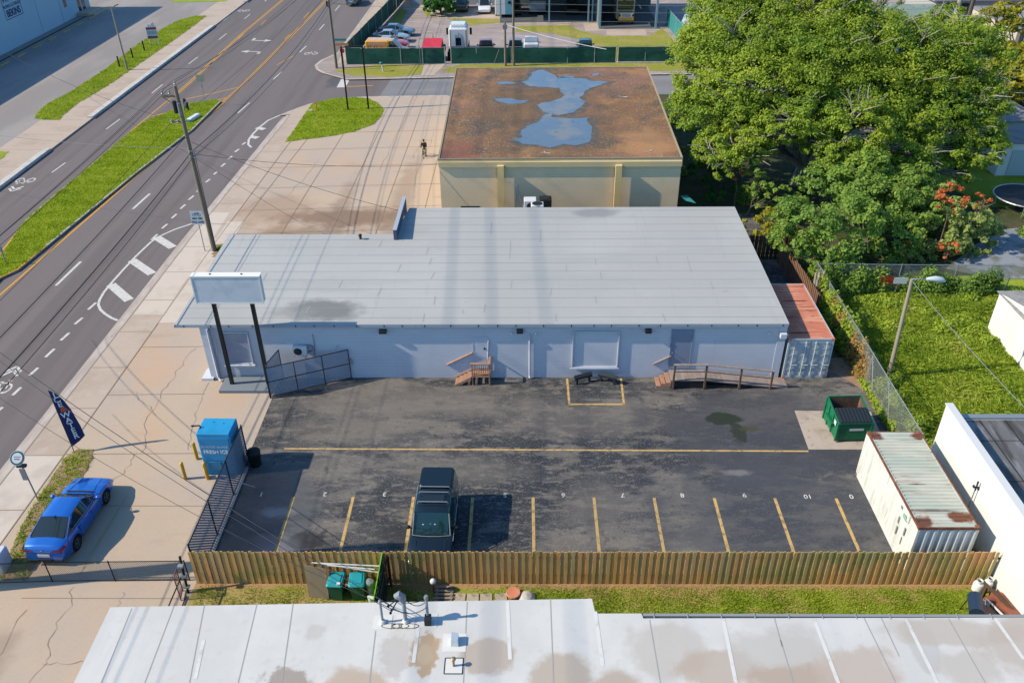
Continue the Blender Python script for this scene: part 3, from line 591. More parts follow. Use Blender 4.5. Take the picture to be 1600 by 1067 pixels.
def ringp(cx, cy, r0, r1, n=14):
    out = []
    for k in range(n):
        a, b = 2*math.pi*k/n, 2*math.pi*(k+1)/n
        out.append([(cx+r0*math.cos(a), cy+r0*math.sin(a)*1.5), (cx+r1*math.cos(a), cy+r1*math.sin(a)*1.5), (cx+r1*math.cos(b), cy+r1*math.sin(b)*1.5), (cx+r0*math.cos(b), cy+r0*math.sin(b)*1.5)])
    return out
def bar(a, b, w_=.08):
    a, b = Vector(a), Vector(b); n_ = Vector((-(b-a).y, (b-a).x)).normalized()*w_/2
    return [tuple(a+n_), tuple(b+n_), tuple(b-n_), tuple(a-n_)]
bike = ringp(-.42, 0, .22, .32)+ringp(.42, 0, .22, .32)+[bar((-.42, 0), (-.1, .5)), bar((-.1, .5), (.35, .5)), bar((.42, 0), (.3, .75)), bar((-.1, .5), (.05, -.05)), bar((.05, -.05), (.35, .5)), bar((.2, .78), (.42, .72)), bar((-.2, .62), (.02, .62))]
chev = [bar((-.45, 1.2), (0, 1.75), .16), bar((.45, 1.2), (0, 1.75), .16), bar((-.45, 1.6), (0, 2.15), .16), bar((.45, 1.6), (0, 2.15), .16)]
g_ = G(486, 84, ZR); decal(g_, 0, bike, 1.15)
g_ = G(0, 607, ZR); decal((g_[0]-.1, g_[1]), 0, bike+chev, 1.)
g_ = G(40, 282, ZR); decal(g_, math.pi, bike+chev, 1.1); g_ = G(381, 17, ZR); decal(g_, math.pi, bike, 1.2)
arrow = [bar((1.0, .2), (-.55, .35), .22), [(-.5, .9), (-1.5, .35), (-.5, -.2)], bar((1.0, .3), (1.0, -.9), .34)]
g_ = G(393, 82, ZR); decal((g_[0], g_[1]), 0, arrow, 1.0); g_ = G(408, 63, ZR); decal((g_[0], g_[1]), math.pi, arrow, 1.05)
struct(rm, 'road_markings', [m_white, m_yel])
# ================================================================= BUILDINGS
def gable_slab(mb, poly, zf, t, mi=0, mside=1):
    """flat sheet of thickness t whose height is zf(x, y)"""
    n = len(poly); ar = sum(poly[i][0]*poly[(i+1) % n][1]-poly[(i+1) % n][0]*poly[i][1] for i in range(n))
    if ar < 0: poly = poly[::-1]
    mb.add([(x, y, zf(x, y)-t) for x, y in poly]+[(x, y, zf(x, y)) for x, y in poly], [tuple(range(n-1, -1, -1))], mside)
    b = len(mb.v)-2*n; mb.f.append(tuple(range(b+n, b+2*n))); mb.mi.append(mi)
    for i in range(n): mb.f.append((b+i, b+(i+1) % n, b+n+(i+1) % n, b+n+i)); mb.mi.append(mside)
# ---- long grey roofed shop
gb = thing('shop_building', 'long low blue-grey block building with a pale grey roof beside the parking lot', 'building', (0, 38.4, 0))
def zr(x, y): return 3.62+(y+.19)*.034        # local y from the front wall
MB().prism([(-17.2, 0), (14.0, 0), (13.95, 13.3), (-7.9, 13.3), (-7.9, 9.7), (-17.6, 9.7)], -.1, 3.42).build('wall', m_wallg, gb)
rf = MB(); rp = [(-18.66, -.19), (14.02, -.19), (13.97, 13.7), (-7.62, 13.7), (-8.16, 10.0), (-18.66, 10.0)]
gable_slab(rf, rp, zr, .12, 0, 1)
def seam(a, b, w_=.045):
    a, b = Vector(a), Vector(b); d = (b-a).normalized(); n_ = Vector((-d.y, d.x))*w_/2
    q = [a+n_, a-n_, b-n_, b+n_]; rf.add([(p.x, p.y, zr(p.x, p.y)+.008) for p in q], [(0, 1, 2, 3)], 2)
yy = [.45+.98*i for i in range(14)]
for i, y in enumerate(yy):
    x0 = -18.6 if y < 10 else -7.7
    for k in range(3): seam((x0+(13.9-x0)*k/3, y+random.uniform(-.02, .02)), (x0+(13.9-x0)*(k+1)/3, y+random.uniform(-.02, .02)), .028 if (i % 3) else .045)
def ZX(px, py, mid=3.9):            # a point on the roof sheet
    z = mid
    for _ in range(4): x, y = G(px, py, z); z = zr(x, y-38.4)
    return (x, y-38.4)
for (a, b) in [((597, 376), (592, 386)), ((670, 386), (666, 398)), ((675, 403), (670, 414)), ((627, 413), (621, 425)), ((679, 426), (673, 436)), ((535, 438), (529, 450)), ((596, 450), (590, 462)), ((680, 463), (678, 476)), ((800, 438), (798, 450)), ((758, 476), (756, 488)), ((417, 427), (411, 438)), ((484, 478), (478, 490)), ((663, 490), (661, 503)), ((862, 450), (860, 462)), ((768, 347), (767, 366)), ((798, 376), (796, 405)), ((885, 415), (885, 425)), ((845, 360), (844, 378)), ((938, 425), (940, 437)), ((868, 490), (869, 502)), ((930, 462), (932, 474)), ((1035, 490), (1040, 502)), ((1025, 400), (1028, 412)), ((1110, 440), (1114, 452)), ((930, 404), (931, 414)), ((1073, 400), (1080, 425)), ((723, 484), (724, 490)), ((384, 450), (379, 460)), ((1137, 454), (1130, 456))]:
    seam(ZX(*a), ZX(*b), .05)
rfo = rf.build('roof', [m_roofg, m_trimg, m_seam], gb)
MB().box(-.07, 0, 0, .07, .1, .25).ball((0, 0, .28), .12, .12, .1).build('roof_vent', m_dark, rfo, loc=(-10.2, 9.3, zr(0, 9.3)+.005))
MB().box(-18.6, -.22, 3.44, 14.0, -.195, 3.61).box(-18.68, -.26, 3.42, -18.665, 9.9, 3.60).build('eave_trim', m_trimg, gb)
x = -18.2
while x < 13.9:
    MB().box(x, -.226, 3.46, x+.05, -.221, 3.59).build('gutter_clip', m_dark, gb); x += random.uniform(.9, 1.5)
# corner pier, returned wall at the street end, right-hand pier
MB().box(-17.42, -.12, -.05, -16.95, -.003, 3.4).build('corner_pier', m_wallgs, gb)
MB().box(13.62, -.03, 0, 14.04, -.003, 3.4).box(13.66, -.34, 2.75, 13.98, -.033, 3.02).build('end_pier', m_wallgs, gb)
for (x, z0, z1) in ((.30, .05, 2.9),): MB().tube([(x, -.08, z1), (x, -.08, z0+.15), (x, -.2, z0+.05)], .05, 8).build('downpipe', m_pipe, gb, smooth=50)
MB().tube([(-16.98, -.22, 3.35), (-16.98, -.22, .2), (-16.8, -.4, .08)], .06, 8).tube([(-16.75, -.14, 3.3), (-16.75, -.14, 1.6)], .025, 6).build('downpipe', m_pipe, gb, smooth=50)
def wall_panel(x0, x1, z0, z1, name, fm, pm, d=.05):
    f = MB(); t = .05
    f.box(x0-t, -d, z0-t, x1+t, -.003, z0).box(x0-t, -d, z1, x1+t, -.003, z1+t).box(x0-t, -d, z0, x0, -.003, z1).box(x1, -d, z0, x1+t, -.003, z1)
    o = f.build(name, fm, gb); MB().box(x0, -.018, z0, x1, -.004, z1).build('panel', pm, o); return o
wall_panel(-16.35, -14.95, 1.05, 3.02, 'window', m_wallgs, mat('boarded_window', (.38, .40, .46), .6, [((.30, .30, .40), .8, .4, .7)]), .10)
MB().box(-16.5, -.24, .92, -14.8, -.103, .99).build('window_sill', m_pipe, gb)
ld = wall_panel(2.66, 5.08, .78, 3.04, 'loading_door', m_wallgs, m_wallgs, .10); MB().box(2.5, -.16, .66, 5.2, -.103, .72).build('door_sill', m_pipe, gb)
d1 = wall_panel(-2.75, -2.0, .72, 2.66, 'door', m_wallgs, m_wallgs, .03)
d2 = wall_panel(7.95, 9.05, .75, 2.80, 'door', m_doorg, m_doorg, .05); MB().box(7.9, -.055, 2.83, 9.1, -.004, 3.15).build('transom', m_doorg, d2)
for o, x in ((d1, -2.68), (d2, 8.05)):
    MB().lathe([(.03, -.12), (.035, -.10), (.02, -.08), (.02, -.01)], (x, 0, 1.7), 8, 0, 'y').build('handle', m_galv, o)
MB().box(-2.2, -.06, 1.9, -2.1, -.01, 2.0).build('bell', m_dark, d1)
pa = MB()
for x in (2.66, 5.1): pass
for (x, w_) in ((-7.58, .4), (-.23, .36), (6.64, .34)):
    MB().bbox(x-w_/2, -.22, 3.02, x+w_/2, -.002, 3.22, .02).build('wall_light', m_dark, gb)
for x in (-.65, .62, 13.1): MB().ball((x, -.08, 2.95), .06, .06, .06).tube([(x, 0, 2.97), (x, -.07, 2.96)], .02, 6).build('camera_dome', m_lampw, gb, smooth=60)
cb = MB(); cb.tube([(-11.4, -.04, 2.9), (-11.4, -.04, 2.0), (-11.5, -.05, 1.5)], .018, 5)
for k in range(5): cb.tube([(-11.75+.28*math.cos(t), -.05-.01*k, 2.02+.22*math.sin(t)) for t in np.linspace(k, k+6.2, 16)], .013, 4)
cb.tube([(-11.8, -.05, 2.1), (-12.0, -.05, 1.9)], .02, 5); cb.build('cable_coil', m_insul, gb)
MB().tube([(-10.4, -.04, 1.9), (-10.1, -.04, 2.2)], .02, 6).build('conduit', m_pipe, gb); MB().tube([(-2.02+.02, -.04, 1.2), (-1.93, -.04, 2.5)], .03, 6).build('conduit', m_pipe, gb)
MB().add([(-17.9, -.3, .16), (-17.25, -.3, .16), (-17.25, 1.2, .16), (-17.5, 1.4, .16), (-17.9, .6, .16), (-17.95, -.3, -.1), (-17.25, -.3, -.1), (-17.25, 1.2, -.1), (-17.5, 1.4, -.1), (-17.95, .6, -.1)], [(0, 1, 2, 3, 4), (5, 6, 1, 0), (9, 5, 0, 4), (8, 9, 4, 3)]).build('corner_plinth', m_wallgs, gb)
# parapet where the taller rear part starts
MB().box(-8.1, 9.2, 3.95, -7.9, 13.95, 4.62).box(-8.1, 13.951, 3.4, -7.9, 14.3, 4.62).build('parapet', m_bluewing, gb)
MB().box(-8.115, 9.15, 4.62, -7.87, 14.32, 4.66).build('parapet_cap', m_trimg, gb)
MB().box(-16.6, -1.45, .0, -13.55, -.15, .17).build('front_step', mat('blue_step', (.19, .22, .26), .8), gb)
for i, (a, b, lab) in enumerate([((2.78, -.75), (3.75, -.35), 'dark rubber-topped dock bumper under the boarded loading door, the left one'), ((4.05, -.35), (5.05, -.75), 'dark rubber-topped dock bumper under the boarded loading door, the right one')]):
    d = Vector(b)-Vector(a); M = Matrix.Translation((a[0], a[1]+38.4, 0)) @ Matrix.Rotation(math.atan2(d.y, d.x), 4, 'Z')
    o = MB().add([(0, 0, .45), (d.length, 0, .45), (d.length, .16, .55), (0, .16, .55), (0, 0, .33), (d.length, 0, .33), (d.length, .16, .43), (0, .16, .43)], [(0, 1, 2, 3), (4, 7, 6, 5), (0, 4, 5, 1), (1, 5, 6, 2), (2, 6, 7, 3), (3, 7, 4, 0)]).box(.1, .02, 0, .2, .12, .36).box(d.length-.2, .02, 0, d.length-.1, .12, .36).build('dock_bumper', m_lid)
    o.matrix_world = M; tag(o, lab, 'bumper')
# ---- split air conditioner on the wall
ac = thing('air_conditioner', 'small white air conditioner mounted on the blue-grey front wall by a cable coil', 'air conditioner', (-12.15, 38.35, 1.75))
MB().bbox(-.38, -.34, 0, .38, -.08, .52, .02).build('casing', m_lampw, ac)
MB().lathe([(.22, 0), (.22, -.02), (.17, -.03)], (-.10, -.343, .26), 20, 0, 'y').build('fan_grille', m_dark, ac)
for x in (-.35, .3): MB().box(x, -.4, -.05, x+.05, .04, 0).build('bracket', m_galv, ac)
# ---- timber steps at the middle door
st = thing('wooden_steps', 'reddish new timber steps with a small railed landing at the middle door', 'steps', (-2.38, 38.4, 0))
MB().box(-.52, -.75, .55, .52, -.02, .60).build('landing', m_deck, st)
for k in range(4):
    MB().box(-.75-.22*k, -.75, .42-.135*k, -.53-.22*k, -.05, .46-.135*k).build('tread', m_deck, st)
for y in (-.78, -.03):
    sg = MB(); sg.add([(-.52, y, .6), (-1.5, y, .04), (-1.5, y, -.02), (-1.3, y, -.02), (-.52, y, .4), (-.52, y+.03, .6), (-1.5, y+.03, .04), (-1.5, y+.03, -.02), (-1.3, y+.03, -.02), (-.52, y+.03, .4)], [(0, 1, 2, 3, 4), (9, 8, 7, 6, 5), (0, 5, 6, 1), (1, 6, 7, 2), (3, 2, 7, 8), (4, 3, 8, 9), (0, 4, 9, 5)]); sg.build('stringer', m_deck, st)
for x, y in ((-.48, -.74), (.44, -.74), (.44, -.12)):
    MB().box(x, y, 0, x+.08, y+.08, 1.42).build('post', m_deck, st)
MB().box(-.55, -.80, 1.42, .56, -.68, 1.46).box(.44, -.68, 1.42, .56, -.03, 1.46).box(-.4, -.72, .72, .44, -.69, .76).box(-.4, -.72, 1.0, .44, -.69, 1.04).build('rail', m_deck, st)
bl = MB()
for k in range(8): bl.box(-.34+.1*k, -.7, .6, -.31+.1*k, -.68, 1.42)
bl.build('balusters', m_brownrail, st)
MB().add([(-1.9, -.10, .92), (-.45, -.10, 1.72), (-.45, .0, 1.72), (-1.9, .0, .92), (-1.9, -.10, .87), (-.45, -.10, 1.67), (-.45, 0, 1.67), (-1.9, 0, .87)], [(0, 1, 2, 3), (7, 6, 5, 4), (0, 4, 5, 1), (1, 5, 6, 2), (2, 6, 7, 3), (3, 7, 4, 0)]).build('wall_rail', m_deck, st)
# ---- timber ramp at the right door
rp_ = thing('wooden_ramp', 'weathered timber access ramp with brown rails running down from the blue door', 'ramp', (8.0, 38.4, 0))
dk = MB(); dk.box(-.05, -1.05, .50, 1.85, -.06, .56)
dk.add([(1.85, -1.05, .56), (6.35, -1.05, .01), (6.35, -.06, .01), (1.85, -.06, .56), (1.85, -1.05, .50), (6.2, -1.05, -.03), (6.2, -.06, -.03), (1.85, -.06, .50)], [(0, 1, 2, 3), (7, 6, 5, 4), (0, 4, 5, 1), (2, 6, 7, 3), (1, 5, 6, 2)])
dk.build('deck', m_deckg, rp_)
for k in range(3): MB().box(-.30-.25*k, -1.05, .36-.15*k, -.06-.25*k, -.1, .41-.15*k).build('tread', m_deck, rp_)
MB().box(-.85, -1.08, -.02, -.05, -1.055, .2).box(-.6, -1.08, .203, -.05, -1.058, .36).build('stringer', m_deck, rp_)
def dz(x): return .56 if x < 1.85 else .56-(x-1.85)*.122
for x in (.02, 1.72, 3.6, 5.3): MB().box(x, -1.14, 0, x+.1, -1.055, dz(x)+1.02).build('post', m_brownrail, rp_)
ra = MB()
for a, b in ((0, 1.8), (1.8, 5.45)):
    for h, w_ in ((1.02, .14), (.52, .04)):
        z0, z1 = dz(a)+h, dz(b)+h; y0 = -1.16 if w_ > .1 else -1.05; y1 = y0+w_
        ra.add([(a, y0, z0), (b, y0, z1), (b, y1, z1), (a, y1, z0), (a, y0, z0+.04), (b, y0, z1+.04), (b, y1, z1+.04), (a, y1, z0+.04)], [(3, 2, 1, 0), (4, 5, 6, 7), (0, 1, 5, 4), (1, 2, 6, 5), (2, 3, 7, 6), (3, 0, 4, 7)], 0)
ra.build('rail', m_deckg, rp_)
MB().add([(-.95, -.1, .95), (.0, -.1, 1.5), (0, 0, 1.5), (-.95, 0, .95), (-.95, -.1, .9), (0, -.1, 1.45), (0, 0, 1.45), (-.95, 0, .9)], [(0, 1, 2, 3), (7, 6, 5, 4), (0, 4, 5, 1), (1, 5, 6, 2), (2, 6, 7, 3), (3, 7, 4, 0)]).build('wall_rail', m_deckg, rp_)
MB().box(0, -1.02, -.02, 1.8, -.99, .48).box(1.8, -1.02, -.02, 4.2, -.99, .18).build('skirt', m_dark, rp_)

# ---- tan building with a gravel roof and standing water
tb = thing('tan_building', 'tan block building whose brown gravel roof holds a big blue puddle', 'building', (0, 58.5, 0))
MB().add([(-6.15, 0, -.1), (11.4, 0, -.1), (11.75, 23.7, -.1), (-6.4, 23.7, -.1), (-6.15, 0, 4.9), (11.4, 0, 4.9), (11.75, 23.7, 4.9), (-6.4, 23.7, 4.9)], [(0, 1, 5, 4), (1, 2, 6, 5), (2, 3, 7, 6), (3, 0, 4, 7)]).build('wall', m_tan, tb)
rfp = [(-6.22, -.06), (11.47, .06), (11.86, 23.9), (-6.52, 23.85)]
def inset(a, k): cx, cy = 2.6, 12; return [(x+(cx-x)*k/9, y+(cy-y)*k/12) for x, y in a]
r2 = MB(); r2.prism(rfp, 4.85, 5.0, 0, 1); rr = r2.build('roof', [m_gravroof, m_tan2], tb)
ed = MB(); q0 = rfp; q1 = inset(rfp, .12)
for i in range(4):
    j = (i+1) % 4; ed.add([(q0[i][0], q0[i][1], 5.06), (q0[j][0], q0[j][1], 5.06), (q1[j][0], q1[j][1], 5.05), (q1[i][0], q1[i][1], 5.05), (q0[i][0], q0[i][1], 4.95), (q0[j][0], q0[j][1], 4.95), (q1[j][0], q1[j][1], 4.95), (q1[i][0], q1[i][1], 4.95)], [(0, 1, 2, 3), (4, 5, 1, 0), (7, 3, 2, 6)])
ed.build('roof_edge', mat('tan_edge', (.33, .28, .19), .7), tb)
MB().box(-6.18, -.16, 4.45, 11.42, -.003, 4.84).build('fascia', m_tan2, tb)
Z4 = lambda p: [(a-0, b-58.5) for a, b in GL(zl(p, 660, 0, 3.6364), 5.0)]
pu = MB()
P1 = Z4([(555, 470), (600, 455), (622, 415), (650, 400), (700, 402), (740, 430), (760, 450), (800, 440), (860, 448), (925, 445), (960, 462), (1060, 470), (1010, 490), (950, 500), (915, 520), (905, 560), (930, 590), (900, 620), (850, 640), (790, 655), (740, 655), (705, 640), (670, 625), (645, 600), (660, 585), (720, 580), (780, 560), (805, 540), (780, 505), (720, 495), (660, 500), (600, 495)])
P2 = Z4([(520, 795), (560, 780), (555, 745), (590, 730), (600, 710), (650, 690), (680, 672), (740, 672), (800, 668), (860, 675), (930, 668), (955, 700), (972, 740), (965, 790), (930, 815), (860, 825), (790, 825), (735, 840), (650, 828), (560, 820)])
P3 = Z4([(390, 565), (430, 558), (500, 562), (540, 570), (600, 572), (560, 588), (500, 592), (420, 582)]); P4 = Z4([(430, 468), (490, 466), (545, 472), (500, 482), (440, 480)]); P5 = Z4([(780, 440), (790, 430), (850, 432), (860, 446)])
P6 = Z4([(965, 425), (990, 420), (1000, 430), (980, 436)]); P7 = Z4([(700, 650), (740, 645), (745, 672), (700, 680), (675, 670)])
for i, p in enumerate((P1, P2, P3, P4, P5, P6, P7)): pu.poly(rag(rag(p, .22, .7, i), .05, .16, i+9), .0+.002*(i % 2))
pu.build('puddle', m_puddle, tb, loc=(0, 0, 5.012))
dp = MB()
for i, p in enumerate((P1, P2, P3, P4)):
    cx = sum(a for a, b in p)/len(p); cy = sum(b for a, b in p)/len(p)
    dp.poly(rag([(cx+(a-cx)*1.16+.02, cy+(b-cy)*1.12) for a, b in p], .20, .7, 20+i), .001*i)
dp.build('damp_margin', m_damp, tb, loc=(0, 0, 5.004))
for i, (x, w_) in enumerate(((-1.68, .46), (6.86, .46))):
    MB().box(x-w_/2, -.42, -.05, x+w_/2, -.165, 4.62).build('pilaster', m_yellowtan, tb)
MB().box(-4.7, -.05, .1, -3.3, -.004, 1.35).build('window', mat('dark_window', (.02, .05, .04), .15), tb)
wz = MB(); wz.tube([(-.55, -.05, 2.9), (-.62, -.08, 1.9)], .03, 5).tube([(-.55, -.05, 2.9), (-.35, -.08, 2.1), (.1, -.3, 1.2), (.6, -.6, .9)], .028, 5).ball((-.55, -.06, 2.95), .09, .05, .1); wz.build('cable', m_lampw, tb)
tw = MB()
for (x, y) in ((1.6, 1.1), (9.2, 1.3), (8.6, 14.5)):
    for k in range(3): tw.tube([(x, y, 5.03), (x+random.uniform(-.5, .5), y+random.uniform(-.3, .3), 5.10)], .015, 4)
tw.build('fallen_twigs', m_lampw, tb)
MB().add([(11.9, -.4, 1.9), (12.6, -.9, 1.9), (12.2, .6, 1.9), (11.6, .3, 2.0)], [(0, 1, 2, 3)]).build('awning', m_teal, tb)
# air conditioners in the gap between the buildings
for i, (x, y, z, lab, round_) in enumerate(((.45, 56.6, 1.9, 'white boxy air conditioner behind the grey roof, the left one of the cluster', 0), (1.55, 57.0, 1.8, 'dark round-topped air conditioner behind the grey roof, rightmost of the cluster', 1), (.95, 55.5, 2.0, 'pale air conditioner in front of the other two behind the grey roof', 1))):
    o = thing('air_conditioner', lab, 'air conditioner', (x, y, 0), 0, 'air conditioners between the two buildings')
    MB().bbox(-.45, -.4, z, .45, .4, z+.85, .04).build('casing', m_lampw if i != 1 else m_dark, o)
    if round_: MB().lathe([(.36, z+.855), (.38, z+.88), (.30, z+.90), (.1, z+.89)], (0, 0, 0), 20).build('fan_grille', m_dark, o); 
    else: MB().lathe([(.30, -.405), (.30, -.43), (.2, -.44)], (.05, 0, z+.42), 18, 0, 'y').build('fan_grille', m_dark, o)
    if i == 2: MB().lathe([(.40, z+.853), (.42, z+.87), (.385, z+.875)], (0, 0, 0), 20).build('fan_ring', m_lampw, o)
    MB().box(-.4, -.35, 0, -.34, .35, z).box(.34, -.35, 0, .4, .35, z).build('stand', m_galv, o)

# ---- white flat-roofed building in the foreground
sb = thing('white_roofed_building', 'flat white membrane roof with brown water stains along the bottom edge', 'building', (0, 0, 0))
ZS = 3.2
rp2 = [(-14.72, 19.93), (2.41, 20.37), (2.48, 19.72), (4.09, 19.73), (4.14, 19.52), (19.2, 19.62), (26, 19.7), (26, 2), (-14.4, 2)]
MB().prism([(-14.2, 2.5), (25.6, 2.5), (25.6, 19.2), (4.2, 19.1), (2.2, 19.4), (2.2, 19.8), (-14.2, 19.5)], -.1, 3.02).build('wall', m_whitewall, sb)
r3 = MB(); r3.prism(rp2, 3.03, ZS, 0, 1)
def sm(pts, w_, z=.005, mi=2): r3.strip([G(a, b, ZS) for a, b in pts], w_, ZS+z, mi)
for p in ([(206, 950), (158, 1067)], [(272, 946), (226, 1067)], [(320, 942), (296, 1067)], [(402, 941), (372, 1067)], [(458, 943), (440, 1067)], [(587, 985), (577, 1067)], [(730, 940), (724, 1067)], [(860, 935), (865, 1067)], [(1210, 965), (1222, 1010)], [(1220, 1000), (1240, 1067)], [(1350, 965), (1400, 1067)], [(1377, 965), (1405, 1025)], [(1482, 966), (1540, 1067)], [(1015, 968), (1032, 1067)]): sm(p, .035)
for p in ([(655, 970), (646, 1035)], [(793, 940), (797, 1030)], [(930, 955), (942, 1040)], [(1272, 966), (1310, 1067)], [(1415, 966), (1465, 1067)], [(1555, 966), (1600, 1030)], [(318, 1000), (305, 1060)], [(1130, 966), (1150, 1067)]):
    sm(p, .13, .008, 3)
r3.build('roof', [m_roofw, m_flash, mat('membrane_seam', (.34, .34, .34), .9), mat('membrane_patch', (.66, .65, .63), .7, [((.50, .47, .43), 2, .5, .7)])], sb)
ge = MB(); ge.box(4.15, 19.63, 3.06, 26, 19.74, 3.19); x = 4.5
while x < 19: ge.box(x, 19.52, 3.19, x+.04, 19.76, 3.21); x += 1.17
ge.build('gutter', m_roofedge, sb)
def roofxy(px, py): return G(px, py, ZS)
# service masts on the roof
def mast(px, py, h, lab, r_=.05):
    x, y = roofxy(px, py); o = thing('service_mast', lab, 'mast', (x, y, ZS))
    MB().tube([(0, 0, 0), (0, 0, h)], r_, 8).build('pipe', m_mast, o, smooth=50); MB().lathe([(.14, 0), (.09, .12), (.06, .14)], n=12).box(-.32, -.3, 0, .32, .3, .012).build('flashing', m_flash, o); return o
ms1 = mast(598, 972, 1.0, 'short grey service pipe on the white roof, the left of three', .045); MB().lathe([(.05, 1.0), (.065, 1.05), (.05, 1.13), (.02, 1.16)], n=10).build('cap', m_mast, ms1)
ms2 = mast(634, 971, 1.1, 'thick weatherhead pipe with a bulbous grey hood on the white roof', .07)
MB().tube([(0, 0, 1.05), (-.03, .0, 1.25), (-.14, .0, 1.38), (-.25, 0, 1.3)], [.10, .15, .15, .10], 12).build('weatherhead', m_insul, ms2, smooth=50)
iw = MB()
for dx, dz_ in ((-.55, .75), (-.45, .55), (-.5, .4)): iw.tube([(-.15, 0, 1.2), (dx, .05, dz_)], .02, 5).ball((dx, .05, dz_), .05, .05, .06, 8)
iw.build('insulators', m_dark, ms2)
ms3 = mast(669, 969, 1.15, 'pale pipe mast on the white roof, the right of three', .05); MB().lathe([(.065, 1.1), (.08, 1.2), (.06, 1.27)], n=12).build('cap', m_insul, ms3)
MB().box(-.10, -.25, .02, .12, .05, .3).build('junction_box', m_dark, ms3)
lw2 = MB()
a, b, c = [Vector((*roofxy(p, q), ZS)) for p, q in ((598, 972), (634, 971), (669, 969))]
for (p, q, s_) in ((a+Vector((0, 0, 1.1)), b+Vector((-.1, 0, 1.3)), -.12), (a+Vector((0, 0, 1.0)), b+Vector((.2, -.1, .55)), -.1), (b+Vector((.05, 0, 1.2)), c+Vector((0, 0, 1.0)), -.3), (b+Vector((-.1, 0, 1.0)), c+Vector((0, 0, 1.12)), -.1), (b+Vector((-.4, 0, .7)), c+Vector((0, -.1, .8)), -.3)):
    lw2.tube([p.lerp(q, t)+Vector((0, 0, s_*4*t*(1-t))) for t in np.linspace(0, 1, 9)], .014, 5)
for k, (cx, rx) in enumerate(((-4.6, .35), (-4.0, .35), (-4.3, .3))): lw2.tube([(cx+rx*math.cos(t), 19.15+.1*math.sin(t), ZS+.02) for t in np.linspace(0, 6.28, 16)], .010, 4)
tag(lw2.build('service_cable', m_wirem), 'thin dark service cables looping between the roof pipes', 'cable')
x, y = roofxy(711, 1003); o = thing('roof_vent', 'boxy pale blue-grey hooded roof vent on a flashing square', 'vent', (x, y, ZS)); MB().box(-.42, -.38, 0, .38, .35, .010).build('flashing', m_flash, o)
MB().add([(-.11, -.17, .34), (.11, -.17, .26), (.11, .17, .26), (-.11, .17, .34), (-.13, -.19, .01), (.13, -.19, .01), (.13, .19, .01), (-.13, .19, .01)], [(0, 1, 2, 3), (4, 5, 1, 0), (5, 6, 2, 1), (6, 7, 3, 2), (7, 4, 0, 3)]).build('hood', m_lampw, o)
x, y = roofxy(709, 1040); o = thing('roof_vent', 'small round roof vent pipe with a brass-coloured cap and black tar square', 'vent', (x, y, ZS))
MB().box(-.3, -.3, 0, .3, .3, .008).build('flashing', m_flash, o); t_ = MB()
for q in (((-.3, -.3), (.3, -.3)), ((.3, -.3), (.3, .3)), ((.3, .3), (-.3, .3)), ((-.3, .3), (-.3, -.3))): t_.strip(q, .035, .013)
t_.build('tar_line', m_dark, o); MB().tube([(0, 0, 0), (0, 0, .35)], .04, 10).lathe([(.08, .33), (.09, .38), (.05, .42)], n=12).build('pipe', mat('brass', (.35, .27, .15), .5, metal=.5), o, smooth=50)

# ---- white walled building to the right
wb = thing('white_wall_building', 'building behind a tall plain white wall with a stained metal roof, at the right edge', 'building', (0, 0, 0))
MB().box(19.05, 14, -.1, 19.30, 30.7, 4.0).box(19.30, 30.45, -.1, 33, 30.7, 3.35).build('wall', m_whitewall, wb)
MB().box(19.0, 13.9, 4.0, 19.34, 30.75, 4.05).build('coping', mat('coping', (.62, .63, .64), .7), wb)
r4 = MB().box(19.31, 14, 3.18, 33, 30.44, 3.28)
for x in np.arange(20.6, 33, 1.15): r4.box(x, 14, 3.281, x+.035, 30.44, 3.30, 1)
for y in np.arange(16, 30, 2.6): r4.box(19.34, y, 3.281, 33, y+.03, 3.29, 1)
r4.build('roof', [m_rust_roof, m_dark], wb); MB().box(19.31, 30.45, 3.36, 33, 30.74, 3.42).build('roof_edge', m_galv, wb)
# service mast on that wall
v1 = PY(1512, 788, 26.0); 
ant = thing('antenna_mast', 'thin grey pole with small brackets standing against the white wall', 'mast', (18.9, 26.6, 0)); MB().tube([(0, 0, 0), (0, 0, 3.0)], .025, 6).build('pole', m_galv, ant)
MB().box(-.12, -.03, 2.75, .12, .03, 2.80).box(-.02, -.03, 2.6, .03, .03, 3.1).ball((-.12, 0, 2.85), .05, .05, .07, 8).ball((.12, 0, 2.7), .05, .05, .08, 8).build('brackets', m_dark, ant)
# ---- white outbuilding beyond the weeds
ob = thing('white_outbuilding', 'white-walled outbuilding with a grey shingle roof standing in the weeds at the right edge', 'building', (27.7, 0, 0))
MB().prism([(0, 34), (9, 34), (9, 43.2), (0, 43.2)], -.1, 2.6).add([(-.001, 43.2, 2.6), (0, 34, 2.6), (0, 38.6, 3.6)], [(0, 1, 2)]).build('wall', m_whitewall, ob)
MB().add([(-.12, 43.4, 2.62), (-.12, 33.8, 2.62), (9, 33.8, 2.62), (9, 43.4, 2.62), (-.12, 38.6, 2.9), (9, 38.6, 2.9)], [(0, 4, 5, 3), (4, 1, 2, 5), (0, 1, 4)]).build('roof', mat('shingle', (.30, .29, .28), .9, [((.20, .19, .18), 2, .45, .7), ((.38, .37, .36), 8, .5, .7)]), ob)
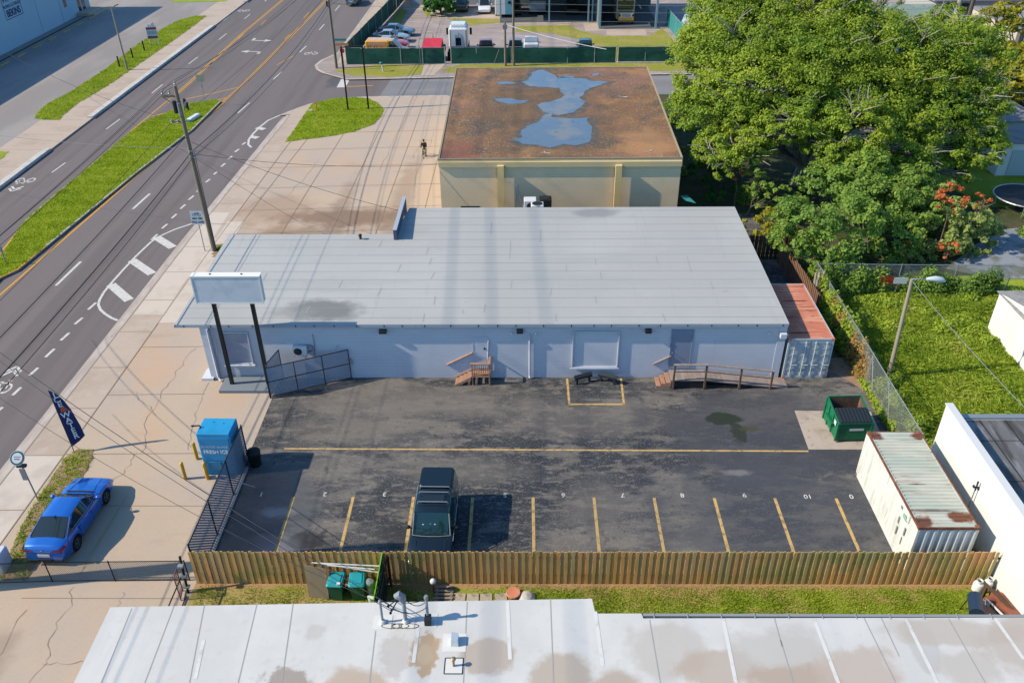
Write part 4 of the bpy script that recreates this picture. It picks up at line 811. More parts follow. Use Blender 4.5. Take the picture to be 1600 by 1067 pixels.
# ---- big pale building across the road
bb = thing('warehouse_building', 'large pale blue warehouse with a painted wall sign across the road', 'building', (-65.5, 0, 0))
m_bigb = mat('warehouse_paint', (.36, .50, .62), .8, [((.32, .47, .60), .1, .4, .65)])
MB().box(-40, 40, -.1, 0, 134.3, 7.6).build('wall', m_bigb, bb); MB().box(-40.1, 39.9, 7.6, .15, 134.4, 7.85).build('roof', m_roofg, bb)
bs = MB(); bs.box(.003, 111.55, 3.35, .02, 115.75, 3.42).box(.003, 111.5, 3.35, .02, 111.57, 7.2).box(.003, 115.68, 3.42, .02, 115.75, 7.2)
s_ = bs.build('wall_sign', m_navy, bb)
for t_, z, sz, bd in (('BEKINS', 3.98, 1.15, .03), ('MOVING & STORAGE', 4.82, .55, .0), ('WARD', 5.75, 1.2, .02)):
    o = lettering(t_, sz, m_navy, bb, textM((.022, 113.6, z), (0, 1, 0), (0, 0, 1)), 'lettering', .004, bd, {'BEKINS': .92, 'WARD': 1.05}.get(t_, .80))
dd = MB(); dd.box(.003, 126.6, 1.8, .03, 127.4, 3.2).box(.003, 130.6, .1, .04, 131.4, 2.5).box(.003, 131.9, .1, .04, 132.8, 2.5).box(.003, 126.2, 3.3, .03, 126.6, 3.6); dd.build('window', m_glass, bb)
for y in (100, 119.2, 125.4): MB().box(.002, y, 0, .015, y+.05, 7.6).build('panel_joint', m_insul, bb)
MB().box(0, 129.5, 0, 1.8, 133.8, .45).box(1.8, 129.8, 0, 2.6, 133.4, .22).build('entrance_step', m_walk, bb)

# ---- open-fronted carport with boats and motorhome
cp = thing('carport', 'large open-fronted teal steel carport sheltering a motorhome and trailers', 'carport', (0, 0, 0))
m_cpost = mat('steel_blue', (.20, .33, .38), .5)
MB().box(-3.3, 134, -.1, 19.0, 134.3, 5.2).box(10.2, 121, -.1, 10.5, 134, 5.2).build('wall', mat('carport_back', (.16, .20, .21), .8), cp)
MB().box(-3.6, 123.2, 4.9, 10.4, 134.4, 5.05).box(10.1, 119.4, 5.6, 19.2, 134.4, 5.75).build('roof', m_boxg, cp)
for x, y in ((-3.2, 124), (3.55, 123.6), (9.0, 123.6), (9.55, 123.7)): MB().box(x-.1, y-.1, 0, x+.1, y+.1, 4.9).build('post', m_cpost, cp)
for x, y in ((10.3, 119.7), (17.9, 119.7)): MB().box(x-.14, y-.14, 0, x+.14, y+.14, 5.6).build('post', m_cpost, cp)
MB().box(-3.3, 123.6, .0, 10.3, 134, .03).box(10.4, 119.6, .0, 18.5, 134, .04).build('slab', mat('shaded_slab', (.10, .11, .12), .9), cp)
gg = thing('garage_building', 'grey-white garage building behind the parked cars at the top edge', 'building', (0, 0, 0))
MB().box(-17, 135.5, -.1, -3.5, 142, 3.6).build('wall', mat('garage_wall', (.42, .47, .52), .8), gg); MB().box(-17.2, 135.3, 3.6, -3.3, 142.2, 3.8).build('roof', m_roofg, gg)

# ---- houses glimpsed at top right
def house(name, lab, x0, y0, x1, y1, h, rh, wm, rm_, eave=.5, doors=()):
    o = thing(name, lab, 'house', ((x0+x1)/2, (y0+y1)/2, 0)); a, b = (x1-x0)/2, (y1-y0)/2
    MB().prism([(-a, -b), (a, -b), (a, b), (-a, b)], -.1, h).build('wall', wm, o)
    e = eave; k = min(a, b)*.75
    MB().add([(-a-e, -b-e, h), (a+e, -b-e, h), (a+e, b+e, h), (-a-e, b+e, h), (-a+k, 0, h+rh), (a-k, 0, h+rh), (-a-e, -b-e, h-.15), (a+e, -b-e, h-.15), (a+e, b+e, h-.15), (-a-e, b+e, h-.15)], [(0, 1, 5, 4), (1, 2, 5), (2, 3, 4, 5), (3, 0, 4), (0, 6, 7, 1), (1, 7, 8, 2), (2, 8, 9, 3), (3, 9, 6, 0), (9, 8, 7, 6)]).build('roof', rm_, o)
    for (u, w_, z0, z1, mm) in doors: MB().box(u-w_/2, -b-.03, z0, u+w_/2, -b-.002, z1).build('window', mm, o)
    return o
m_rg = mat('green_shingle', (.20, .27, .23), .9, [((.28, .34, .29), .5, .45, .65), ((.14, .19, .17), 3, .5, .7)]); m_rgr = mat('grey_shingle', (.28, .26, .26), .9, [((.20, .19, .19), 1.2, .45, .7)])
m_mint = mat('mint_wall', (.38, .55, .50), .8)
house('house', 'mint green house with a greenish shingle roof seen above the big tree', 40.5, 104, 55, 117, 2.9, 1.9, m_mint, m_rg, .6, ((-2, 1.2, 1, 2.2, m_glass), (2.5, 1.0, .1, 2.1, m_glass), (5.2, 1.5, .9, 2.2, m_glass)))
house('house', 'pale house with a grey roof half hidden behind the top of the big tree', 26, 100, 38, 110, 2.8, 1.8, m_whitewall, m_rgr, .6, ((0, 1.5, 1, 2.2, m_glass),))
house('house', 'white house with a grey shingle roof behind the big tree at right', 30, 73.5, 45, 84, 2.7, 1.6, mat('grey_house', (.50, .55, .58), .8), m_rgr, .5, ((-4, 1.3, 1, 2.2, m_glass), (1, 1.6, 1, 2.2, m_glass), (4.5, 1.1, .1, 2.1, m_glass)))
sh = house('garden_shed', 'small white garden shed with a flat grey roof at the right edge of the lawn', 39.3, 67.3, 43.4, 71.0, 2.9, .12, m_whitewall, m_rgr, .12); sh['category'] = 'shed'
MB().box(-1.2, -1.89, .05, .3, -1.86, 2.2).build('door', mat('shed_door', (.42, .50, .52), .7), sh); MB().box(.35, -1.89, .05, 1.9, -1.86, 2.2).build('door', m_dark, sh)
house('house', 'grey house with a dark carport at the top right corner of the photo', 56, 122, 70, 132, 3, 1.6, mat('far_house', (.38, .37, .36), .8), m_rgr, .6, ((-4, 3.5, .1, 2.5, m_dark),))
pb = thing('mobile_home', 'long pale mobile home with vertical wall panels in the top right corner', 'building', (60.5, 108, 0)); MB().box(-3, -5, -.1, 5, 7, 3.4).build('wall', m_walkw, pb); MB().box(-3.2, -5.2, 3.4, 5.2, 7.2, 3.55).build('roof', m_rgr, pb)
for x in np.arange(-2.6, 5, .9): MB().box(x, -5.03, .2, x+.3, -5.002, 3.2).build('panel', m_leafo if 0 else m_brownrail, pb)
# ================================================================= SHIPPING CONTAINERS
def container(name, lab, loc, L_=6.058, W_=2.438, H_=2.591, mside=None, mroof=None, mend=None, doors='far', group=None):
    o = thing(name, lab, 'shipping container', loc, 0, group); hw = W_
    def corr(p0, p1, z0, z1, nrm, pitch=.28, dep=.036):
        mb = MB(); p0, p1, nv = Vector(p0), Vector(p1), Vector(nrm); d = (p1-p0); n = int(d.length/pitch); pts = []
        for i in range(n):
            for t, k in ((0, 0), (.30, 0), (.45, 1), (.80, 1), (.95, 0)): pts.append(p0+d*((i+t)/n)-nv*dep*k)
        pts.append(p1); vs = [(q.x, q.y, z0) for q in pts]+[(q.x, q.y, z1) for q in pts]; m = len(pts)
        fs = [(i, i+1, m+i+1, m+i) for i in range(m-1)]; return mb.add(vs, fs)
    t = .10
    corr((-.0+.012, L_-t), (.012, t), .16, H_-.1, (-1, 0)).build('side_panel', mside, o)
    corr((W_-.012, t), (W_-.012, L_-t), .16, H_-.1, (1, 0)).build('side_panel', mside, o)
    corr((t, .012), (W_-t, .012), .16, H_-.12, (0, -1)).build('end_panel', mend or mside, o)
    rf = MB(); n = int((L_-.5)/.209); pts = []
    for i in range(n):
        for u, k in ((0, 0), (.35, 0), (.5, 1), (.85, 1)): pts.append((.25+(L_-.5)*(i+u)/n, k))
    pts.append((L_-.25, 0)); m = len(pts)
    rf.add([(.12, y, H_-.02-.05*k) for y, k in pts]+[(W_-.12, y, H_-.02-.05*k) for y, k in pts], [(i, m+i, m+i+1, i+1) for i in range(m-1)])
    rf.box(.06, .06, H_-.06, W_-.06, .25, H_-.012).box(.06, L_-.25, H_-.06, W_-.06, L_-.06, H_-.012).box(.06, .25, H_-.06, .12, L_-.25, H_-.02).box(W_-.12, .25, H_-.06, W_-.06, L_-.25, H_-.02)
    rf.build('roof', mroof, o)
    fr = MB()
    for x in (0, W_-t):
        for y in (0, L_-t): fr.box(x, y, .16, x+t, y+t, H_-.12)
    fr.box(t, 0, 0, W_-t, t, .16).box(t, L_-t, 0, W_-t, L_, .16).box(0, t, 0, .05, L_-t, .16).box(W_-.05, t, 0, W_, L_-t, .16)
    fr.build('frame', mside, o)
    tr = MB(); tr.box(0, .17, H_-.1, .055, L_-.17, H_-.008).box(W_-.055, .17, H_-.1, W_, L_-.17, H_-.008).box(.17, 0, H_-.12, W_-.17, .055, H_-.010).box(.17, L_-.055, H_-.12, W_-.17, L_, H_-.010)
    tr.build('top_rail', m_rust if mroof is m_boxg else mside, o)
    for x in (-.004, W_-.166):
        for y in (-.004, L_-.166):
            for z0, z1 in ((H_-.12, H_+.006), (0, .12)): MB().box(x, y, z0, x+.17, y+.17, z1).build('corner_casting', m_rust if mroof is not None and mroof is m_boxg else m_boxr, o)
    return o
m_fgreen = mat('faded_green', (.25, .42, .36), .8)
c1 = container('shipping_container', 'white corrugated container with a rust-streaked grey-green roof beside the white wall', (15.737, 24.457, .005), mside=m_boxw, mroof=m_boxg, mend=mat('container_end', (.50, .56, .60), .6, [((.60, .63, .63), 1, .45, .7)]))
for (y, z, a, b, k) in ((1.55, 2.2, .16, .16, 0), (1.15, 2.05, .30, .22, 1), (.75, 2.25, .05, .4, 0), (1.5, 1.55, .10, .35, 0), (.85, 1.5, .10, .42, 0), (1.45, 1.0, .09, .42, 0), (.9, .95, .06, .40, 0), (.95, 2.0, .12, .07, 1)):
    MB().box(-.006, y-a/2, z-b/2, -.002, y+a/2, z+b/2).build('faded_marking', [m_insul, m_fgreen][k], c1)
c2 = thing('shipping_container', '', '', (0, 0, 0)); bpy.data.objects.remove(c2)
c2 = container('shipping_container', 'red-roofed container with grey double doors squeezed beside the shop', (14.22, 38.3, .005), mside=m_boxd, mroof=m_boxr, mend=None)
for ch in kids(c2):
    if ch.name.startswith('end_panel'): bpy.data.objects.remove(ch)
for k in range(2):
    x0 = .1+k*1.125; dmb = MB().box(x0, .02, .16, x0+1.11, .06, 2.47)
    for z in (.55, 1.0, 1.45, 1.9, 2.3): dmb.box(x0+.04, .005, z, x0+1.07, .018, z+.12)
    dd_ = dmb.build('door', m_boxd, c2); rb = MB()
    for x in (x0+.25, x0+.85):
        rb.tube([(x, -.03, .18), (x, -.03, 2.45)], .017, 6)
        for z in (.3, .95, 1.6, 2.3): rb.box(x-.05, -.045, z, x+.05, -.0, z+.05)
        rb.box(x-.02, -.06, .9, x+.32, -.035, .94)
    rb.build('lock_rod', m_lampw, dd_)

# ---- dumpster
dm = thing('dumpster', 'dark green steel dumpster with one black lid closed, on a concrete pad', 'dumpster', (16.28, 33.78, .015), R(2))
b = MB(); a1, b1 = .84, .92
b.add([(-a1, -b1, .12), (a1, -b1, .12), (a1, b1, .12), (-a1, b1, .12), (-a1, -b1, 1.15), (a1, -b1, 1.15), (a1, b1, 1.45), (-a1, b1, 1.45)], [(3, 2, 1, 0), (0, 1, 5, 4), (1, 2, 6, 5), (2, 3, 7, 6), (3, 0, 4, 7)])
k = .05; b.add([(-a1+k, -b1+k, .16), (a1-k, -b1+k, .16), (a1-k, b1-k, .16), (-a1+k, b1-k, .16), (-a1+k, -b1+k, 1.15), (a1-k, -b1+k, 1.15), (a1-k, b1-k, 1.44), (-a1+k, b1-k, 1.44)], [(0, 1, 2, 3), (4, 5, 1, 0), (5, 6, 2, 1), (6, 7, 3, 2), (7, 4, 0, 3)], 1)
b.build('body', [m_dumpg, m_brownrail], dm)
b = MB()
def rim(p, q): b.tube([p, q], .045, 4)
rim((-a1, -b1, 1.15), (a1, -b1, 1.15)); rim((-a1, b1, 1.45), (a1, b1, 1.45)); rim((-a1, -b1, 1.15), (-a1, b1, 1.45)); rim((a1, -b1, 1.15), (a1, b1, 1.45))
for x in (-a1, a1): b.box(x-.06, -b1-.04, .1, x+.06, -b1+.06, 1.15).box(x-.05, b1-.06, .1, x+.05, b1+.04, 1.45)
for y in (-.25, .35): b.box(-a1-.05, y, .1, -a1-.001, y+.08, 1.25).box(a1+.001, y, .1, a1+.05, y+.08, 1.25)
b.build('rim', m_dumpg, dm)
MB().box(-a1-.18, -.45, .62, -a1-.051, .45, .80).box(a1+.051, -.45, .62, a1+.18, .45, .80).build('fork_pocket', m_dumpg, dm)
b = MB()
for i in range(9):
    x = -.78+i*.175; b.add([(x, -b1+.0, 1.20), (x+.15, -b1, 1.20), (x+.15, .05, 1.37), (x, .05, 1.37), (x+.02, -b1+.02, 1.25), (x+.13, -b1+.02, 1.25), (x+.13, .03, 1.42), (x+.02, .03, 1.42)], [(4, 5, 6, 7), (0, 1, 5, 4), (1, 2, 6, 5), (2, 3, 7, 6), (3, 0, 4, 7)])
b.add([(-.80, -b1-.02, 1.195), (.80, -b1-.02, 1.195), (.80, .06, 1.365), (-.80, .06, 1.365)], [(0, 1, 2, 3)]); b.build('lid', m_lid, dm)
MB().box(-a1-.056, -.7, .85, -a1-.052, -.45, 1.1).box(-.25, -b1-.012, .70, .45, -b1-.003, .82).build('label_sticker', m_lampw, dm)
for x in (-.7, .7):
    for y in (-.75, .75): MB().tube([(x-.03, y, .065), (x+.03, y, .065)], .065, 12).build('caster', m_plastic, dm)

# ================================================================= SIGNS, POSTS
sg_ = thing('pylon_sign', 'blank white box sign on two black posts in front of the shop', 'sign', (-15.05, 37.62, 0))
for x in (-1.0, 1.0): MB().box(x-.09, -.09, .0, x+.09, .09, 5.42).build('post', m_blackpost, sg_)
M = Matrix.Rotation(R(0), 4, 'Z')
MB().box(-1.78, -.20, 5.42, 1.68, .20, 6.92).build('sign_box', m_signw, sg_)
MB().box(-1.82, -.23, 6.92, 1.72, .23, 6.98).box(-1.81, -.22, 5.38, 1.71, -.202, 5.44).box(-1.81, -.22, 6.86, 1.71, -.202, 6.919).box(-1.81, -.22, 5.44, -1.75, -.202, 6.86).box(1.65, -.22, 5.44, 1.71, -.202, 6.86).build('frame', m_signtop, sg_)
for x in (-.85, .75): MB().ball((x, 0, 7.0), .05, .05, .04, 8).build('bolt', m_dark, sg_)
ns = thing('empty_sign_frame', 'tall black two-post sign frame with nothing in it on the oval lawn', 'sign frame', (-16.97, 85.7, 0), math.atan2(.38, 2.04))
for x in (-1.04, 1.04): MB().box(x-.08, -.08, 0, x+.08, .08, 6.2).build('post', m_blackpost, ns)
MB().box(-1.12, -.06, 6.201, 1.12, .06, 6.30).build('top_bar', m_blackpost, ns)
# bike lane sign beside the pole
bs = thing('road_sign', 'white bicycle road sign on a thin post beside the tall utility pole', 'sign', (-22.75, 53.9, 0))
MB().tube([(0, .03, 0), (0, .03, 3.05)], .035, 6).build('post', m_galv, bs); MB().box(-.45, -.02, 2.1, .45, .0, 3.1).build('plate', mat('sign_paleblue', (.50, .58, .64), .5), bs)
bk = MB(); 
for q in ringp(-.17, 0, .085, .115, 12)+ringp(.17, 0, .085, .115, 12): bk.add([(x, -.024, 2.82+y/1.5) for x, y in q][::-1], [(0, 1, 2, 3)])
for q in (bar((-.17, 2.82), (-.04, 2.98), .025), bar((-.04, 2.98), (.12, 2.98), .025), bar((.17, 2.82), (.11, 3.02), .025), bar((0, 2.82), (.12, 2.98), .025), bar((-.04, 2.97), (0, 2.82), .025)): bk.add([(x, -.024, y) for x, y in q], [(3, 2, 1, 0)])
bk.build('bicycle_symbol', m_plastic, bs)
for t_, z in (('MAY USE', 2.55), ('FULL LANE', 2.28)): lettering(t_, .20, m_plastic, bs, textM((0, -.026, z), (1, 0, 0), (0, 0, 1)), 'lettering', .002, .006, .85)
# round sign on grey post by the planter
rs = thing('round_sign', 'round blue and white sign with a grey box on a pole near the blue car', 'sign', (-22.6, 28.75, 0))
MB().tube([(0, 0, 0), (-.10, .02, 2.3)], .035, 8).build('post', m_galv, rs, smooth=50); MB().box(-.22, -.10, 1.25, .02, -.04, 1.9).build('timetable_box', m_insul, rs)
MB().box(-.3, -.08, 1.98, .12, .08, 2.1).build('bracket', m_dark, rs)
Md = Matrix.Translation((-.12, -.02, 2.50)) @ Matrix.Rotation(R(48), 4, 'X')
for nm, r0, z0, mm in (('disc', .34, 0, mat('sign_cyan', (.22, .45, .55), .4)), ('disc_ring', .31, .012, m_dark), ('disc_face', .24, .016, mat('sign_face', (.40, .50, .56), .5))):
    o = MB().lathe([(r0, 0), (r0, .01)], n=28).build(nm, mm, rs); o.data.transform(Md @ Matrix.Translation((0, 0, z0)))
o = MB().box(-.12, -.07, .030, .12, -.02, .034).box(-.15, .04, .030, .15, .07, .034).build('emblem', m_pmaroon, rs); o.data.transform(Md)
# feather flag
fl = thing('feather_flag', 'navy feather flag with white lettering planted at the tip of the planting strip', 'flag', (-22.33, 32.0, 0))
B0 = Vector((0, 0, .35)); T0 = PY(75, 610, 32.35)-Vector((-22.33, 32.0, 0)); up = (T0-B0); Lf = up.length; up.normalize(); rt = Vector((.88, .47, 0)); rt = (rt-up*rt.dot(up)).normalized()
MB().tube([(0, 0, -.02), B0, B0+up*Lf*.5, B0+up*Lf], [.022, .02, .014, .008], 6).build('pole', m_dark, fl)
prof = [(0.02, .02), (.07, .40), (.13, .72), (.3, .70), (.6, .60), (.8, .44), (.92, .25), (1.0, .02)]; f_ = MB(); vs = []
for i, (t, w_) in enumerate(prof):
    wv = .05*math.sin(t*7); c_ = B0+up*Lf*t
    for k in range(5):
        u = k/4; off = .0 if i else .18*u
        vs.append(c_+rt*(w_*u+.012)+Vector((0, wv*math.sin(u*3)*.6-.02*u, 0))-up*(.22*(u) if i == 0 else 0)*0)
n_ = rt.cross(up)
fs = [(i*5+k, i*5+k+1, i*5+k+6, i*5+k+5) for i in range(len(prof)-1) for k in range(4)]
f_.add(vs, fs).add([v-n_*.012 for v in vs], [f[::-1] for f in fs]); f_.build('banner', m_navy, fl)
for s_, t, w_ in zip('ICE&WATER', [.90, .82, .74, .65, .55, .455, .36, .265, .17], [.16, .20, .24, .28, .30, .32, .33, .34, .36]):
    sz = {'&': .42}.get(s_, .40); 
    lettering(s_, sz, m_orange if s_ == '&' else m_letter, fl, textM(B0+up*Lf*t+rt*w_+n_*.045, rt, up), 'lettering', .003, .008)
# ice vending machine
ic = thing('ice_machine', 'bright blue ice and water vending machine beside the dark privacy fence', 'vending machine', (-14.45, 30.98, .02), R(-1))
MB().bbox(-.78, -.58, 0, .78, .62, 2.5, .03).build('cabinet', m_icebox, ic)
MB().box(-.68, -.612, .1, .68, -.583, 2.25).build('front_panel', m_icedk, ic); MB().box(-.68, -.63, .95, .68, -.613, .97).box(-.5, -.66, .35, .1, -.613, .85).build('dispenser', mat('ice_trim', (.03, .18, .36), .4), ic)
lettering('FILTERED WATER', .17, m_letterg, ic, textM((-.02, -.618, 1.72), (1, 0, 0), (0, 0, 1)), 'lettering', .003, .0, .95); lettering('FRESH ICE', .29, m_letter, ic, textM((-.02, -.618, 1.43), (1, 0, 0), (0, 0, 1)), 'lettering', .003, .004, .90)
MB().tube([(-.70, -.1, 2.5), (-.72, -.12, 2.62), (-.95, -.2, 2.66)], .035, 6).ball((-1.0, -.22, 2.67), .10, .05, .05, 8).build('spotlight', m_dark, ic)
for x, y in ((.3, .2), (-.2, .3)): MB().ball((x, y, 2.51), .03, .03, .02, 6).build('bolt', m_dark, ic)
def bollard(x, y, lab):
    o = tag(MB().tube([(0, 0, 0), (0, 0, .98)], .085, 16).lathe([(.085, .98), (.07, 1.02), (.03, 1.04)], n=16).build('bollard', m_boll, None, (x, y, 0), 50), lab, 'bollard', 'yellow bollards by the ice machine'); return o
bollard(-16.15, 30.12, 'yellow bollard farthest left of the blue ice machine, nearest the blue car'); bollard(-15.08, 30.12, 'yellow bollard at the near corner of the blue ice machine by the fence'); bollard(-16.05, 31.55, 'yellow bollard left of the ice machine, the farthest back of three')
# the tall pylon whose shadow falls along the board fence; it stands just outside the frame
tp = thing('pylon_sign', 'tall single-post roadside pylon just beyond the lower left edge', 'sign', (-24.2, 23.3, 0)); MB().box(-.28, -.28, 0, .28, .28, 12.5).build('post', m_blackpost, tp); MB().box(-.5, -.25, 12.501, .5, .25, 14.2).build('sign_box', m_signw, tp)
# street lamp in the weeds
lp = thing('street_lamp', 'leaning timber lamp post with one grey cobra-head lamp in the tall weeds', 'street lamp', (20.11, 38.36, 0))
MB().tube([(0, 0, -.1), (-.22, 0, 6.2)], [.12, .09], 10).build('post', m_poleg, lp, smooth=50); MB().tube([(-.22, 0, 5.95), (0, 0, 6.2), (.3, 0, 6.22), (.55, 0, 6.16)], .03, 8).build('arm', m_galv, lp, smooth=50)
MB().tube([(.5, 0, 6.18), (.62, 0, 6.20), (.95, 0, 6.20), (1.3, 0, 6.14), (1.5, 0, 6.06)], [.06, .10, .16, .15, .05], 12).build('lamp_head', mat('lamp_grey', (.55, .60, .65), .4), lp, smooth=60)
# small road furniture
ms = thing('road_sign', 'back of a square road sign on a thin post at the far median tip', 'sign', (-33.2, 87.3, 0)); MB().tube([(0, 0, 0), (-.02, 0, 2.9)], .03, 6).build('post', m_galv, ms); MB().box(-.42, -.02, 2.45, .38, .0, 3.15).build('plate', mat('sign_back', (.30, .34, .26), .5), ms); MB().box(-.1, -.04, 1.9, .1, -.0, 2.2).build('bracket', m_galv, ms)
mp = tag(MB().tube([(0, 0, 0), (-.05, 0, 1.35)], .035, 6).box(-.10, -.05, .9, .05, .05, 1.3).build('marker_post', m_insul, None, (-36.09, 52.1, 0)), 'thin grey marker post at the near tip of the grass median', 'post')
bx = tag(MB().bbox(-.26, -.9, 0, .26, .9, .30, .06).bbox(-.28, -1.1, 0, .28, -.88, .24, .03, 1).build('utility_cabinet', [m_lampw, m_teal], None, (-33.0, 82.9, .02), None, R(-12)), 'low pale blue utility box lying on the grass median by the kerb', 'utility box')
lpole = thing('light_pole', 'slim tan pole on the grass strip across the road', 'pole', (-46.77, 100.8, 0)); MB().tube([(0, 0, 0), (-.05, 0, 7.1)], [.13, .07], 8).build('shaft', m_poleg, lpole, smooth=50); MB().box(-.5, -.06, 7.05, .3, .06, 7.13).build('crossarm', m_poleg, lpole)
for (x, y), l_ in zip([(-48.24, 102.17), (-48.07, 105.89), (-48.02, 109.53)], ['nearest the tan pole', 'in the middle of the three', 'nearest the yard sign']):
    tag(MB().tube([(0, 0, 0), (0, 0, 1.25)], .09, 8).build('wooden_post', m_blackpost, None, (x, y, 0)), 'short dark post on the far grass strip, '+l_, 'post', 'short posts on the grass strip')
ys = thing('yard_sign', 'red and white striped yard sign on white legs on the far grass strip', 'sign', (-47.6, 112.0, 0), R(12)); ys.scale = (.72,)*3
for x in (-.75, .1, .75): MB().tube([(x, -.05 if x != .1 else .5, 0), (x, 0, 1.4)], .04, 6).build('leg', m_lampw, ys)
MB().box(-.9, -.03, 1.2, .9, .0, 3.3).build('board', m_lampw, ys); MB().box(-.85, -.038, 2.8, .85, -.032, 3.2).build('stripe', m_pmaroon, ys); MB().box(-.85, -.038, 1.3, .85, -.032, 1.75).build('stripe', m_pmaroon, ys)
MB().box(-.8, -.04, 1.95, .8, -.033, 2.6).build('panel', mat('pale_blue_panel', (.3, .45, .55), .6), ys); MB().add([(-.1, 0, 3.3), (.8, 0, 3.3), (.55, 0, 4.1), (.1, 0, 3.7), (-.1, .04, 3.3), (.8, .04, 3.3), (.55, .04, 4.1), (.1, .04, 3.7)], [(0, 1, 2, 3), (7, 6, 5, 4), (0, 4, 5, 1), (1, 5, 6, 2), (2, 6, 7, 3)]).box(-.5, -.02, 3.3, -.1, .02, 3.7).build('topper', [m_lampw], ys)
hy = thing('pipe_stub', 'small white capped pipe with a red marker on the oval lawn', 'pipe', G(495, 172)+(0,)); MB().tube([(0, 0, 0), (0, 0, .9)], .05, 6).build('marker', m_orange, hy); MB().lathe([(.4, 0), (.4, .05)], (-.5, -.2, 0), 12).build('base', m_curbw, hy)
vb = thing('valve_post', 'small white and teal post on the verge before the green fence', 'post', G(599, 112)+(0,)); MB().tube([(0, 0, 0), (-.15, 0, .9)], .09, 8).build('post', m_lampw, vb); MB().ball((-.2, 0, .95), .22, .22, .15, 8).build('cap', m_teal, vb)
ssn = thing('street_name_sign', 'street name signs in green and orange on a post at the green fence corner', 'sign', (-21.0, 100.3, 0)); MB().tube([(0, 0, 0), (0, 0, 3.3)], .04, 6).build('post', m_galv, ssn)
MB().box(-.8, -.03, 3.3, .6, .0, 3.55).build('name_plate', m_teal, ssn); MB().box(-.7, -.05, 2.75, .8, -.03, 3.05).build('name_plate', mat('tan_orange', (.5, .22, .08), .7), ssn); MB().lathe([(.3, 0), (.3, .02)], (0, -.06, 2.2), 8, 0, 'y').build('stop_plate', m_pred, ssn)

# ================================================================= UTILITY POLES AND WIRES
def upole(name, lab, x, y, h, lean=0., r_=.17, arms=True):
    o = thing(name, lab, 'utility pole', (x, y, 0), 0); MB().tube([(0, 0, -.1), (lean*.5, 0, h/2), (lean, 0, h)], [r_, r_*.88, r_*.68], 12).build('shaft', m_pole, o, smooth=50)
    return o
up1 = upole('utility_pole', 'tall grey timber utility pole with insulators at the kerb beside the grey roof', -22.08, 53.96, 11.75, -.18)
a_ = MB(); a_.box(-1.15, -.06, 11.0, -.17, .06, 11.14).tube([(-1.1, 0, 11.0), (-.2, 0, 10.3)], .025, 5).box(-.95, -.05, 9.35, -.17, .05, 9.45); a_.build('crossarm', m_pole, up1)
ins = MB()
for (x, z) in ((-1.1, 11.2), (-.65, 11.2), (-.15, 11.8), (-.9, 9.3), (-.5, 9.3)): ins.lathe([(.05, 0), (.09, .05), (.04, .12), (.08, .17), (.03, .25)], (x, 0, z), 8)
ins.build('insulator', m_insul, up1)
MB().tube([(-.42, -.1, 10.0), (-.42, -.1, 10.8)], .13, 10).tube([(.22, 0, 10.3), (.22, 0, 10.9)], .10, 8).tube([(.25, .25, 10.1), (.28, .25, 10.6)], .06, 8).build('cutout_fuse', m_dark, up1)
MB().tube([(-.1, -.28, 9.9), (-.1, -.28, 10.7)], .10, 10).tube([(.16, -.1, 10.2), (.35, -.2, 10.75)], .05, 8).build('surge_arrester', m_insul, up1)
MB().tube([(.17, -.02, .1), (.13, -.02, 7.4)], .02, 5).build('riser', m_dark, up1)
MB().box(-.35, -.12, 6.95, .3, .12, 7.03).tube([(-.1, -.3, 7.5), (.35, .3, 7.3)], .04, 6).build('telecom_bracket', m_galv, up1)
up2 = upole('utility_pole', 'brown timber utility pole on the corner by the green screened fence', -22.05, 101.05, 10.5, .0, .17)
MB().box(-.9, -.06, 9.6, .9, .06, 9.75).build('crossarm', m_pole, up2); MB().box(-.3, -.15, 6.9, -.17, .1, 7.5).build('junction_box', m_dark, up2)
for i, (x, h, lab, r_) in enumerate(((-2.15, 5.0, 'shorter of two timber poles behind the tan building roof', .15), (-1.18, 9.0, 'taller of two timber poles behind the tan building roof', .15))):
    o = upole('utility_pole', lab, x, 101.6, h, .0, r_); MB().box(-.25, -.2, h-.8, .25, -.16, h-.3).build('bracket', m_insul, o); 
def wire(a, b, sag, r_=.018, lab='thin black overhead wire strung along the road between the utility poles', group='overhead wires along the road', m=m_wirem, n=26):
    a, b = Vector(a), Vector(b); mb = MB().tube([a.lerp(b, t)-Vector((0, 0, 4*sag*t*(1-t))) for t in np.linspace(0, 1, n)], r_, 5)
    return tag(mb.build('overhead_wire', m), lab, 'cable', group)
for (x1, z1, sag, r_, nm) in ((-1.1, 11.45, .75, .012, 'outer crossarm wire'), (-.65, 11.45, .8, .012, 'inner crossarm wire'), (-.15, 12.05, .7, .012, 'topmost wire'), (-.9, 9.3, .9, .012, 'lower crossarm wire'), (-.1, 8.4, .7, .020, 'upper communication cable'), (.05, 7.35, .95, .028, 'thickest black cable'), (.1, 7.0, 1.1, .018, 'lowest cable')):
    P = (-22.08+x1-.1, 53.96, z1)
    wire(P, (-23.0+x1, 1.0, z1+.1), sag, r_, nm+' running from the tall grey pole off the lower left edge', 'overhead wires along the road'); wire(P, (-22.05+x1*.7, 101.05, min(z1, 10.3)), sag*.9, r_, nm+' running between the tall grey pole and the corner pole', 'overhead wires along the road')
    wire((-22.05+x1*.7, 101.05, min(z1, 10.3)), (-21.6+x1*.7, 150, min(z1, 10.3)), sag*.9, r_, nm+' running from the corner pole off the top edge', 'overhead wires along the road')
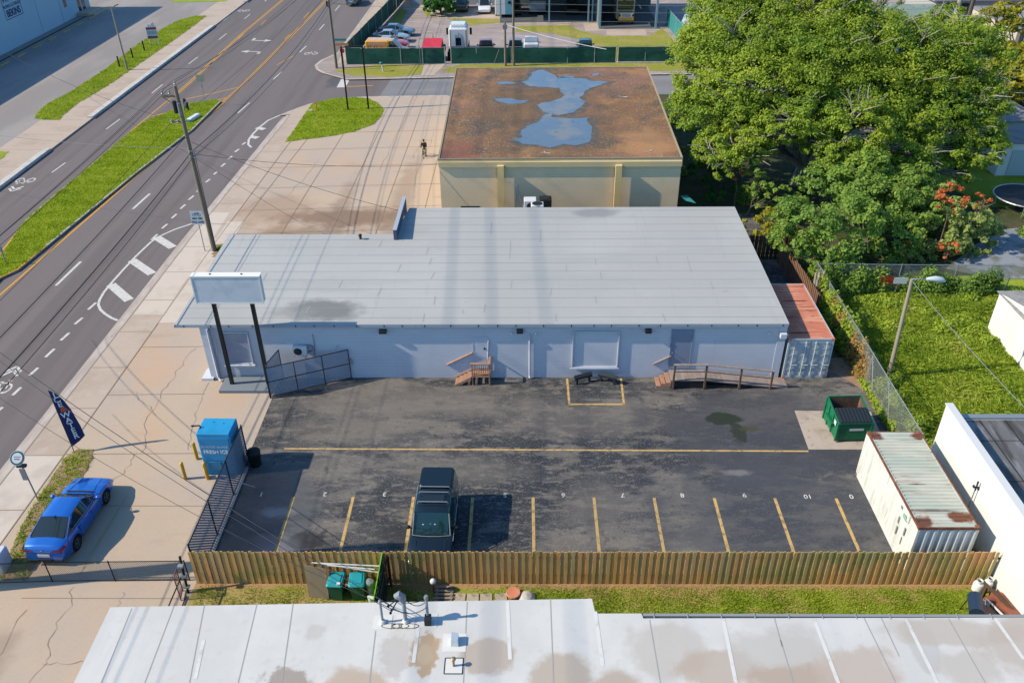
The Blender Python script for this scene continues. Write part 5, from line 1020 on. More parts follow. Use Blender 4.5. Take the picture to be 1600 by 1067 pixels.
for k_, (xs, nm) in enumerate(((-3.9, 'westernmost'), (-1.6, 'middle'), (1.3, 'easternmost'))):
    # unseen cables added above view, set where their soft shadows cross the shop roof
    zt_ = 3.9+(xs+48)*math.tan(R(SUN_EL))/math.cos(R(SUN_AZ)); wire((-48, -60, zt_), (-48, 130, zt_+.3),   .5, .042, 'unseen cable added high above the road, the '+nm+' to shade the grey roof', 'unseen added cables')
sd_ = 'thin service cable sagging across the parked blue car and wooden fence to the white roof mast'
M2 = Vector((*roofxy(634, 971), ZS+1.2)); M1 = Vector((*roofxy(598, 972), ZS+1.0))
wire((-37.5, 41.0, 9.2), M2+Vector((-.4, 0, -.4)), 1.35, .016, 'upper service cable sagging over the blue car to the white roof mast', 'service cables to the roof masts'); wire((-37.5, 41.0, 8.6), M2+Vector((-.5, 0, -.6)), 1.55, .012, 'lower service cable sagging over the blue car to the white roof mast', 'service cables to the roof masts'); wire((-30, 34, 6.3), M1, 1.3, .010, 'thinnest service cable reaching the left pipe on the white roof', 'service cables to the roof masts')
wire((-21.95, 53.96, 8.0), (-8.0, 50.5, 4.6), .35, .014, 'thin cable running from the tall utility pole to the shop roof', 'cables from the pole to the shop')
wire((-21.95, 53.96, 7.2), (-6.2, 58.6, 4.6), .45, .014, 'thin cable running from the tall utility pole to the tan building', None)
wire((-21.95, 53.96, 6.9), (-17.0, 58.5, .1), .05, .010, 'thin guy wire anchored in the concrete behind the shop', 'guy wires of the tall pole'); wire((-22.3, 53.96, 9.3), (-60, 92, 8.0), 1.2, .014, 'thin cable crossing the road from the tall pole to the far side', None)
wire((-22.2, 53.9, 7.6), (-60, 66, 8.0), 1.0, .012, 'thin pale cable crossing the grass median below the tall pole', None, m_insul)
wire((19.9, 38.3, 6.1), (22.3, 26.0, 4.6), .25, .014, 'pale cable from the leaning lamp post down to the stained metal roof', None, m_insul); wire((22.3, 26, 4.6), (24, 14, 4.2), .2, .014, 'pale cable continuing over the stained metal roof at the right edge', None, m_insul)
for z, nm in ((8.2, 'topmost'), (7.0, 'second'), (6.2, 'third'), (5.2, 'lowest')): wire((-1.18, 101.6, min(z, 8.8)), (60, 103.5, z), .6, .016, nm+' of four thin pale wires crossing in front of the carport', 'wires in front of the carport', m_galv)
wire((-2.15, 101.6, 4.7), (9.2, 97.0, 3.0), .2, .04, 'pale sagging cable from the timber poles over the green fence', None, m_lampw)
wire((-22.05, 101.05, 7.3), (-1.2, 101.6, 7.0), .5, .014, 'thin wire from the corner pole to the pair of poles', None); 
# ================================================================= FENCES
def link_fence(name, lab, pts, h, mm, mpost, step=3.0, r_=.03, diag=False, group=None):
    o = thing(name, lab, 'fence', (*pts[0], 0), 0, group); X0 = Vector((*pts[0], 0))
    total = 0
    for i in range(len(pts)-1):
        a = Vector((*pts[i], 0))-X0; b = Vector((*pts[i+1], 0))-X0; d = b-a; L_ = d.length; d.normalize()
        pan = MB().quad(a+Vector((0, 0, .04)), b+Vector((0, 0, .04)), b+Vector((0, 0, h)), a+Vector((0, 0, h))).build('mesh_panel', mm, o)
        rl_ = MB().tube([a+Vector((0, 0, h)), b+Vector((0, 0, h))], r_*.8, 6)
        if mpost is m_blackpost: rl_.tube([a+Vector((0, 0, .05)), b+Vector((0, 0, .05))], r_*.8, 6)
        rl_.build('top_rail', mpost, o)
        n = max(1, round(L_/step))
        for k in range(n+(1 if i == len(pts)-2 else 0)): MB().tube([a+d*(L_*k/n), a+d*(L_*k/n)+Vector((0, 0, h+.05))], r_, 8).build('post', mpost, o)
        if diag:
            for k in range(n): q = a+d*(L_*k/n); MB().tube([q+Vector((0, 0, h-.1)), q+d*1.1+Vector((0, 0, .05))], r_*.6, 5).build('brace', mpost, o)
    return o
m_linky = mat('chain_link_y', (.40, .43, .44), .5, metal=.3, wire=(.10, .15, 1))
link_fence('chain_link_fence', 'silver chain-link fence dividing the parking lot from the weedy field', [(18.62, 48.0), (18.58, 40), (18.56, 35.2), (18.56, 30.9)], 2.1, m_linky, m_galv, 2.9, .03, True)
link_fence('chain_link_fence', 'vine-covered chain-link fence at the back of the weedy field', [(18.8, 48.2), (24, 48.0), (31, 47.9)], 1.9, mat('chain_link_x', (.40, .43, .44), .5, metal=.3, wire=(.10, .15, 0)), m_galv, 3.0)
pf = link_fence('privacy_fence', 'dark slatted chain-link fence between the ice machine and the parking lot', [(-13.5, 23.9), (-13.5, 31.5)], 2.12, m_slat, m_blackpost, 2.55, .035)
MB().box(.02, 0, 0, .16, 7.0, .10).build('kerb_beam', m_curb, pf); MB().tube([(.1, 5.4, .6), (.9, 5.5, .15)], .025, 5).build('brace', m_galv, pf)
link_fence('low_fence', 'low dark chain-link fence behind the blue car at the left edge', [(-21.9, 23.75), (-19.6, 23.85), (-17.0, 23.9), (-13.9, 23.95)], 1.15, m_linkd, m_blackpost, 2.7, .025)
gt = thing('fence_gate', 'wide slatted swing gate left ajar against the shop by the sign posts', 'gate', (-13.68, 36.51, 0), math.atan2(1.77, 4.1))
MB().quad((.05, 0, .1), (4.45, 0, .1), (4.45, 0, 1.95), (.05, 0, 1.95)).build('mesh_panel', m_slatx, gt)
q = MB().tube([(0, 0, 0), (0, 0, 2.1)], .045, 8)
for x in (1.5, 3.0, 4.45): q.tube([(x, 0, .1), (x, 0, 1.95)], .025, 6)
for z in (.1, 1.05, 1.95): q.tube([(0, 0, z), (4.45, 0, z)], .025, 6)
q.build('frame', m_blackpost, gt); MB().box(4.47, -.05, 1.0, 4.6, .05, 1.3).build('latch', m_galv, gt)
gt2 = thing('side_fence', 'short slatted fence panel between the gate post and the shop wall', 'fence', (-13.75, 36.6, 0), R(76))
MB().quad((.05, 0, .1), (1.65, 0, .1), (1.65, 0, 2.0), (.05, 0, 2.0)).build('mesh_panel', m_slatx, gt2); MB().tube([(0, 0, 2), (1.65, 0, 2)], .03, 6).tube([(1.65, 0, 0), (1.65, 0, 2)], .03, 6).tube([(0, 0, .1), (1.65, 0, .1)], .03, 6).build('frame', m_blackpost, gt2)
# wooden board fence: individual boards within one panel mesh
def board_fence(name, lab, a, b, h, mm, rails=True, jit=.03, bw=.143, side=-1, parent_posts=True):
    a, b = Vector((*a, 0)), Vector((*b, 0)); d = b-a; L_ = d.length; o = thing(name, lab, 'fence', tuple(a), math.atan2(d.y, d.x)); n = int(L_/bw); mb = MB()
    for i in range(n):
        x = i*bw; y = (.018 if i % 2 else -.012)+random.uniform(-.004, .004); t = h+random.uniform(-jit, jit); s_ = random.uniform(-.006, .006)
        mb.add([(x+.003, y-.01, .02), (x+bw-.012, y-.01, .02), (x+bw-.012, y+.01, .02), (x+.003, y+.01, .02), (x+.003+s_, y-.01, t-.03), (x+.025+s_, y-.01, t), (x+bw-.034+s_, y-.01, t), (x+bw-.012+s_, y-.01, t-.03), (x+.003+s_, y+.01, t-.03), (x+.025+s_, y+.01, t), (x+bw-.034+s_, y+.01, t), (x+bw-.012+s_, y+.01, t-.03)],
               [(0, 1, 7, 6, 5, 4), (3, 8, 9, 10, 11, 2), (0, 4, 8, 3), (1, 2, 11, 7), (4, 5, 9, 8), (5, 6, 10, 9), (6, 7, 11, 10)])
    mb.build('boards', mm, o)
    rr_ = MB()
    for z in (.4, h-.45): rr_.box(0, .033, z, L_, .075, z+.09)
    rr_.build('rail', m_wooddk, o)
    for k in range(int(L_/2.45)+1): MB().box(k*2.45, .078, 0, k*2.45+.09, .168, h-.1).build('post', m_wooddk, o)
    return o
board_fence('wooden_fence', 'long brown board fence stained green running across behind the parking bays', (-13.55, 23.80), (19.03, 23.86), 1.86, m_wood)
board_fence('wooden_fence', 'dark side fence with a bright green mossy edge between the bins and the foreground lawn', (-5.60, 23.72), (-5.60, 19.6), 1.9, mat('dark_green_boards', (.035, .05, .04), .9, [((.06, .07, .045), 1, .45, .7)], slats=(0, .143, (.03, .05, .05))))
tag(MB().box(-5.70, 22.0, 0, -5.66, 23.7, 1.95).box(-5.70, 20.2, 0, -5.66, 22.0, 1.93).build('fence_board', mat('lime_green', (.16, .42, .02), .8)), 'bright lime green board standing on edge beside the teal-lidded bins', 'board')
board_fence('wooden_fence', 'dark brown board fence behind the red-roofed container under the trees', (14.6, 52.4), (18.3, 52.4), 1.8, m_wooddk)
bf2 = board_fence('wooden_fence', 'leaning brown board fence beside the red-roofed container near the dead stump', (17.4, 52.0), (17.75, 44.2), 1.85, mat('reddish_boards', (.24, .13, .08), .9, [((.15, .08, .05), 1.5, .45, .7)], slats=(0, .143, (.16, .09, .06))))
# green screened fence round the yard
gf = thing('screened_fence', 'long dark green fabric-screened fence along the side street', 'fence', (0, 102.6, 0))
def screen(mb, a, b, h, n=24, amp=.05):
    a, b = Vector(a), Vector(b); d = (b-a); nv = Vector((-d.y, d.x, 0)).normalized(); vs = []
    for i in range(n+1):
        for k, z in enumerate((.08, h*.35, h*.7, h)): vs.append(a+d*(i/n)+nv*random.uniform(-amp, amp)*(1 if k in (1, 2) else .3)+Vector((0, 0, z-(random.uniform(0, .05) if k == 3 else 0))))
    mb.add(vs, [(i*4+k, (i+1)*4+k, (i+1)*4+k+1, i*4+k+1) for i in range(n) for k in range(3)])
s1 = MB()
for a, b in ((-21.0, -9.4), (-8.6, -1.5), (-1.4, 10.9), (11.2, 18.0), (18.2, 40)): screen(s1, (a, 0, 0), (b, .1, 0), 1.85, int(abs(b-a)*1.6))
s1.build('fabric', m_gscreen, gf, smooth=40)
for x in (-21.0, -17.8, -14.6, -12, -9.35, -8.6, -5.6, -1.45, 2, 5.2, 8.4, 11.0, 14.4, 18.0): MB().tube([(x, .08, 0), (x, .08, 2.0)], .045 if x not in (-9.35, -8.6, 11.0, 18.0) else .07, 6).build('post', m_galv, gf)
MB().box(11.0, -.15, 0, 18.2, .0, .14).build('base_beam', m_curbw, gf); MB().tube([(-21.0, .08, 1.9), (40, .2, 1.9)], .03, 6).build('top_rail', m_galv, gf)
MB().tube([(-3.5, -.12, .1), (-2.9, -.12, 1.7)], .03, 5).tube([(-12.3, -.15, .0), (-12.3, -.15, 2.2)], .04, 5).build('brace', m_galv, gf)
g2 = thing('screened_fence', 'tall green screened fence running beside the road pavement at the top', 'fence', (-21.1, 102.6, 0)); s2 = MB(); screen(s2, (0, 0, 0), (2.2, 30, 0), 2.3, 30, .04); screen(s2, (2.2, 30, 0), (3.4, 50, 0), 2.4, 16, .04); s2.build('fabric', m_gscreen, g2, smooth=40)
for k in range(12): MB().tube([(2.2*k/7.5, k*4, 0), (2.2*k/7.5, k*4, 2.4)], .05, 6).build('post', m_galv, g2)
g3 = thing('screened_fence', 'teal green fence on the lawn between the carport and the big tree', 'fence', (0, 0, 0))
MB().quad((20.6, 104.0, 0), (19.6, 122, 0), (19.6, 122, 2.2), (20.6, 104.0, 2.2)).build('panel', m_teal, g3); MB().tube([(20.6, 104, 2.2), (19.6, 122, 2.2)], .04, 6).build('top_rail', m_galv, g3)
for y in (104, 110, 116, 122): MB().tube([(20.6-(y-104)/18, y, 0), (20.6-(y-104)/18, y, 2.3)], .05, 6).build('post', m_galv, g3)
# leaning gate frame by the fence corner
gl_ = thing('gate_leaf', 'dark red narrow gate leaning by the left end of the wooden fence', 'gate', (-14.0, 23.4, 0), R(-80)); q = MB()
for x in (0, .5): q.tube([(x, 0, 0), (x, .0, 1.3)], .025, 6)
q.tube([(0, 0, 1.3), (.5, 0, 1.3)], .025, 6).tube([(0, 0, .1), (.5, 0, .1)], .025, 6).build('frame', m_pmaroon, gl_); MB().quad((0, 0, .1), (.5, 0, .1), (.5, 0, 1.3), (0, 0, 1.3)).build('mesh_panel', m_linkd, gl_)
gp = thing('gate_post', 'dark steel gate post with hinges at the corner of the wooden fence', 'post', (-13.75, 23.3, 0)); MB().tube([(0, 0, 0), (0, .2, 1.9)], .05, 8).build('post', m_blackpost, gp); 
for z in (.3, .9, 1.5): MB().box(-.1, -.05, z, .12, .12, z+.08).build('hinge', m_galv, gp)
q = MB().tube([(0, -.2, .05), (0, -2.6, .05)], .03, 6).tube([(0, -.2, 1.1), (0, -2.6, 1.1)], .03, 6).tube([(0, -2.6, 0), (0, -2.6, 1.15)], .03, 6).build('side_rail', m_blackpost, gp)
tag(MB().bbox(-.5, -.35, 0, .25, .4, .95, .05).build('concrete_block', m_pipe, None, (-22.05, 24.6, 0)), 'grey concrete block at the left end of the low fence', 'block')

# ================================================================= BACKYARD THINGS
def wheelie(x, y, lab, r_):
    o = thing('wheelie_bin', lab, 'bin', (x, y, 0), r_, 'teal-lidded bins behind the wooden fence')
    MB().add([(-.22, -.24, .05), (.22, -.24, .05), (.22, .26, .05), (-.22, .26, .05), (-.30, -.34, .95), (.30, -.34, .95), (.30, .38, .95), (-.30, .38, .95)], [(3, 2, 1, 0), (0, 1, 5, 4), (1, 2, 6, 5), (2, 3, 7, 6), (3, 0, 4, 7), (4, 5, 6, 7)]).build('body', m_bing, o)
    MB().bbox(-.33, -.38, .955, .33, .40, 1.03, .05).bbox(-.22, -.26, 1.03, .22, .25, 1.06, .02).build('lid', m_teallid, o); MB().tube([(-.25, .44, .93), (.25, .44, .93)], .02, 6).build('handle', m_bing, o)
    for s_ in (-.27, .27): MB().tube([(s_-.03, .3, .1), (s_+.03, .3, .1)], .10, 12).build('wheel', m_plastic, o)
    return o
b1_ = wheelie(-7.55, 23.15, 'green wheeled bin with a teal lid and a white sticker, the left of two', R(-3)); MB().box(.1, -.34, 1.062, .24, -.2, 1.066).build('sticker', m_lampw, b1_)
wheelie(-6.70, 23.15, 'green wheeled bin with a plain teal lid, the right of two', R(4))
tag(MB().add([(-8.75, 23.1, 0), (-7.9, 22.95, 0), (-7.95, 23.35, 1.35), (-8.85, 23.5, 1.4), (-8.75, 23.14, 0), (-7.9, 22.99, 0), (-7.95, 23.39, 1.35), (-8.85, 23.54, 1.4)], [(0, 1, 2, 3), (7, 6, 5, 4), (0, 3, 7, 4), (1, 5, 6, 2), (3, 2, 6, 7)]).build('plywood_sheet', mat('old_plywood', (.24, .20, .14), .9, [((.16, .13, .09), 1.5, .45, .7)], slats=(0, .2, (.17, .14, .10)))), 'weathered plywood sheet leaning on the wooden fence beside the bins', 'board')
pp = MB()
for (a, b, nm) in (((-8.55, 23.6, 1.45), (-5.75, 23.55, 1.32), 'longest white plastic pipe, lying nearest the wooden fence over the bins'), ((-8.3, 23.55, 1.5), (-5.75, 23.35, 1.15), 'white plastic pipe sloping steepest down to the lime green board'), ((-7.9, 23.5, 1.42), (-6.0, 23.4, 1.3), 'shortest white plastic pipe in the middle of the three over the bins')):
    tag(MB().tube([a, b], .028, 6).build('plastic_pipe', m_lampw), nm, 'pipe', 'white pipes lying over the bins')
o = thing('paint_bucket', 'small white bucket on the ground beside the lime green board', 'bucket', (-6.15, 22.85, 0)); MB().lathe([(.12, 0), (.15, .32), (.16, .33), (.13, .34)], n=14).build('body', m_lampw, o); MB().lathe([(.13, .36), (.2, .9), (.17, .95), (.02, 1.0)], (-.05, .25, 0), 10).build('lid', m_insul, o)
tag(MB().ball((0, 0, .25), .35, .25, .5, 10).build('grass_pile', m_grass, None, (-5.95, 23.2, 0), 60), 'mound of green clippings beside the lime green board', 'pile')
# outdoor bench and mat below the gate corner
bn = thing('wooden_bench', 'grey weathered plank bench half hidden by the foreground roof edge', 'bench', (-10.9, 21.6, 0)); MB().box(-1.7, -.1, .45, 1.4, .35, .52).build('seat', m_deckg, bn)
for x in (-1.3, 1.0): MB().box(x, -.1, 0, x+.14, .35, .45).build('leg', m_deckg, bn)
tag(MB().bbox(-.5, -.4, 0, .5, .35, .35, .03).build('storage_box', m_boxr, None, (-10.6, 21.05, 0)), 'low reddish box beside the grey bench at the roof edge', 'box')
# paving slabs and garden bits right of the dark fence
for i, (px, l_) in enumerate(((718, 'leftmost'), (739, 'second from left'), (760, 'second from right'), (783, 'rightmost'))):
    x, y = G(px, 935); tag(MB().bbox(-.24, -.3, 0, .24, .25, .04, .01).build('paving_slab', m_patch, None, (x, y, 0), None, random.uniform(-.1, .1)), l_+' of four square paving slabs at the foreground roof edge', 'paving slab', 'paving slabs along the roof edge')
gl = thing('garden_light', 'white globe garden light on a rusty stake beside the dark fence', 'lamp', (*G(678, 925), 0)); MB().tube([(0, 0, 0), (0, 0, .55)], .03, 6).build('stake', m_rust, gl); MB().ball((0, 0, .65), .13, .13, .13, 12).build('globe', m_lampw, gl, smooth=60)
ps = thing('wooden_pallet', 'grey slatted pallet lying by the dark fence at the roof edge', 'pallet', (*G(693, 930), 0)); 
for k in range(5): MB().box(-.35, -.45+.19*k, .08, .4, -.35+.19*k, .11).build('slat', m_deckg, ps)
MB().box(-.3, -.5, 0, -.22, .45, .08).box(.28, -.5, 0, .36, .45, .08).build('bearer', m_deckg, ps)
tag(MB().lathe([(.2, 0), (.3, .2), (.28, .24), (.1, .22)], n=14).build('clay_pot', m_boxr, None, (*G(802, 931), 0)), 'broken terracotta pot beside the foreground roof edge', 'pot'); tag(MB().lathe([(.3, 0), (.34, .1), (.2, .2), (.02, .24)], n=16).build('stone_dish', m_curbw, None, (*G(823, 935), 0)), 'round pale stone beside the terracotta pot', 'stone')
for (px, py), l_ in (((1525, 922), 'squat round white gas cylinder standing at the right end of the wooden fence'), ((1540, 921), 'taller white gas cylinder standing at the right end of the wooden fence')):
    tall = 'taller' in l_; x, y = G(px, py); o = thing('gas_cylinder', l_, 'gas cylinder', (x, y, 0)); k = 1.15 if tall else 1.; r_ = .17 if tall else .20
    MB().lathe([(r_*.6, 0), (r_, .06), (r_, .38*k), (r_*.8, .46*k), (r_*.35, .5*k)], n=18).build('tank', m_lampw, o, smooth=50); MB().lathe([(r_*.6, .48*k), (r_*.62, .6*k), (r_*.55, .6*k), (r_*.52, .5*k)], n=18).build('collar', m_lampw, o); MB().box(-.03, -.03, .48*k, .03, .03, .58*k).build('valve', m_dark, o)
gr = thing('barrel_grill', 'dark blue barrel barbecue grill beside stacked boards at the right corner', 'grill', (17.45, 22.1, 0), R(70)); MB().tube([(-.45, 0, .85), (.45, 0, .85)], .27, 18).build('drum', mat('grill_blue', (.02, .04, .08), .4), gr, smooth=40)
for x in (-.4, .4):
    for y in (-.2, .2): MB().tube([(x, y*1.6, 0), (x, y, .7)], .02, 5).build('leg', m_dark, gr)
MB().tube([(.0, -.3, .95), (.3, -.34, .95)], .02, 5).build('handle', m_galv, gr); pass
for i, (x0, y0, ln, an, w_, z, mm, l_) in enumerate(((17.95, 22.95, 1.9, -74, .45, .35, m_deck, 'orange-brown plank leaning beside the grill'), (18.45, 22.9, 2.0, -72, .5, .45, m_redwood, 'dark red plank in the stack by the white wall'), (18.35, 23.3, 2.4, -70, .14, .75, m_wooddk, 'dark narrow beam lying on top of the board stack'), (18.15, 22.6, 1.4, -70, .06, .62, m_lampw, 'thin pale batten lying on the board stack'))):
    tag(MB().box(0, -w_/2, z-.05, ln, w_/2, z).box(.1, -w_/2+.01, 0, .2, w_/2-.01, z-.051).box(ln-.2, -w_/2+.01, 0, ln-.1, w_/2-.01, z-.051).build('plank', mm, None, (x0, y0, 0), None, R(an)), l_, 'plank')
tag(MB().add([(18.65, 23.2, .0), (19.0, 23.0, .0), (19.0, 21.2, .9), (18.6, 21.4, .9), (18.65, 23.2, .5), (19.0, 23.0, .5)], [(0, 1, 5, 4), (4, 5, 2, 3), (0, 4, 3), (1, 2, 5)]).build('curved_board', m_redwood), 'dark red curved board leaning against the white wall', 'board')
# spools and debris: dead stump, barrel by privacy fence
brl = thing('rubbish_barrel', 'black round-topped bin just inside the privacy fence', 'bin', (-13.05, 31.15, 0)); MB().lathe([(.27, 0), (.32, .75), (.34, .78), (.30, .88), (.12, .98)], n=20).build('body', m_plastic, brl, smooth=50); MB().box(-.1, -.33, .8, .1, -.30, .92).build('flap', m_lid, brl)
stp = MB(); 
for k in range(9): 
    a = k*.7; stp.tube([(random.uniform(-.3, .3), random.uniform(-.5, .5), 0), (random.uniform(-.4, .4), random.uniform(-.8, .8), random.uniform(1.4, 2.5))], [.16, .07], 6)
tag(stp.build('dead_stump', mat('dead_wood', (.36, .30, .26), .9, [((.22, .18, .16), 3, .45, .7)]), None, (18.2, 46.0, 0), 60), 'pale splintered dead stump beside the leaning brown fence', 'stump')
tr = thing('trampoline', 'round black trampoline on the lawn at the right edge', 'trampoline', (38.6, 61.0, 0)); MB().lathe([(2.25, .9), (2.25, .91)], n=40).build('mat', m_plastic, tr); MB().tube([(2.35*math.cos(t), 2.35*math.sin(t), .9) for t in np.linspace(0, 2*math.pi, 41)], .05, 6, cap=False).build('ring', m_galv, tr)
for k in range(6): t = k*math.pi/3; MB().tube([(2.35*math.cos(t), 2.35*math.sin(t), .9), (2.35*math.cos(t), 2.35*math.sin(t), 0)], .03, 6).build('leg', m_galv, tr)
for (x, y, r_) in ((22.5, 51.2, .3),):
    o = thing('wooden_pallet', 'grey timber pallet lying on shaded ground beyond the vine-covered fence', 'pallet', (x, y, .0), r_)
    for k in range(6): MB().box(-.6, -.6+.22*k, .1, .6, -.48+.22*k, .125).build('slat', m_deckg, o)
    MB().box(-.6, -.6, 0, -.5, .62, .1).box(.5, -.6, 0, .6, .62, .1).build('bearer', m_deckg, o)
o = thing('estate_board', 'small red and white board on posts against the vine-covered fence', 'sign', (23.2, 47.6, 0)); MB().box(-.5, -.02, .7, .3, .0, 1.3).build('board', m_pred, o); MB().box(.32, -.02, .75, 1.2, .0, 1.2).build('board', m_lampw, o); MB().box(-.3, .0, 0, -.24, .04, .7).box(.6, 0, 0, .66, .04, .75).build('post', m_poleg, o)
tag(MB().add([(0, 0, 0), (3, .3, 0), (2.8, 2, 0), (.3, 2.2, 0), (.4, .3, 1.4), (2.2, .5, 1.7), (2.4, 1.6, 1.2), (.6, 1.7, 1.5), (1.5, 1, 2.0)], [(0, 1, 5, 4), (1, 2, 6, 5), (2, 3, 7, 6), (3, 0, 4, 7), (4, 5, 8), (5, 6, 8), (6, 7, 8), (7, 4, 8)]).build('tarpaulin', mat('tarp_blue', (.005, .12, .55), .4, [((.01, .2, .7), 1, .4, .7)]), None, (53.0, 92.5, 0)), 'crumpled bright blue tarpaulin over a pile near the top right corner', 'tarpaulin')
tag(MB().lathe([(.25, 0), (.3, .6), (.1, .7), (.05, 1.1)], n=10).build('water_tank', mat('toy_green', (.01, .35, .15), .5), None, (44.5, 84.9, 0)), 'small bright green object standing at the edge of the big tree', 'garden object')
# ================================================================= VEHICLES
def interp(P, x): return float(np.interp(x, [p[0] for p in P], [p[1] for p in P]))
def vehicle(name, lab, cat, loc, rot, P, group=None):
    """P: L W H r(wheel) wb(rear axle x, front axle x) top profile [(x,z)], cabin (xr0,xr1,xf1,xf0), paint"""
    o = thing(name, lab, cat, loc, rot, group)
    L_, W_, H_, r_, (xa, xb) = P['L'], P['W'], P['H'], P['r'], P['ax']; sill = P.get('sill', .24); pt_ = P['paint']; top = P['top']; hx = L_/2; hw0 = W_/2; tap = P.get('tap', .14)
    xs = sorted(set(list(np.linspace(-hx, hx, 41))+[p[0] for p in top]+[a+s*r_*1.18*k for a in (xa, xb) for s in (-1, 1) for k in (1, .97, .85, .6, .3)])); mb = MB(); n = 0; ring = 15
    for x in xs:
        T = interp(top, x); t = abs(x)/hx; e = max(0, (t-.80)/.20)
        hw = hw0*(1-tap*e*e-.02*t*t); B = sill+.10*e
        for a in (xa, xb):
            d = (x-a)/(r_*1.15)
            if abs(d) < 1: B = max(B, r_+r_*1.15*math.sqrt(1-d*d)*.98)
        if t > .985: T = T-.10*(T-B); B += .04
        B = min(B, T-.05); s = P.get('tumble', .93); h = T-B
        half = [(0, B), (hw*.90, B), (hw*.985, B+.12*h), (hw, B+.45*h), (hw*.985, B+.72*h), (hw*.95, T-.05*h-.01), (hw*s*.93, T), (hw*.4, T+.022)]
        pts = half+[(0, T+.03)]+[(-a, b) for a, b in half[:0:-1]]
        mb.v += [(x, a, b) for a, b in pts]; n += 1; ring = len(pts)
    for i in range(n-1):
        for k in range(ring):
            mb.f.append((i*ring+k, i*ring+(k+1) % ring, (i+1)*ring+(k+1) % ring, (i+1)*ring+k)); mb.mi.append(0)
    mb.f.append(tuple(range(ring-1, -1, -1))); mb.mi.append(0); e = (n-1)*ring; mb.f.append(tuple(e+k for k in range(ring))); mb.mi.append(0)
    bo = mb.build('body', pt_, o, smooth=38)
    MB().box(xa-.1, -hw0*.86, .2, xb+.1, hw0*.86, sill+.25).box(-hx+.25, -hw0*.7, .28, hx-.25, hw0*.7, .5).build('underbody', m_plastic, o)
    # greenhouse
    if P.get('cab'):
        r0, r1, f1, f0 = P['cab']; zb0, zb1 = interp(top, r0)-.02, interp(top, f0)-.02; wb_, wt = hw0*P.get('gw', .90), hw0*P.get('gt', .72); zt = H_-.035; g = MB(); N = 6
        def sec(x, z, w_, crown=0): return [(x, -w_, z), (x, -w_*.5, z+crown), (x, 0, z+crown*1.2), (x, w_*.5, z+crown), (x, w_, z)]
        rowsB = [sec(r0-.02, zb0, wb_*.86, .0), sec(r0+.18, min(interp(top, r0+.18), zb0+.05)-.02, wb_), sec((r0+f0)/2, interp(top, (r0+f0)/2)-.02, wb_), sec(f0-.35, interp(top, f0-.35)-.02, wb_), sec(f0, zb1, wb_*.80, .0)]
        rowsT = [sec(r1, zt, wt*.94, .02), sec(r1+.12, zt, wt, .02), sec((r1+f1)/2, zt+.01, wt, .03), sec(f1-.12, zt, wt, .02), sec(f1, zt-.01, wt*.95, .02)]
        for R_ in rowsB: g.v += R_
        for R_ in rowsT: g.v += R_
        B_ = lambda i, k: i*5+k; T_ = lambda i, k: 25+i*5+k
        for i in range(4): g.f += [(B_(i+1, 0), B_(i, 0), T_(i, 0), T_(i+1, 0)), (B_(i, 4), B_(i+1, 4), T_(i+1, 4), T_(i, 4))]+[(T_(i, k), T_(i, k+1), T_(i+1, k+1), T_(i+1, k)) for k in range(4)]
        for k in range(4): g.f += [(B_(0, k), T_(0, k), T_(0, k+1), B_(0, k+1)), (B_(4, k+1), T_(4, k+1), T_(4, k), B_(4, k))]
        g.mi = [0]*len(g.f); g.build('windows', P.get('glass', m_glass), o, smooth=30)
        rf_ = MB(); k_ = 5; X = np.linspace(r1-.01, f1+.01, 7)
        for x in X:
            e = .0 if 0 < list(X).index(x) < 6 else 1
            w_ = wt*(1.01 if not e else .94)
            rf_.v += [(x, -w_, zt-.012), (x, -w_*.9, zt+.025-.01*e), (x, -w_*.4, zt+.048-.015*e), (x, 0, zt+.053-.015*e), (x, w_*.4, zt+.048-.015*e), (x, w_*.9, zt+.025-.01*e), (x, w_, zt-.012)]
        rf_.f = [(i*7+k, i*7+k+1, (i+1)*7+k+1, (i+1)*7+k) for i in range(6) for k in range(6)]; rf_.f = [f[::-1] for f in rf_.f]; rf_.mi = [0]*len(rf_.f)
        ro = rf_.build('roof', P.get('roofpaint', pt_), o, smooth=40)
        pl = MB()
        def pillar(a, b, w0, w1=None):
            w1 = w1 or w0; a, b = Vector(a), Vector(b); s_ = 1 if a.y > 0 else -1
            vs = [a+Vector((-w0/2, .008*s_, 0)), a+Vector((w0/2, .008*s_, 0)), b+Vector((w1/2, .008*s_, 0)), b+Vector((-w1/2, .008*s_, 0))]; v2 = [q-Vector((0, .05*s_, 0)) for q in vs]
            fs = [(0, 1, 2, 3), (7, 6, 5, 4), (0, 4, 5, 1), (1, 5, 6, 2), (2, 6, 7, 3), (3, 7, 4, 0)]
            pl.add(vs+v2, fs if s_ < 0 else [f[::-1] for f in fs])
        for s_ in (-1, 1):
            pillar((f0-.10, wb_*.86*s_, zb1), (f1-.02, wt*.97*s_, zt), .07)
            pillar((r0+P.get('cp', .16), wb_*.98*s_, zb0), (r1+.10, wt*.99*s_, zt), P.get('cw', .22), P.get('cw', .22)*.8)
            for xb_ in P.get('bp', ((xa+xb)/2+.05,)): pillar((xb_, wb_*1.0*s_, interp(top, xb_)-.02), (xb_-.04, wt*1.0*s_, zt), .08)
        pl.build('pillars', pt_, o)
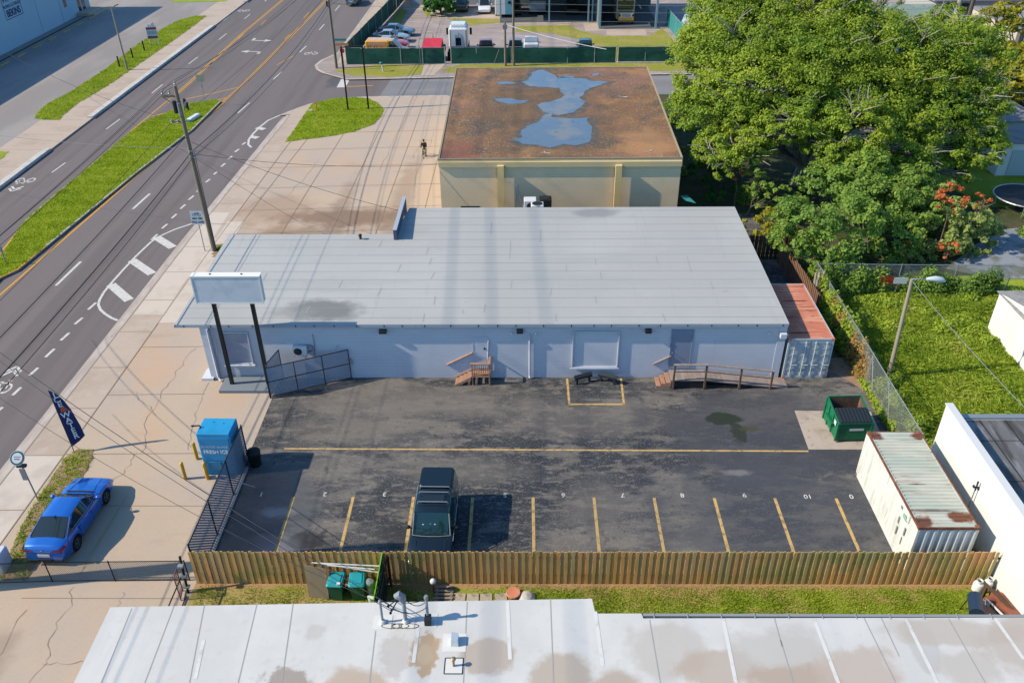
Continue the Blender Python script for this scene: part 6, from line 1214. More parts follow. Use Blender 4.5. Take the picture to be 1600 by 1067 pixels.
    # wheels
    for a in (xa, xb):
        for s_ in (-1, 1):
            y0 = s_*(hw0-.02); y1 = s_*(hw0-.24)
            w_ = MB().tube([(a, y0-s_*.02, r_), (a, y1, r_)], r_, 24).tube([(a, y0, r_), (a, y0-s_*.02, r_)], [r_*.93, r_], 24, cap=False).build('wheel', m_tyre, o, smooth=40)
            rm_ = MB().tube([(a, y0-s_*.012, r_), (a, y0-s_*.05, r_)], r_*.64, 20)
            rm_.build('rim', P.get('rimm', m_dark), w_)
            sp_ = MB()
            for k in range(5):
                t = k*2*math.pi/5; sp_.tube([(a, y0-s_*.004, r_), (a+r_*.60*math.cos(t), y0-s_*.006, r_+r_*.60*math.sin(t))], .028, 4)
            sp_.tube([(a+r_*.63*math.cos(t), y0-s_*.008, r_+r_*.63*math.sin(t)) for t in np.linspace(0, 6.2832, 19)], .012, 4, cap=False)
            sp_.build('spokes', m_rim, w_)
    zf, zr_ = interp(top, hx-.05), interp(top, -hx+.05)
    for s_ in (-1, 1):
        MB().bbox(hx-.42, s_*hw0*.74-.16, zf-.20, hx-.03, s_*hw0*.74+.16, zf-.07, .02).build('headlight', m_lampw, o)
        MB().bbox(-hx+.0, s_*hw0*.72-.20, zr_-.24, -hx+.28, s_*hw0*.72+.19, zr_-.09, .02).build('tail_light', m_lampr, o)
        if P.get('cab'):
            x = P['cab'][3]-.38; MB().tube([(x, s_*hw0*.92, interp(top, x)), (x, s_*hw0*1.02, interp(top, x)+.05)], .03, 6).ball((x, s_*(hw0+.10), interp(top, x)+.09), .09, .12, .085, 10).build('wing_mirror', P.get('mirror', pt_), o, smooth=60)
            for xd in P.get('handles', ((xa+xb)/2-.12, (xa+xb)/2-.95)): MB().box(xd, s_*hw0*.985-.012, interp(top, xd)-.17, xd+.16, s_*hw0*.985+.018, interp(top, xd)-.13).build('door_handle', P.get('hand', pt_), o)
    dl = MB()
    for s_ in (-1, 1):
        for xd in P.get('seams', ((xa+xb)/2+.08, xb-.55, xa+.45)):
            zt_ = interp(top, xd); 
            for z0, z1 in ((sill+.1, sill+.5*(zt_-sill)), (sill+.5*(zt_-sill), zt_-.08)): dl.box(xd-.006, s_*(hw0*.992)-.008, z0, xd+.006, s_*(hw0*.992)+.006, z1)
    dl.build('door_gaps', m_plastic, o)
    MB().box(-hx-.02, -.26, zr_-.42, -hx+.02, .26, zr_-.28).build('number_plate', m_plate, o)
    return o
SED = dict(L=4.85, W=1.85, H=1.45, r=.34, ax=(-1.42, 1.42), paint=m_pblue, sill=.22,
           top=[(-2.425, .92), (-2.30, 1.03), (-1.85, 1.07), (-1.2, 1.00), (0, .94), (.85, .95), (1.6, .86), (2.2, .73), (2.425, .60)],
           cab=(-1.95, -.95, .22, 1.05), gw=.90, gt=.70, cw=.26, cp=.22, tap=.16)
s1 = vehicle('parked_car', 'bright blue four-door sedan parked beside the weedy planting strip, seen from behind', 'car', (-20.12, 27.12, .015), R(90-1.5), SED)
for ch in kids(s1):
    if ch.name.startswith('tail_light'): bpy.data.objects.remove(ch)
for s_ in (-1, 1):
    MB().add([(-2.44, s_*.80, .98), (-2.45, s_*.42, .90), (-2.45, s_*.40, .84), (-2.43, s_*.80, .84), (-2.15, s_*.915, .97), (-2.1, s_*.925, .86)], [(0, 1, 2, 3), (4, 0, 3, 5)] if s_ > 0 else [(3, 2, 1, 0), (5, 3, 0, 4)]).build('tail_light', m_lampr, s1)
for sy in (-1, 1):
    MB().tube([(-1.55, sy*.80, 1.06), (-.2, sy*.835, .985), (.75, sy*.82, .985)], .012, 5).build('window_trim', m_galv, s1)
    MB().tube([(-1.78, sy*.76, 1.09), (-.98, sy*.62, 1.40), (.2, sy*.60, 1.41), (.95, sy*.72, 1.0)], .012, 5).build('roof_seam', m_plastic, s1)
    MB().tube([(2.2, sy*.45, .755), (1.5, sy*.52, .90), (1.08, sy*.6, .965)], .010, 5).build('bonnet_crease', m_pblue, s1)
MB().box(1.06, -.62, .955, 1.14, .62, .975).build('cowl', m_plastic, s1)
MB().box(-2.47, -.3, .35, -2.40, .3, .42).box(-2.455, -.75, .28, -2.38, .75, .36).build('bumper_trim', m_plastic, s1)
MB().ball((-2.455, 0, .90), .01, .05, .035, 8).box(-2.452, -.35, .865, -2.445, .35, .875).build('boot_trim', m_galv, s1); MB().add([(-1.1, 0, 1.46), (-.9, -.03, 1.46), (-.9, .03, 1.46), (-1.08, 0, 1.53)], [(0, 1, 3), (1, 2, 3), (2, 0, 3)]).build('aerial', m_pblue, s1)
bp = thing('parked_suv', 'dark green off-roader with roof bars parked nose-in to the wooden fence in bay four', 'car', (-3.92, 26.55, .015), R(-90-1))
bpy.data.objects.remove(bp)
SUV = dict(L=4.72, W=1.86, H=1.90, r=.37, ax=(-1.32, 1.25), paint=m_pgreen, glass=m_glassg, sill=.32,
           top=[(-2.36, 1.08), (-1.5, 1.12), (.7, 1.10), (1.25, 1.08), (1.9, 1.03), (2.36, .90)], cab=(-2.33, -2.27, .45, 1.02), gw=.95, gt=.80, cw=.20, cp=.10, tap=.08, bp=(-.15, -1.15), mirror=m_plastic, hand=m_galv)
s2 = vehicle('parked_suv', 'dark green off-roader with roof bars parked nose-in to the wooden fence in bay four', 'car', (-3.90, 26.45, .015), R(-90-1), SUV)
for ch in kids(s2):
    if ch.name.startswith('roof'): rfo_ = ch
MB().bbox(-2.28, -.70, 1.90, -1.0, .70, 2.01, .05).build('raised_roof', m_pgreen, s2)
MB().tube([(1.04, -.80, 1.12), (1.10, -.4, 1.13), (1.12, 0, 1.135), (1.10, .4, 1.13), (1.04, .80, 1.12)], .018, 6).build('windscreen_trim', m_galv, s2)
for sy in (-1, 1): MB().tube([(1.03, sy*.80, 1.13), (.50, sy*.735, 1.87)], .022, 6).build('windscreen_trim', m_galv, s2); MB().tube([(2.25, sy*.55, .965), (1.3, sy*.62, 1.125)], .014, 5).build('bonnet_crease', m_pgreen, s2); MB().box(-2.1, sy*.93-.012, 1.05, 1.3, sy*.93+.012, 1.075).build('side_trim', m_galv, s2)
MB().bbox(-.55, -.48, 1.915, -.05, .48, 1.94, .01).build('sunroof_frame', m_plastic, s2)
for x in (-.95, -.62, -.02): MB().tube([(x, -.66, 1.93), (x, -.62, 2.03), (x, .62, 2.03), (x, .66, 1.93)], .02, 6).build('roof_bar', m_galv, s2)
MB().box(-.50, -.43, 1.941, -.1, .43, 1.947).build('sunroof', m_glass, s2); MB().box(2.3, -.75, .45, 2.42, .75, .62).build('bumper', m_plastic, s2)
MB().tube([(1.06, -.7, 1.13), (.85, -.1, 1.30)], .012, 4).tube([(1.06, .1, 1.13), (.85, .6, 1.30)], .012, 4).build('wiper', m_plastic, s2)
q = MB()
for x, y in ((.74, .15), (.72, -.05), (.76, -.35)): q.ball((x, y, 1.46), .02, .05, .03, 6)
q.build('dashboard_papers', m_lampw, s2)
def car2(lab, x, y, rot, pm, base=SED, name='parked_car', group=None, **k):
    P = dict(base); P['paint'] = pm; P.update(k); return vehicle(name, lab, 'car', (x, y, .01), R(rot), P, group)
car2('slate blue sedan, farthest back of the three cars beside the tall green fence', -16.9, 116.8, -3, m_pslate)
car2('silver white-windowed sedan between the slate blue car and the red car', -17.2, 113.6, -3, m_psilver)
car2('red and grey car tucked behind the yellow van', -16.9, 110.2, -3, m_pred, dict(SED, top=[(-2.425, .92), (-2.30, 1.03), (-1.85, 1.07), (-1.2, 1.00), (0, .94), (.85, .95), (1.6, .86), (2.2, .73), (2.425, .60)]), roofpaint=m_psilver)
VAN = dict(L=5.3, W=1.98, H=2.1, r=.36, ax=(-1.6, 1.75), paint=m_pyel, sill=.32, top=[(-2.65, 1.15), (.9, 1.15), (1.7, 1.10), (2.3, 1.0), (2.65, .85)], cab=(.15, .2, .75, 1.75), gw=.94, gt=.78, cw=.2, tap=.08, bp=(), handles=(.3,), seams=(.2, 1.3))
vn = vehicle('delivery_van', 'yellow-orange delivery van with pink lettering behind the green fence', 'van', (-16.5, 105.9, .01), R(-2), VAN)
MB().bbox(-2.6, -.93, 1.14, .28, .93, 2.12, .12).build('cargo_body', m_pyel, vn)
q = MB(); rr2 = random.Random(4)
for k in range(7): q.box(-2.2+k*.30, -.938, 1.62+rr2.uniform(-.03, .03), -1.98+k*.30, -.932, 1.9+rr2.uniform(-.03, .05))
q.build('lettering', mat('van_pink', (.75, .35, .45), .5), vn); q = MB()
for k in range(10): q.box(-2.3+k*.26+rr2.uniform(-.03, .03), -.937, 1.2, -2.22+k*.26, -.932, 1.3+rr2.uniform(.05, .28))
q.build('figures', m_pmaroon, vn)
# red trailer with a canvas cover
rt = thing('covered_trailer', 'small trailer under a bright red cover behind the green fence', 'trailer', (-11.0, 104.7, .01), R(-3)); MB().add([(-1.25, -1.1, .9), (1.3, -1.1, .9), (1.3, 1.2, .9), (-1.25, 1.2, .9), (-1.15, -1.05, 1.65), (1.2, -1.05, 1.65), (1.15, 1.0, 2.25), (-1.0, 1.0, 2.25)], [(0, 1, 5, 4), (1, 2, 6, 5), (2, 3, 7, 6), (3, 0, 4, 7), (4, 5, 6, 7)]).build('cover', mat('red_canvas', (.60, .04, .07), .7, [((.5, .03, .06), 3, .4, .7)]), rt)
MB().box(-1.2, -1.0, .45, 1.2, 1.1, .9).build('bed', m_brownrail, rt); MB().tube([(.0, 1.0, 2.2), (.02, 1.0, 2.7)], .05, 6).build('jack', m_pmaroon, rt)
for s_ in (-1.3, 1.35): MB().tube([(s_-.08, .3, .38), (s_+.1, .3, .38)], .38, 16).build('wheel', m_tyre, rt)
MB().tube([(1.38, .3, 1.3), (1.55, .3, 1.3)], .4, 16).build('spare_wheel', m_tyre, rt)
# white semi tractor seen from behind
tk = thing('semi_truck', 'white semi tractor cab seen from behind, behind the green fence', 'truck', (-8.0, 106.9, .01), R(90)); MB().bbox(-.2, -1.15, 1.0, 2.6, 1.15, 3.1, .12).build('cab', m_pwhite, tk)
MB().bbox(.3, -1.0, 3.1, 2.3, 1.0, 3.45, .15).build('roof_fairing', m_pwhite, tk); MB().bbox(2.6, -1.0, .8, 3.9, 1.0, 1.9, .15).build('bonnet', m_pwhite, tk)
MB().box(-.215, -.35, 1.1, -.19, .3, 2.0).build('rear_window', m_glass, tk); MB().tube([(-.3, -.15, 1.2), (-.25, -.1, 2.6)], .03, 5).build('air_line', m_dark, tk); MB().box(-3.2, -.45, .75, 2.6, .45, 1.0).build('chassis', m_dark, tk)
for k in range(5): MB().box(.2, -.8+.4*k-.06, 3.455, .35, -.8+.4*k+.06, 3.52).build('marker_light', m_pmaroon, tk)
for x in (-2.6, -1.3, 3.0):
    for s_ in (-1, 1): MB().tube([(x, s_*.55, .5), (x, s_*1.15, .5)], .5, 20).build('wheel', m_tyre, tk)
for s_ in (-1, 1): MB().bbox(1.9, s_*1.45-.14, 1.9, 2.05, s_*1.45+.14, 2.7, .03).build('wing_mirror', m_dark, tk); MB().tube([(-.35, s_*.95, .9), (-.35, s_*.95, 2.9)], .07, 8).build('exhaust_stack', m_galv, tk)
PU = dict(L=5.4, W=1.9, H=1.78, r=.38, ax=(-1.7, 1.6), paint=m_pmaroon, sill=.38, top=[(-2.7, 1.02), (.0, 1.05), (1.0, 1.05), (1.7, 1.02), (2.7, .92)], cab=(-.75, -.6, .35, .95), gw=.92, gt=.76, cw=.14, tap=.06, mirror=m_plastic, bp=(.1,), handles=(-.1,), seams=(-.5, .85))
for x, lab, pm in ((-4.6, 'maroon-roofed pickup behind the green fence, beside the white semi tractor', m_pmaroon), (-1.0, 'blue-grey pickup behind the green fence, left of the timber poles', m_pblgrey), (12.0-4.5, 'teal pickup behind the green fence under the sagging cable', m_pteal)):
    car2(lab, x, 106.3, 90, pm, PU, 'pickup_truck', 'pickups behind the green fence', H=1.95 if x < 0 else 1.9)
wv = car2('white van with a pale blue body side parked behind the timber poles', .9, 106.4, 90, m_pwhite, VAN, 'delivery_van'); wv['category'] = 'van'; MB().bbox(-2.5, -.9, 1.14, .3, .9, 1.95, .1).build('cargo_body', m_pwhite, wv); MB().bbox(-1.8, -.8, 1.96, .1, .8, 2.12, .04).build('roof_rack', m_galv, wv); MB().box(-2.6, .9, .5, -.4, 1.02, 1.5).build('side_panel', m_teal, wv)
car2('white minivan facing the camera in front of the garage at the top', -5.7, 131.2, -90, m_pwhite, dict(SED, H=1.75, L=5.0, top=[(-2.5, 1.05), (.7, 1.05), (1.5, .98), (2.2, .85), (2.5, .7)], cab=(-2.4, -2.2, .55, 1.35), gt=.78, cw=.2, bp=(0, -1.2)), 'parked_minivan')
car2('dark jeep parked in the shade left of the white minivan', -9.1, 132.0, -90, m_pblack, dict(SUV, H=1.8), 'parked_jeep')
car2('dark green pickup facing out of the carport beside its first post', -1.3, 130, -90, m_pgreen, PU, 'pickup_truck', 'trucks under the carport', H=1.9); car2('black flatbed truck in the middle of the carport', 7.0, 130, -90, m_pblack, PU, 'pickup_truck', 'trucks under the carport', H=1.9)
tt = thing('box_trailer', 'small white and blue box trailer left of the carport', 'trailer', (-2.55, 127.6, .01)); MB().bbox(-1.5, -1.2, .5, .0, 2.5, 2.7, .06).build('side_body', m_pwhite, tt); MB().bbox(.0, -1.2, .5, 1.1, 2.5, 2.7, .06).build('front_body', mat('trailer_blue', (.16, .38, .48), .5), tt); MB().tube([(.55, -1.22, 2.1), (.55, -1.25, 2.1)], .22, 12).build('emblem', m_dark, tt)
for s_ in (-1.5, 1.0): MB().tube([(s_, .5, .35), (s_+.2, .5, .35)], .35, 14).build('wheel', m_tyre, tt)
t2 = thing('box_trailer', 'grey panelled trailer between the green pickup and black truck in the carport', 'trailer', (2.0, 128.6, .05)); MB().bbox(-1.2, -.8, .5, 1.2, 2.5, 2.0, .05).build('body', m_pslate, t2); MB().box(-1.0, -.815, .9, 1.0, -.803, 1.8).build('panel', m_pblgrey, t2)
for s_ in (-1.2, 1.0): MB().tube([(s_, .5, .35), (s_+.2, .5, .35)], .35, 14).build('wheel', m_tyre, t2)
rv = thing('motorhome', 'cream and yellow motorhome parked nose-out under the tall bay of the carport', 'motorhome', (14.05, 123.2, .05)); MB().bbox(-1.25, -.2, .5, 1.25, 8, 3.3, .10).build('body', mat('rv_cream', (.62, .58, .46), .5), rv)
MB().bbox(-1.1, -1.6, .55, 1.1, -.2, 1.6, .12).build('bonnet', m_pyel, rv); MB().box(-1.1, -.23, 1.7, 1.1, -.203, 2.9).build('windscreen', m_glassg, rv); MB().bbox(-.9, -1.63, 1.0, .9, -1.603, 1.5, .005).build('grille', m_lampw, rv)
for k in range(3): MB().box(-.6, -1.65, 1.1+.12*k, .6, -1.635, 1.15+.12*k).build('grille_bar', m_dark, rv)
for s_ in (-.92, .92): MB().box(s_-.15, -1.64, 1.1, s_+.15, -1.61, 1.4).build('headlight', m_dark, rv); MB().tube([(s_-.1, -.9, .5), (s_+.2, -.9, .5)], .5, 16).build('wheel', m_tyre, rv)
MB().add([(-1.0, -.22, 3.25), (-.6, -.24, 3.25), (1.0, -.24, 1.9), (1.0, -.24, 2.2)], [(0, 1, 2, 3)]).build('stripe', m_pgreen, rv); MB().box(-.5, -1.66, .6, .5, -1.62, .8).build('bumper', m_pyel, rv)
bt = thing('white_boat', 'white upright boat or trailer end beside the top left of the big tree', 'boat', (22.2, 118, .1), R(75)); MB().add([(-3, -.9, .8), (2, -.9, .8), (3.3, 0, 1.0), (2, .9, .8), (-3, .9, .8), (-3, -.4, .2), (2, -.4, .2), (2, .4, .2), (-3, .4, .2), (-3, -1, 1.5), (2, -1, 1.6), (3.6, 0, 1.8), (2, 1, 1.6), (-3, 1, 1.5)], [(9, 10, 11, 12, 13), (0, 1, 10, 9), (1, 2, 11, 10), (2, 3, 12, 11), (3, 4, 13, 12), (4, 0, 9, 13), (5, 6, 1, 0), (7, 8, 4, 3), (6, 7, 3, 2, 1), (8, 7, 6, 5)]).build('hull', m_pwhite, bt)
car2('grey car driving away up the road at the top edge', -26.1, 137.5, 90, m_pslate, SED, 'driving_car')

# ================================================================= PERSON ON A BICYCLE
bk_ = thing('bicycle', 'dark bicycle ridden on the concrete beside the tan building', 'bicycle', (-8.85, 72.3, .01), R(-100))
def wheel_(x, nm):
    w_ = MB().tube([(x+.33*math.cos(t), 0, .34+.33*math.sin(t)) for t in np.linspace(0, 2*math.pi, 25)], .02, 6, cap=False).build(nm, m_tyre, bk_)
    q = MB()
    for k in range(12): t = k*math.pi/6; q.tube([(x, 0, .34), (x+.32*math.cos(t), 0, .34+.32*math.sin(t))], .004, 3)
    q.build('spokes', m_galv, w_)
wheel_(-.52, 'wheel'); wheel_(.52, 'wheel')
q = MB()
for a, b in (((-.52, 0, .34), (-.1, 0, .30)), ((-.1, 0, .30), (-.22, 0, .82)), ((-.52, 0, .34), (-.2, 0, .74)), ((-.2, 0, .74), (.34, 0, .80)), ((-.1, 0, .30), (.36, 0, .72)), ((.32, 0, .92), (.52, 0, .34))): q.tube([a, b], .018, 6)
q.build('frame', m_pblack, bk_); MB().tube([(.30, -.3, .98), (.33, 0, .95), (.30, .3, .98)], .015, 6).build('handlebar', m_dark, bk_); MB().bbox(-.35, -.07, .84, -.1, .07, .89, .02).build('saddle', m_dark, bk_); MB().box(-.16, -.16, .18, -.06, .16, .21).build('pedals', m_dark, bk_)
def skinned(name, V, E, rad, m, parent, lv=2, root=0):
    me = bpy.data.meshes.new(name); me.from_pydata(V, E, []); o = bpy.data.objects.new(name, me); col.objects.link(o); o.parent = parent
    sk = o.modifiers.new('skin', 'SKIN'); sv = me.skin_vertices[0].data if me.skin_vertices else None
    if sv is None:
        dg_ = bpy.context.evaluated_depsgraph_get(); bpy.context.view_layer.objects.active = o; o.select_set(True); bpy.ops.mesh.customdata_skin_add(); sv = me.skin_vertices[0].data; o.select_set(False)
    for i, r__ in enumerate(rad): sv[i].radius = (r__, r__) if not isinstance(r__, tuple) else r__; sv[i].use_root = (i == root)
    ss = o.modifiers.new('sub', 'SUBSURF'); ss.levels = lv; ss.render_levels = lv; sk.use_smooth_shade = True; me.materials.append(m); return o
pe = thing('person', 'person in black jacket, cap and khaki trousers riding a bicycle beside the tan building', 'person', (-8.85, 72.3, .01), R(-100))
V = [(-.18, 0, .95), (-.14, 0, 1.12), (-.08, 0, 1.32), (-.04, 0, 1.45), (-.02, 0, 1.53), (.0, 0, 1.62), (.01, 0, 1.72)]
Ei = [(0, 1), (1, 2), (2, 3), (3, 4), (4, 5), (5, 6)]; rad = [.15, .14, .16, .12, .05, .095, .08]
for s_ in (-1, 1):
    b0 = len(V); V += [(-.05, .19*s_, 1.42), (.05, .25*s_, 1.18), (.27, .26*s_, 1.03)]; Ei += [(3, b0), (b0, b0+1), (b0+1, b0+2)]; rad += [.06, .045, .03]
    f0_ = b0+2
    for k in range(4): V += [(.30, (.25-.018*k+.02)*s_, 1.015), (.335, (.25-.018*k+.02)*s_, .995)]; i_ = len(V)-2; Ei += [(f0_, i_), (i_, i_+1)]; rad += [.010, .009]
    V += [(.29, .225*s_, 1.03)]; Ei += [(f0_, len(V)-1)]; rad += [.010]
    b1 = len(V); kz = .60 if s_ > 0 else .68; fz = .22 if s_ > 0 else .34; V += [(-.16, .10*s_, .88), (.20, .14*s_, kz), (-.02, .14*s_, fz), (-.06, .14*s_, fz-.10), (.10, .15*s_, fz-.12)]; Ei += [(0, b1), (b1, b1+1), (b1+1, b1+2), (b1+2, b1+3), (b1+3, b1+4)]; rad += [.095, .065, .05, .04, .03]
skinned('body', V, Ei, rad, m_skin, pe)
skinned('jacket', V[:3]+[(-.04, 0, 1.50)]+[(-.05, .19, 1.42), (.05, .25, 1.18), (.22, .255, 1.06), (-.05, -.19, 1.42), (.05, -.25, 1.18), (.22, -.255, 1.06)], [(0, 1), (1, 2), (2, 3), (3, 4), (4, 5), (5, 6), (3, 7), (7, 8), (8, 9)], [.19, .19, .215, .125, .11, .085, .065, .11, .085, .065], m_cloth, pe)
skinned('trousers', [(-.18, 0, .93), (-.16, .10, .88), (.20, .14, .60), (-.01, .14, .28), (-.16, -.10, .88), (.20, -.14, .68), (-.01, -.14, .40)], [(0, 1), (1, 2), (2, 3), (0, 4), (4, 5), (5, 6)], [.15, .115, .085, .065, .115, .085, .065], m_khaki, pe)
MB().ball((-.015, 0, 1.73), .115, .105, .09, 12).box(.06, -.07, 1.70, .17, .07, 1.715).build('cap', m_cloth, pe, smooth=60)
MB().ball((.095, 0, 1.63), .025, .015, .02, 6).build('nose', m_skin, pe); q = MB()
for s_ in (-1, 1): q.ball((.085, .035*s_, 1.66), .012, .014, .01, 6)
q.build('eyes', m_plastic, pe); q = MB()
for s_, fz in ((1, .08), (-1, .20)): q.bbox(-.12, .14*s_-.05, fz-.02, .16, .14*s_+.05, fz+.09, .03)
q.build('shoes', m_plastic, pe)

bk_.scale = (.86,)*3; pe.scale = (.86,)*3
# ================================================================= TREES AND PLANTS
def at(px, py, y, r): v = PY(px, py, y); return (v.x, v.y, v.z, r)
big = [at(1128, 90, 70, 4.0), at(1122, 180, 66, 3.6), at(1150, 225, 63, 2.9), at(1190, 60, 71, 4.4), at(1185, 140, 66, 4.2), at(1270, 30, 72, 4.6), at(1270, 110, 67, 4.6), at(1350, 80, 69, 4.2), at(1345, 150, 66, 4.4), at(1430, 105, 68, 4.4), at(1430, 180, 65, 4.0), at(1488, 95, 68, 3.8), at(1492, 170, 66, 3.8), at(1515, 215, 64, 2.5), at(1250, 180, 63, 3.0), at(1330, 205, 61, 3.0), at(1400, 225, 62, 2.8), at(1470, 240, 63, 2.6), at(1170, 5, 75, 4.0), at(1270, -20, 76, 3.2), at(1136, 30, 73, 3.2), at(1480, 50, 72, 2.6), at(1140, 265, 61, 1.7), at(1290, 235, 61, 2.0), at(1475, 268, 62, 1.9), at(1102, 140, 67, 2.6), at(1528, 160, 66, 1.9), at(1130, 235, 62, 2.2), at(1310, 250, 60, 2.2), at(1365, 255, 60, 2.0), at(1430, 255, 61, 2.0), at(1520, 245, 62, 2.0), at(1155, 185, 64, 2.6), at(1215, 205, 62, 2.2)]
make_tree('ficus_tree', 'huge spreading broadleaf tree with pale limbs filling the upper right of the photo', 'tree', (22.6, 65.8), big, 1250, .105, m_leaf, m_bark, .62, twigs=8, bare=5, fork=.5, kw=dict(per=130, clump=.20, lower=-.3))
sm = mat('bark_dark', (.13, .11, .09), .9)
def T(name, lab, base, lobes, dens=700, leaf=.13, lm=m_leaf2, tr=.13, cat='tree', group=None, **k): return make_tree(name, lab, cat, base, lobes, dens, leaf, lm, sm, tr, group, **k)
T('broadleaf_tree', 'bushy light green tree hanging over the fence beside the red-roofed container', (19.6, 51.5), [at(1260, 345, 51, 1.9), at(1300, 385, 50, 1.8), at(1235, 380, 50, 1.3), at(1330, 340, 52, 1.9), at(1270, 410, 49, 1.1), at(1320, 420, 49, 1.0), at(1225, 345, 52, 1.0)], 800, .12, kw=dict(lower=-.5), fork=.3)
T('broadleaf_tree', 'dense green tree in the middle of the shaded undergrowth below the big tree', (24.0, 54), [at(1370, 320, 55, 2.4), at(1330, 290, 57, 2.1), at(1400, 370, 53, 1.8), at(1410, 300, 57, 2.0), at(1380, 400, 52, 1.2), at(1290, 285, 58, 1.8), at(1350, 265, 58, 1.8), at(1430, 285, 57, 1.6), at(1440, 330, 55, 1.6), at(1330, 400, 52, 1.1)], 700, .13, m_leaf2, kw=dict(lower=-.5), fork=.3)
T('feathery_tree', 'feathery yellow-green tree with drooping sprays at the right of the undergrowth', (29.3, 54.5), [at(1470, 370, 54, 1.9), at(1510, 345, 55, 1.8), at(1515, 385, 54, 1.5), at(1450, 330, 56, 1.5), at(1440, 400, 53, 1.2), at(1540, 360, 55, 1.0), at(1455, 300, 57, 1.4)], 650, .17, m_leaf3, fork=.3, kw=dict(lower=-.6), bare=1)
T('feathery_tree', 'small feathery shrub drooping by the shaded pallet below the big tree', (26.5, 51.8), [at(1420, 420, 51.5, 1.0), at(1415, 400, 52, .8)], 700, .14, m_leaf3, .08, fork=.3, kw=dict(lower=-.6))
for i, (px, py, y, r_, l_) in enumerate(((1490, 308, 53.2, .95, 'bright orange dying foliage clump standing above the feathery tree'), (1484, 385, 51.8, .7, 'salmon-orange dying foliage clump at the left of the feathery tree'), (1535, 312, 53.6, .55, 'small rust-orange foliage tip near the trampoline'), (1155, 268, 60.5, .55, 'orange dead leaf cluster hanging at the lower left of the big tree'))):
    v = PY(px, py, y); o = T('shrub', l_, (v.x, v.y), [(v.x, v.y, v.z, r_), (v.x-.3, v.y, v.z-r_*.8, r_*.6)], 900, .09, m_leafo, .05, 'shrub', kw=dict(lower=-.7), fork=.6)
T('shrub', 'yellow-green bush between the shop roof corner and the dark board fence', (15.4, 53.8), [at(1180, 355, 54, .9), at(1205, 345, 55, 1.0), at(1195, 365, 53.5, .6)], 900, .12, m_leafy, .06, 'shrub', kw=dict(lower=-.6))
T('vine_clump', 'pale green vine climbing the trunk at the lower left of the big tree', (17.0, 59.5), [at(1190, 290, 59.5, 1.0), at(1200, 320, 58.5, .8), at(1180, 262, 60.3, .8), at(1215, 300, 59, .9), at(1240, 320, 58, 1.1)], 700, .13, m_leaf2, .08, 'vine', kw=dict(lower=-.7))
T('broadleaf_tree', 'yellow-green rounded tree at the right edge beside the big tree', (47.6, 80.5), [at(1590, 130, 80, 2.4), at(1600, 105, 81, 2.4), at(1575, 150, 79, 1.2), at(1630, 130, 80, 2.8), at(1585, 85, 82, 1.5), at(1600, 155, 79, 1.4)], 500, .2, m_leafy, .2)
T('broadleaf_tree', 'thin yellowing tree with bare grey branches above the blue tarpaulin', (54, 96), [at(1550, 30, 97, 1.7), at(1580, 45, 96, 1.8), at(1565, 20, 98, 1.6), at(1605, 30, 97, 2.2), at(1535, 42, 96, 1.0)], 330, .18, m_leafy, .2, bare=4, twigs=8)
T('broadleaf_tree', 'bare-branched grey tree rising behind the top of the big tree', (31, 86), [at(1345, 5, 84, 2.0), at(1380, 20, 82, 1.6), at(1320, 12, 84, 1.4)], 60, .15, m_leaf2, .16, bare=9, twigs=10)
for k_, (px, lab) in enumerate(((1492, 'pale palm trunk rising out of the top edge behind the big tree, the left one'), (1512, 'dark palm trunk rising out of the top edge behind the big tree, the right one'))):
    v = PY(px, 22, 90); o = thing('palm_tree', lab, 'palm', (v.x, 90, 0)); MB().tube([(0, 0, 0), (.1, 0, 6), (.25, 0, 13)], [.3, .26, .22], 10).build('trunk', m_bark if k_ == 0 else sm, o, smooth=50)
    P = []; N = []
    for f in range(14):
        a = f*2*math.pi/14
        for t in np.linspace(.1, 1, 40):
            for s_ in (-1, 1): P.append((.25+3*t*math.cos(a)-s_*.15*math.sin(a), 3*t*math.sin(a)+s_*.15*math.cos(a), 13+.9*t-2.2*t*t)); N.append((0, 0, 1))
    leaves('fronds', np.array(P), np.array(N, float), .28, m_leaf2, o, .3, .25)
T('hedge_bush', 'dense dark green rounded bush beside the shaded jeep at the top', (-12.0, 128.8), [(-13.0, 128.8, 1.3, 1.5), (-11.2, 128.7, 1.3, 1.5), (-12, 129.2, 3.0, 1.7), (-13.2, 129.3, 2.6, 1.5), (-10.7, 129.3, 2.5, 1.4), (-12, 128.4, 1.6, 1.6)], 800, .15, m_hedge, .15, 'bush', kw=dict(lower=-.8))
T('broadleaf_tree', 'dark shaded shrubbery behind the tan building under the big tree', (17.5, 67), [(14.8, 66, 1.2, 1.6), (16.5, 70, 1.4, 2.0), (15.5, 62.0, .8, 1.1)], 350, .16, m_hedge, .1, 'shrub', kw=dict(lower=-.6))
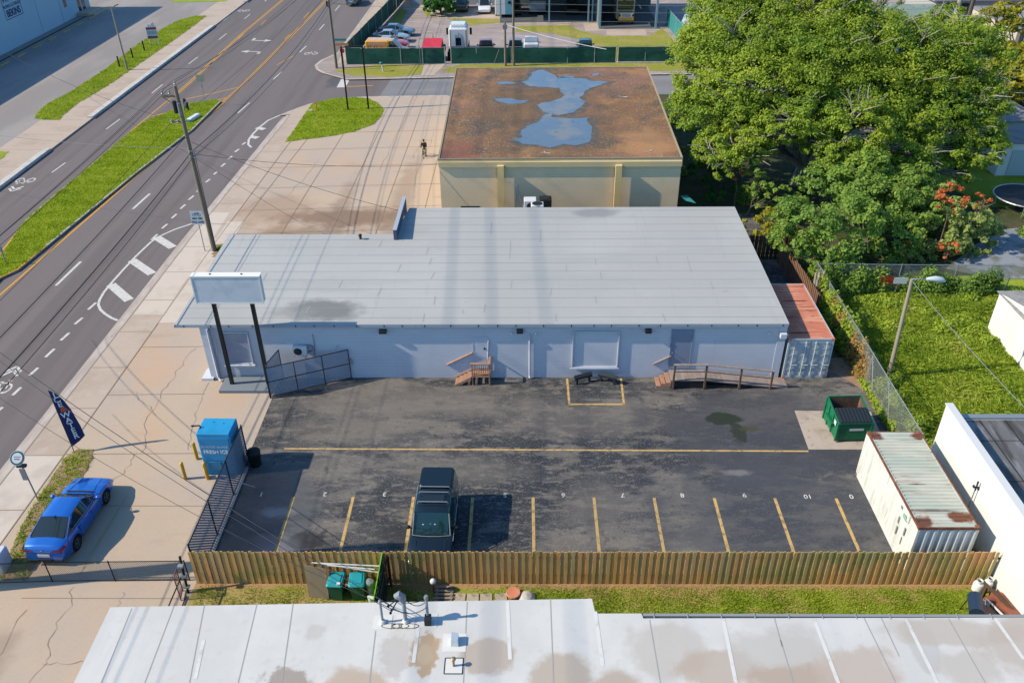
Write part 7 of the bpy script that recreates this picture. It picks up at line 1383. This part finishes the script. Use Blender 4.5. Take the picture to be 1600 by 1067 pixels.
# planting strip by the blue car, weeds along edges: ground cover nobody could count
def scatter(name, poly_, n, h0, h1, m, z=.0, w_=.02, dens=None, lean=.5, thick=.5):
    P = np.array(poly_); lo, hi = P.min(0), P.max(0); pts = rng.uniform(lo, hi, (n*3, 2)); ins = np.zeros(len(pts), bool); j = len(P)-1
    for i in range(len(P)):
        xi, yi = P[i]; xj, yj = P[j]; c_ = ((yi > pts[:, 1]) != (yj > pts[:, 1])) & (pts[:, 0] < (xj-xi)*(pts[:, 1]-yi)/((yj-yi) if yj != yi else 1e-9)+xi); ins ^= c_; j = i
    pts = pts[ins]
    if dens is not None: pts = pts[rng.uniform(0, 1, len(pts)) < dens(pts)]
    pts = pts[:n]; k = len(pts); h = rng.uniform(h0, h1, k)
    if dens is not None or thick: h *= .6+.7*np.abs(np.sin(pts[:, 0]*1.9+np.sin(pts[:, 1]*1.3)*2)*np.cos(pts[:, 1]*1.5+.5))
    a = rng.uniform(0, 6.283, k); d = np.stack([np.cos(a), np.sin(a)], 1); l = rng.normal(size=(k, 2))*lean*h[:, None]
    v = np.zeros((k, 4, 3)); v[:, 0, :2] = pts-d*w_; v[:, 1, :2] = pts+d*w_; v[:, 2, :2] = pts+l*.5+d*w_*.8; v[:, 2, 2] = h*.7; v[:, 3, :2] = pts+l; v[:, 3, 2] = h; v[:, :, 2] += z
    me = bpy.data.meshes.new(name); me.vertices.add(4*k); me.vertices.foreach_set("co", v.reshape(-1).astype(np.float32)); me.loops.add(4*k); me.loops.foreach_set("vertex_index", np.arange(4*k, dtype=np.int32)); me.polygons.add(k); me.polygons.foreach_set("loop_start", np.arange(0, 4*k, 4, dtype=np.int32)); me.update(calc_edges=True)
    at_ = me.attributes.new("leaf", 'FLOAT', 'FACE'); at_.data.foreach_set("value", np.clip(rng.uniform(0, 1, k)*.62+.28*np.sin(pts[:, 0]*.9+np.sin(pts[:, 1]*.8))*np.sin(pts[:, 1]*.7+1)+.17, 0, 1).astype(np.float32))
    me.materials.append(m); me.validate(); o = bpy.data.objects.new(name, me); col.objects.link(o); return tag(o, kind='stuff')
def stufflabel(o, lab, cat): tag(o, lab, cat); return o
plant = [(-22.0, 23.95), (-20.75, 23.95), (-21.0, 28), (-21.25, 31.6), (-21.5, 32.25), (-22.3, 32.25), (-22.65, 31.7), (-22.6, 28)]
struct(MB().poly(rag(plant, .08, .3), .018), 'planting_strip', m_dirt)
stufflabel(scatter('strip_weeds', plant, 3800, .05, .16, m_blade, .02, .018, lambda p: .35+.65*(np.sin(p[:, 0]*6+np.sin(p[:, 1]*3.1)*2)*np.sin(p[:, 1]*2.3) > -.2)), 'patchy weeds in the strip beside the blue car', 'weeds')
field = [(18.8, 30.9), (40, 30.9), (40, 47.6), (18.9, 47.6)]
stufflabel(scatter('tall_grass', field, 230000, .06, .30, m_weed, 0, .016, None, .8), 'tall uneven grass filling the field behind the chain-link fence', 'grass')
stufflabel(scatter('edge_weeds', [(18.4, 23.9), (19.03, 23.9), (19.03, 30.8), (18.4, 30.8)], 3500, .1, .4, m_weed, .01, .03), 'weeds in the gap between the container and white wall', 'weeds')
stufflabel(scatter('lawn_blades', [(-13.4, 19.6), (18.6, 19.6), (18.6, 23.75), (-13.4, 23.75)], 90000, .03, .09, m_blade, 0, .014, lambda p: np.clip(np.where(p[:, 0] > -1, .95, .45+.35*np.sin(p[:, 0]*2.3+np.sin(p[:, 1]*3))*np.sin(p[:, 1]*3+p[:, 0])), .05, 1)*np.clip((23.85-p[:, 1])*2.5, .08, 1)), 'short lawn blades between the wooden fence and the foreground roof', 'grass')
stufflabel(scatter('median_blades', [(x, y) for x, y in med], 60000, .04, .10, m_bladeg, .02, .03), 'mown grass blades on the road median', 'grass')
stufflabel(scatter('island_blades', isl, 16000, .05, .12, m_bladeg, .02, .035), 'grass blades on the oval island lawn', 'grass')
stufflabel(scatter('far_blades', lgr, 30000, .05, .12, m_blade, .02, .04), 'grass blades on the strip across the road', 'grass')
def blob_leaves(name, lab, spots_, n, size, lm):
    P = []; N = []
    for (x, y, z, rx, ry, rz) in spots_:
        e = rng.normal(size=(n, 3)); e /= np.linalg.norm(e, axis=1)[:, None]; e[:, 2] = np.abs(e[:, 2]); rr_ = rng.uniform(.5, 1.05, n)[:, None]
        P.append(np.array([x, y, z])+e*rr_*np.array([rx, ry, rz])); N.append(e)
    return tag(leaves(name, np.concatenate(P), np.concatenate(N), size, lm), lab, 'vines', kind='stuff')
sp = [(18.55+random.uniform(-.25, .4), y, 0, random.uniform(.4, .75), .6, random.uniform(1.6, 2.4)) for y in np.arange(40.6, 48.5, .45)]
blob_leaves('fence_vines', 'green vines swallowing the far end of the chain-link fence', sp, 900, .10, m_weed)
sp = [(x, 47.9+random.uniform(-.4, .2), 0, .8, .6, random.uniform(.9, 2.1)) for x in np.arange(19.2, 30.5, .6) if not 23 < x < 24.5]
blob_leaves('back_fence_vines', 'green vines on the chain-link fence at the back of the field', sp, 900, .10, m_leaf2)
sp = [(random.uniform(19.5, 29), random.uniform(40.5, 47.4), 0, random.uniform(.5, 1.1), random.uniform(.5, .9), random.uniform(.3, .6)) for _ in range(15)]+[(random.uniform(19.3, 20.6), random.uniform(31.5, 40), 0, .6, .6, random.uniform(.4, .8)) for _ in range(10)]
blob_leaves('leafy_weeds', 'leafy weed clumps in the back half of the field', sp, 620, .09, m_weed)
sp = [(18.6, y, 0, .3, .5, random.uniform(.3, .9)) for y in np.arange(33, 41, .7)]
blob_leaves('creeper', 'creeper along the foot of the chain-link fence', sp, 220, .08, m_weed)
sp = [(18.75, y, 0, .3, .45, .5) for y in (24.2, 24.8, 25.3)]
blob_leaves('corner_weeds', 'bright green weeds behind the white container corner', sp, 900, .07, m_weed)
sp = [(-21.6, 54.3, 0, .5, .35, .25), (-21.0, 54.6, 0, .6, .4, .2)]
blob_leaves('pole_weeds', 'dark weeds at the foot of the tall utility pole', sp, 500, .07, m_leaf2)
sp = [(random.uniform(12.5, 18.5), random.uniform(56, 89), 0, random.uniform(.6, 1.4), random.uniform(.6, 1.2), random.uniform(.2, .6)) for _ in range(22)]+[(random.uniform(19, 40), random.uniform(51, 62), 0, random.uniform(.6, 1.4), random.uniform(.6, 1.2), random.uniform(.2, .7)) for _ in range(26)]
blob_leaves('undergrowth', 'shaded undergrowth below the big tree', sp, 420, .12, m_leaf2)
struct(MB().poly(rag([(-21.9, 52.9), (-20.8, 52.9), (-20.6, 55.2), (-22.4, 55.0)], .15, .3), .016), 'pole_dirt', m_dirt)

m_dryv = leafmat('dry_vine', (.30, .17, .06), (.45, .33, .09), (.30, .40, .08))
sp = [(18.62+random.uniform(-.2, .15), y, random.uniform(0, .5), random.uniform(.3, .5), .5, random.uniform(1.2, 1.9)) for y in np.arange(38.2, 46.5, .4)]
blob_leaves('dry_vines', 'orange-brown dry vines over the chain-link fence beside the red-roofed container', sp, 520, .08, m_dryv)
sp = [(random.uniform(19.5, 34), random.uniform(31.5, 47), 0, random.uniform(.5, 1.3), random.uniform(.4, .9), random.uniform(.12, .3)) for _ in range(34)]
blob_leaves('mixed_weeds', 'low mixed weeds scattered through the field grass', sp, 260, .07, m_blade)
